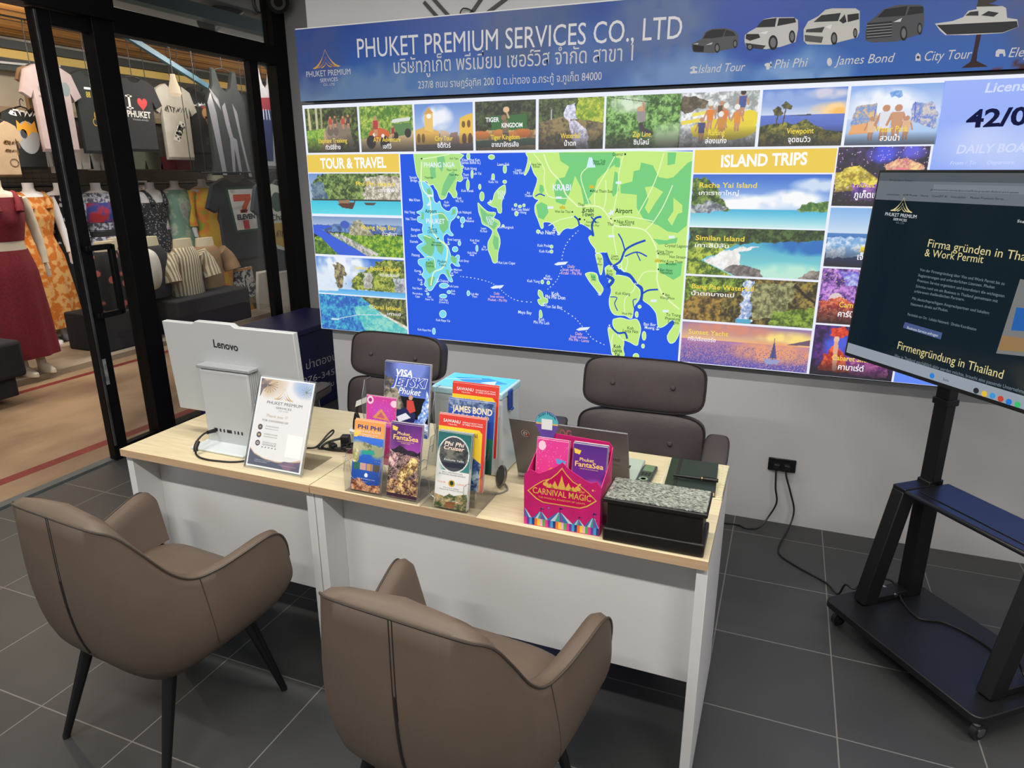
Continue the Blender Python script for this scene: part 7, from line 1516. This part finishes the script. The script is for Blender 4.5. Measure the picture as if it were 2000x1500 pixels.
hung(PANT, -6.1, (456, 522, 503, 640), cloth('elephant_print', (200, 198, 196), (50, 50, 56), 26), 'loose black and white patterned trousers with a yellow band', 'trousers', RT, lambda mb, pl, f, w, h, n: [mb.flat(pl, [f(.02, .5), f(.98, .5), f(.99, .28), f(.01, .28)], cloth('yellow_band_print', (190, 140, 50), (120, 110, 70), 20), n), mb.flat(pl, [f(.15, 1), f(.85, 1), f(.86, .96), f(.14, .96)], ink((190, 140, 80)), n), mb.line(pl, [f(.5, .97), f(.44, .8), f(.46, .5)], .012, WHITE, n+.002)])
hung(PANT, -6.0, (500, 527, 545, 640), plain('white_cloth', (206, 202, 204)), 'white linen trousers left of the thin window bar', 'trousers', RT)
hung(PANT, -5.7, (541, 527, 584, 625), plain('white_cloth', (206, 202, 204)), 'white linen trousers right of the thin window bar', 'trousers', RT)
hung(TEE, -7.1, (428, 478, 472, 590), plain('plum_cloth', (80, 56, 84)), 'plum top hanging behind the orange tie-dye dress', 'shirt', RT)
# rails of dark clothes behind the mannequins
RC = 'clothes on the crowded rear rail'
rr = random.Random(5)
RLAB = ('black', 'wine', 'grey', 'dark green', 'navy', 'brown')
RCOL = ((34, 34, 38), (80, 34, 42), (84, 84, 86), (44, 60, 52), (36, 40, 66), (74, 58, 48))
first = None
for k in range(22):
    px = 96+k*15.5
    i = rr.randrange(6)
    hung([(.3, 1), (.7, 1), (1, .93), (.95, 0), (.05, 0), (0, .93)], -7.25+.06*(k % 2), (px, 372+rr.uniform(0, 10)+k*.5, px+21, 560+rr.uniform(-20, 30)), plain('rail_cloth_'+RLAB[i].replace(' ', '_'), RCOL[i]), 'dark garment on the crowded rear rail behind the dressed mannequins', 'garment', RC, d=.06, name='rail_garment')
t = thing('clothes_rail', 'long black rail carrying the dark clothes behind the mannequins', 'rail', (-7.25, 6.5, 1.5))
MB().cone((0, -2.2, .0), (0, 2.6, .0), .014, .014, BLACK).build('rail_tube', t)
for y in (-2.1, .2, 2.5): MB().cone((0, y, 0), (0, y, -1.5), .016, .016, BLACK).build('post', t)
# wire grid with hooks on the shop wall
g = MB(); pl = xplane(-7.5)
for k in range(60): g.line(pl, [(4.2+.09*k, 1.3), (4.2+.09*k, 2.2)], .006, BLACK)
for k in range(11): g.line(pl, [(4.2, 1.3+.09*k), (9.5, 1.3+.09*k)], .006, BLACK)
tag(g.build('wire_grid', smooth_a=0), 'black wire grid panel on the shop wall behind the mannequins', 'grid')
tag(MB().span((-7.6, -1, 2.2), (-7.5, 10.9, 2.27), mat('wood_batten', (150, 130, 104), .7)).build('wall_batten'), 'wooden batten along the shop wall below the plaster', 'batten')

struct(MB().span((-7.6, -1, .0), (-7.57, 10.9, 2.195), mat('dark_backing', (74, 70, 64), .9, noise=.3, nscale=5)), 'wall_shop_dark_board')  # dark board added to darken the too bright wall behind the grid
# ---- dressed mannequins
BODY = [(.0, .02, 0.), (.048, .048, 0), (.047, .047, -.05), (.058, .052, -.075), (.13, .066, -.095), (.188, .075, -.125), (.198, .085, -.17), (.178, .105, -.24), (.170, .115, -.31), (.150, .098, -.40), (.128, .085, -.49), (.152, .10, -.60), (.178, .112, -.70)]


def ell(a, b, z, n=28, w=0., fold=0): return [Vector((b*(1+w*math.sin(fold*t))*math.cos(t), a*(1+w*math.sin(fold*t))*math.sin(t), z)) for t in [2*PI*k/n for k in range(n)]]


def mannequin(X, neck, label, dress, group='dressed mannequins in the shop', skin=SKIN, rz=0., full=True, hem=None, arms=0, height=None, scale=1.):
    """dress: list of (from, to, widen, flare, material, name); depths below the neck"""
    pl = xplane(X); u, v = pl.hit(*neck)
    t = thing('mannequin', label, 'mannequin', (X, u, 0), rz, group); z0 = height or v; t.scale = (scale,)*3 if scale != 1 else (1, 1, 1)
    b = MB(); R = [ell(a, c, z0+z) for a, c, z in BODY]
    R += [ell(.172, .105, z0-.78), ell(.05, .05, z0-.80)]
    b.rings(R, skin)
    body = b.build('body', t, smooth_a=70)
    for s in (-1, 1):
        MB().rings([[p+Vector((cx, s*cy, 0)) for p in ell(r1, r2, zz, 14)] for cy, cx, r1, r2, zz in ((.09, 0, .085, .085, z0-.74), (.088, 0, .07, .075, z0-.9), (.08, 0, .05, .055, z0-1.12), (.078, -.005, .052, .056, z0-1.22), (.075, -.01, .035, .038, .14), (.075, 0, .034, .04, .07), (.075, .05, .04, .10, .03), (.075, .055, .038, .10, 0.0))], skin).build('leg', t, smooth_a=60)
    def at(z):
        for (a0, b0, h0), (a1, b1, h1) in zip(BODY[1:-1], BODY[2:]):
            if h1 <= z <= h0 and h0 > h1: f = (h0-z)/(h0-h1); return a0+(a1-a0)*f, b0+(b1-b0)*f
        return .172, .11
    for d0, d1, wd, flare, m, nm in dress:
        b = MB(); R = []; K = 14
        for i in range(K+1):
            z = d0+(d1-d0)*i/K; zz = min(z, .70)
            a, c = at(-zz); f = max(0, (z-.45))*flare
            a = a*(1+wd)+f; c = c*(1+wd)+f*.8
            fo = min(.075, max(0, z-.5)*.14)
            R.append(ell(a, c, z0-z, 36, fo, 9))
        b.rings(R, m, cap=False); b.build(nm, t, smooth_a=70)
    if arms == 1:
        for s in (-1, 1): MB().tube([Vector((-.03, s*.12, z0-.11)), Vector((.03, s*.115, z0-.10)), Vector((.085, s*.1, z0-.15)), Vector((.118, s*.085, z0-.24))], [.02, .02, .022, .03], dress[0][4], 8, 4).build('strap', t, smooth_a=60)
    for s, sleeve in ((-1, arms), (1, arms)):
        if not arms: break
        A = [Vector((0, s*.185, z0-.14)), Vector((.0, s*.225, z0-.28)), Vector((.01, s*.245, z0-.42)), Vector((.035, s*.25, z0-.55)), Vector((.06, s*.245, z0-.67))]
        mb = MB(); mb.tube(A, [.045, .04, .036, .032, .026], skin, 12, 4)
        for k, (dy, L) in enumerate(((-.016, .055), (-.006, .068), (.004, .064), (.013, .05))): mb.tube([A[-1]+Vector((dy, 0, .01)), A[-1]+Vector((dy*1.2+.01, 0, -.05)), A[-1]+Vector((dy*1.2+.012, 0, -.05-L))], .0075, skin, 6, 2)
        mb.tube([A[-1]+Vector((.018, 0, 0)), A[-1]+Vector((.034, 0, -.05))], .008, skin, 6, 2)
        mb.build('arm', t, smooth_a=60)
        if arms == 2:
            MB().tube([p+Vector((0, 0, .0)) for p in A[:-1]], [.062, .058, .056, .055], dress[0][4], 12, 4).build('sleeve', t, smooth_a=60)
    return t
MAR = mat('maroon_cloth', (122, 24, 42), .8, noise=.3, nscale=60, bump=.3, bscale=10)
mannequin(-5.85, (-14, 352), 'cream mannequin in a maroon two-piece outfit with bare waist, at the left edge', [(.13, .47, .02, 0, MAR, 'crop_top'), (.54, 1.42, .03, .05, MAR, 'long_skirt')], skin=SKIN2, arms=1)
ORA = cloth('orange_batik', (206, 160, 100), (190, 106, 30), 16)
mannequin(-6.75, (53, 357), 'white mannequin in an orange and cream batik dress', [(.13, .55, .10, .02, ORA, 'bodice'), (.50, 1.38, .06, .09, ORA, 'long_skirt')], arms=1)
mannequin(-7.0, (113, 357), 'white mannequin in a black top with white pattern, half behind the door stile', [(.12, .66, .08, 0, cloth('black_white_pattern', (24, 24, 30), (196, 196, 206), 16, kind='voronoi'), 'top'), (.6, 1.2, .06, .05, plain('black_cloth', (30, 34, 34)), 'skirt')], arms=2)
mannequin(-6.85, (185, 357), 'white mannequin in a grey patterned dress with red and blue chest scarf', [(.10, .5, .10, 0, cloth('grey_speckle', (196, 196, 210), (84, 84, 104), 30), 'bodice'), (.20, .40, .16, 0, cloth('red_blue_scarf', (170, 40, 50), (50, 64, 140), 5), 'scarf'), (.48, .56, .12, 0, plain('black_cloth', (30, 34, 34)), 'belt'), (.55, 1.0, .06, .14, cloth('grey_speckle', (196, 196, 210), (84, 84, 104), 30), 'skirt')], arms=2)
mannequin(-7.3, (278, 353), 'bare white mannequin neck behind the black flowered dress', [(.16, 1.2, .06, .06, cloth('peach_print', (206, 150, 120), (214, 190, 140), 16), 'dress')])
mannequin(-6.8, (291, 356), 'white mannequin in a black dress with tiny white flowers and thin straps', [(.22, 1.2, .06, .05, cloth('black_flower_print', (40, 42, 48), (150, 150, 156), 42, kind='voronoi'), 'dress')], arms=1)
mannequin(-6.8, (339, 353), 'white mannequin in a pale green and lilac tie-dye dress with long sleeves', [(.10, 1.05, .10, .03, cloth('green_tie_dye', (176, 196, 170), (126, 166, 150), 7, c3=(170, 150, 176)), 'dress')], arms=2)
mannequin(-6.75, (393, 350), 'white mannequin in a long orange tie-dye dress with long sleeves', [(.10, 1.42, .09, .11, cloth('orange_tie_dye', (230, 130, 56), (214, 176, 60), 5, c3=(160, 170, 60)), 'dress')], arms=2)

# ---- plinths and half-body display forms
FELT = mat('black_felt', (40, 40, 44), .95, noise=.2, nscale=40, bump=.2, bscale=200)
def plinth(a, b, label):
    o = MB().span(a, b, FELT).build('display_plinth', bevel=.015)
    return tag(o, label, 'plinth', 'felt covered plinths')
plinth((-6.35, 4.42, 0), (-5.85, 5.05, .36), 'black felt plinth under the flowered trousers, seen beside the door stile')
plinth((-6.3, 5.2, 0), (-5.75, 6.25, .36), 'long black felt plinth under the striped shirt, behind the computer screen')
plinth((-6.75, 5.25, .36), (-6.32, 6.1, .68), 'second black felt block stacked on the long plinth behind the forms')
t = thing('padded_stool', 'black padded stool at the left edge in front of the maroon skirt', 'stool', (-5.52, 3.09, 0))
MB().span((-.22, -.24, .15), (.22, .24, .43), FELT).build('seat', t, bevel=.03, seg=3)
MB().span((-.16, -.18, 0), (.16, .18, .15), FELT).build('base', t, bevel=.01)
CRE = mat('cream_form', (206, 194, 166), .5)


def form(X, c, w, h, m, label, cat, sleeve=False, top=CRE, d=.2, base=None, name=None):
    """half-body form: cream neck block and a clothed, rounded trunk"""
    pl = xplane(X); u, v = pl.hit(*c)
    t = thing(name or 'display_form', label, cat, (X, u, v-h), 0, 'half-body display forms')
    R = []
    for f, s in ((0, .62), (.05, .72), (.16, .98), (.35, 1.0), (.6, .94), (.85, .98), (1., .92), (1.0, .4)): R.append(ell(w/2*s, d/2*s, h*(1-f), 28))
    MB().rings(R, m).build('clothing', t, smooth_a=70)
    MB().rings([ell(w*.30, d*.28, h), ell(w*.27, d*.25, h+.09), ell(w*.1, d*.1, h+.09)], top).build('form_top', t, smooth_a=50)
    if sleeve:
        for s in (-1, 1): MB().tube([(0.02, s*w*.44, h*.86), (.05, s*w*.62, h*.66), (.09, s*w*.66, h*.42)], [.085, .09, .095], m, 12, 4).build('sleeve', t, smooth_a=60)
    return t
form(-6.02, (357, 483), .42, .58, cloth('stripe_cloth', (206, 198, 176), (140, 124, 96), 9, kind='wave'), 'half-body form wearing a cream and brown striped shirt', 'display form', True)
form(-6.15, (400, 480), .44, .52, plain('tan_cloth', (150, 120, 88)), 'half-body form wearing a plain tan shirt, right of the striped one', 'display form', True)
form(-6.02, (290, 480), .40, .52, plain('black_trousers', (44, 44, 50)), 'half-body form with black clothing and a cream oval front', 'display form')
pl = xplane(-5.88); c = pl.hit(297, 525); mb = MB()
mb.rings([[pl.P(c[0]+.105*s*math.sin(a), c[1]+.20*s*(math.cos(a) if math.cos(a) > 0 else -abs(math.cos(a))**.8*1.1), z) for a in [2*PI*k/28 for k in range(28)]] for s, z in ((.9, -.06), (1, -.03), (.92, .02), (.6, .05), (.05, .06))], mat('ivory_form', (206, 202, 192), .45)); tag(mb.build('oval_form', smooth_a=60), 'ivory oval bust form in front of the black half-body form', 'display form')
form(-6.1, (232, 482), .38, .50, plain('black_trousers', (44, 44, 50)), 'half-body form in plain black behind the wide mullion', 'display form')
form(-6.0, (207, 490), .40, .62, cloth('tropical_print', (26, 26, 30), (170, 90, 84), 9, kind='voronoi'), 'half-body form in black tropical flower trousers', 'display form')
# bulb, pipes and cage lamp
pl = xplane(-5.9); p = pl.at(340, 170)
t = thing('hanging_bulb', 'white cone-shaped bulb hanging on a wire over the cream T-shirt', 'lamp', p)
MB().lathe([(.001, -.09), (.045, -.088), (.062, -.06), (.05, 0), (.03, .07), (.022, .12), (.001, .122)], lit('bulb_glow', (240, 214, 180), .9)).build('bulb', t)
MB().cone((0, 0, .12), (0, 0, 2.95-p.z), .006, .006, BLACK, 8).build('wire', t)
tag(MB().beam((-6.2, 5.35, 2.95), (-6.2, 8.2, 1.9), .05, .05, mat('blue_pipe', (66, 104, 124), .4)).build('blue_brace'), 'light blue slanting pipe brace under the shop ceiling', 'pipe')
tag(MB().span((-7.5, -2, 2.72), (-7.4, 10.9, 2.80), mat('lamplit_beam', (206, 176, 96), .6)).build('lamplit_beam'), 'beam below the plank ceiling, yellow from lamp light put into its colour', 'beam')  # fluorescent light on this beam edge is painted in as yellow
tag(MB().span((-7.46, -2, 2.60), (-7.36, 10.9, 2.715), mat('dark_beam', (36, 40, 40), .5)).build('dark_beam'), 'dark steel beam right under the yellow one', 'beam')
tag(MB().span((-7.46, -2, 2.805), (-7.36, 10.9, 2.885), mat('dark_beam', (36, 40, 40), .5)).build('dark_beam'), 'dark steel beam right above the yellow one', 'beam')
tag(MB().tube([(-7.34, -1, 2.66), (-7.34, 3, 2.64), (-7.33, 5, 2.66), (-7.33, 5.6, 2.7)], .012, mat('white_cable', (206, 210, 214), .4), 8, 4).build('white_pipe'), 'thin white conduit along the dark beam', 'pipe')
# seen through the upper pane: duct, cage lamp, greenish beam, bright strip of ceiling
q = xplane(-4.7)
tag(MB().cone(q.at(402, 48), q.at(470, 2), .085, .085, mat('duct', (52, 54, 56), .5), 20).build('air_duct', smooth_a=50), 'dark round duct seen through the upper pane', 'duct')
o = MB().span((-4.62, 3.5, 2.80), (-4.5, 9, 2.9), mat('green_beam', (104, 132, 132), .6, noise=.2, nscale=5)).build('green_beam'); tag(o, 'grey green beam crossing behind the upper pane', 'beam')
p = xplane(-4.0).at(508, -4); t = thing('cage_lamp', 'black wire cage lamp hanging beyond the upper pane near the corner post', 'lamp', p)
for k in range(8):
    a = 2*PI*k/8; MB().tube([(.05*math.cos(a), .05*math.sin(a), .03), (.062*math.cos(a), .062*math.sin(a), -.03), (.045*math.cos(a), .045*math.sin(a), -.09), (0.004*math.cos(a), 0.004*math.sin(a), -.105)], .0035, BLACK, 6, 3).build('cage_wire', t)
MB().cone((0, 0, .02), (0, 0, .10), .05, .02, BLACK).build('lamp_cap', t); MB().cone((0, 0, .1), (0, 0, 2.97-p.z), .005, .005, BLACK, 8).build('cord', t)
t = thing('cap', 'pale green cap hanging on the grid above the orange tie-dye dress', 'cap', xplane(-6.6).at(421, 352))
MB().lathe([(.10, 0), (.098, .03), (.08, .075), (.04, .1), (.002, .105)], plain('pale_green_cloth', (176, 180, 160)), n=20).build('crown', t, smooth_a=60)
MB().rings([[Vector((.06+.11*math.cos(a)*s, .09*math.sin(a)*s, z)) for a in [2*PI*k/20 for k in range(20)]] for s, z in ((1, -.006), (1, .0), (.6, .004))], plain('pale_green_cloth', (176, 180, 160))).build('brim', t, smooth_a=60)
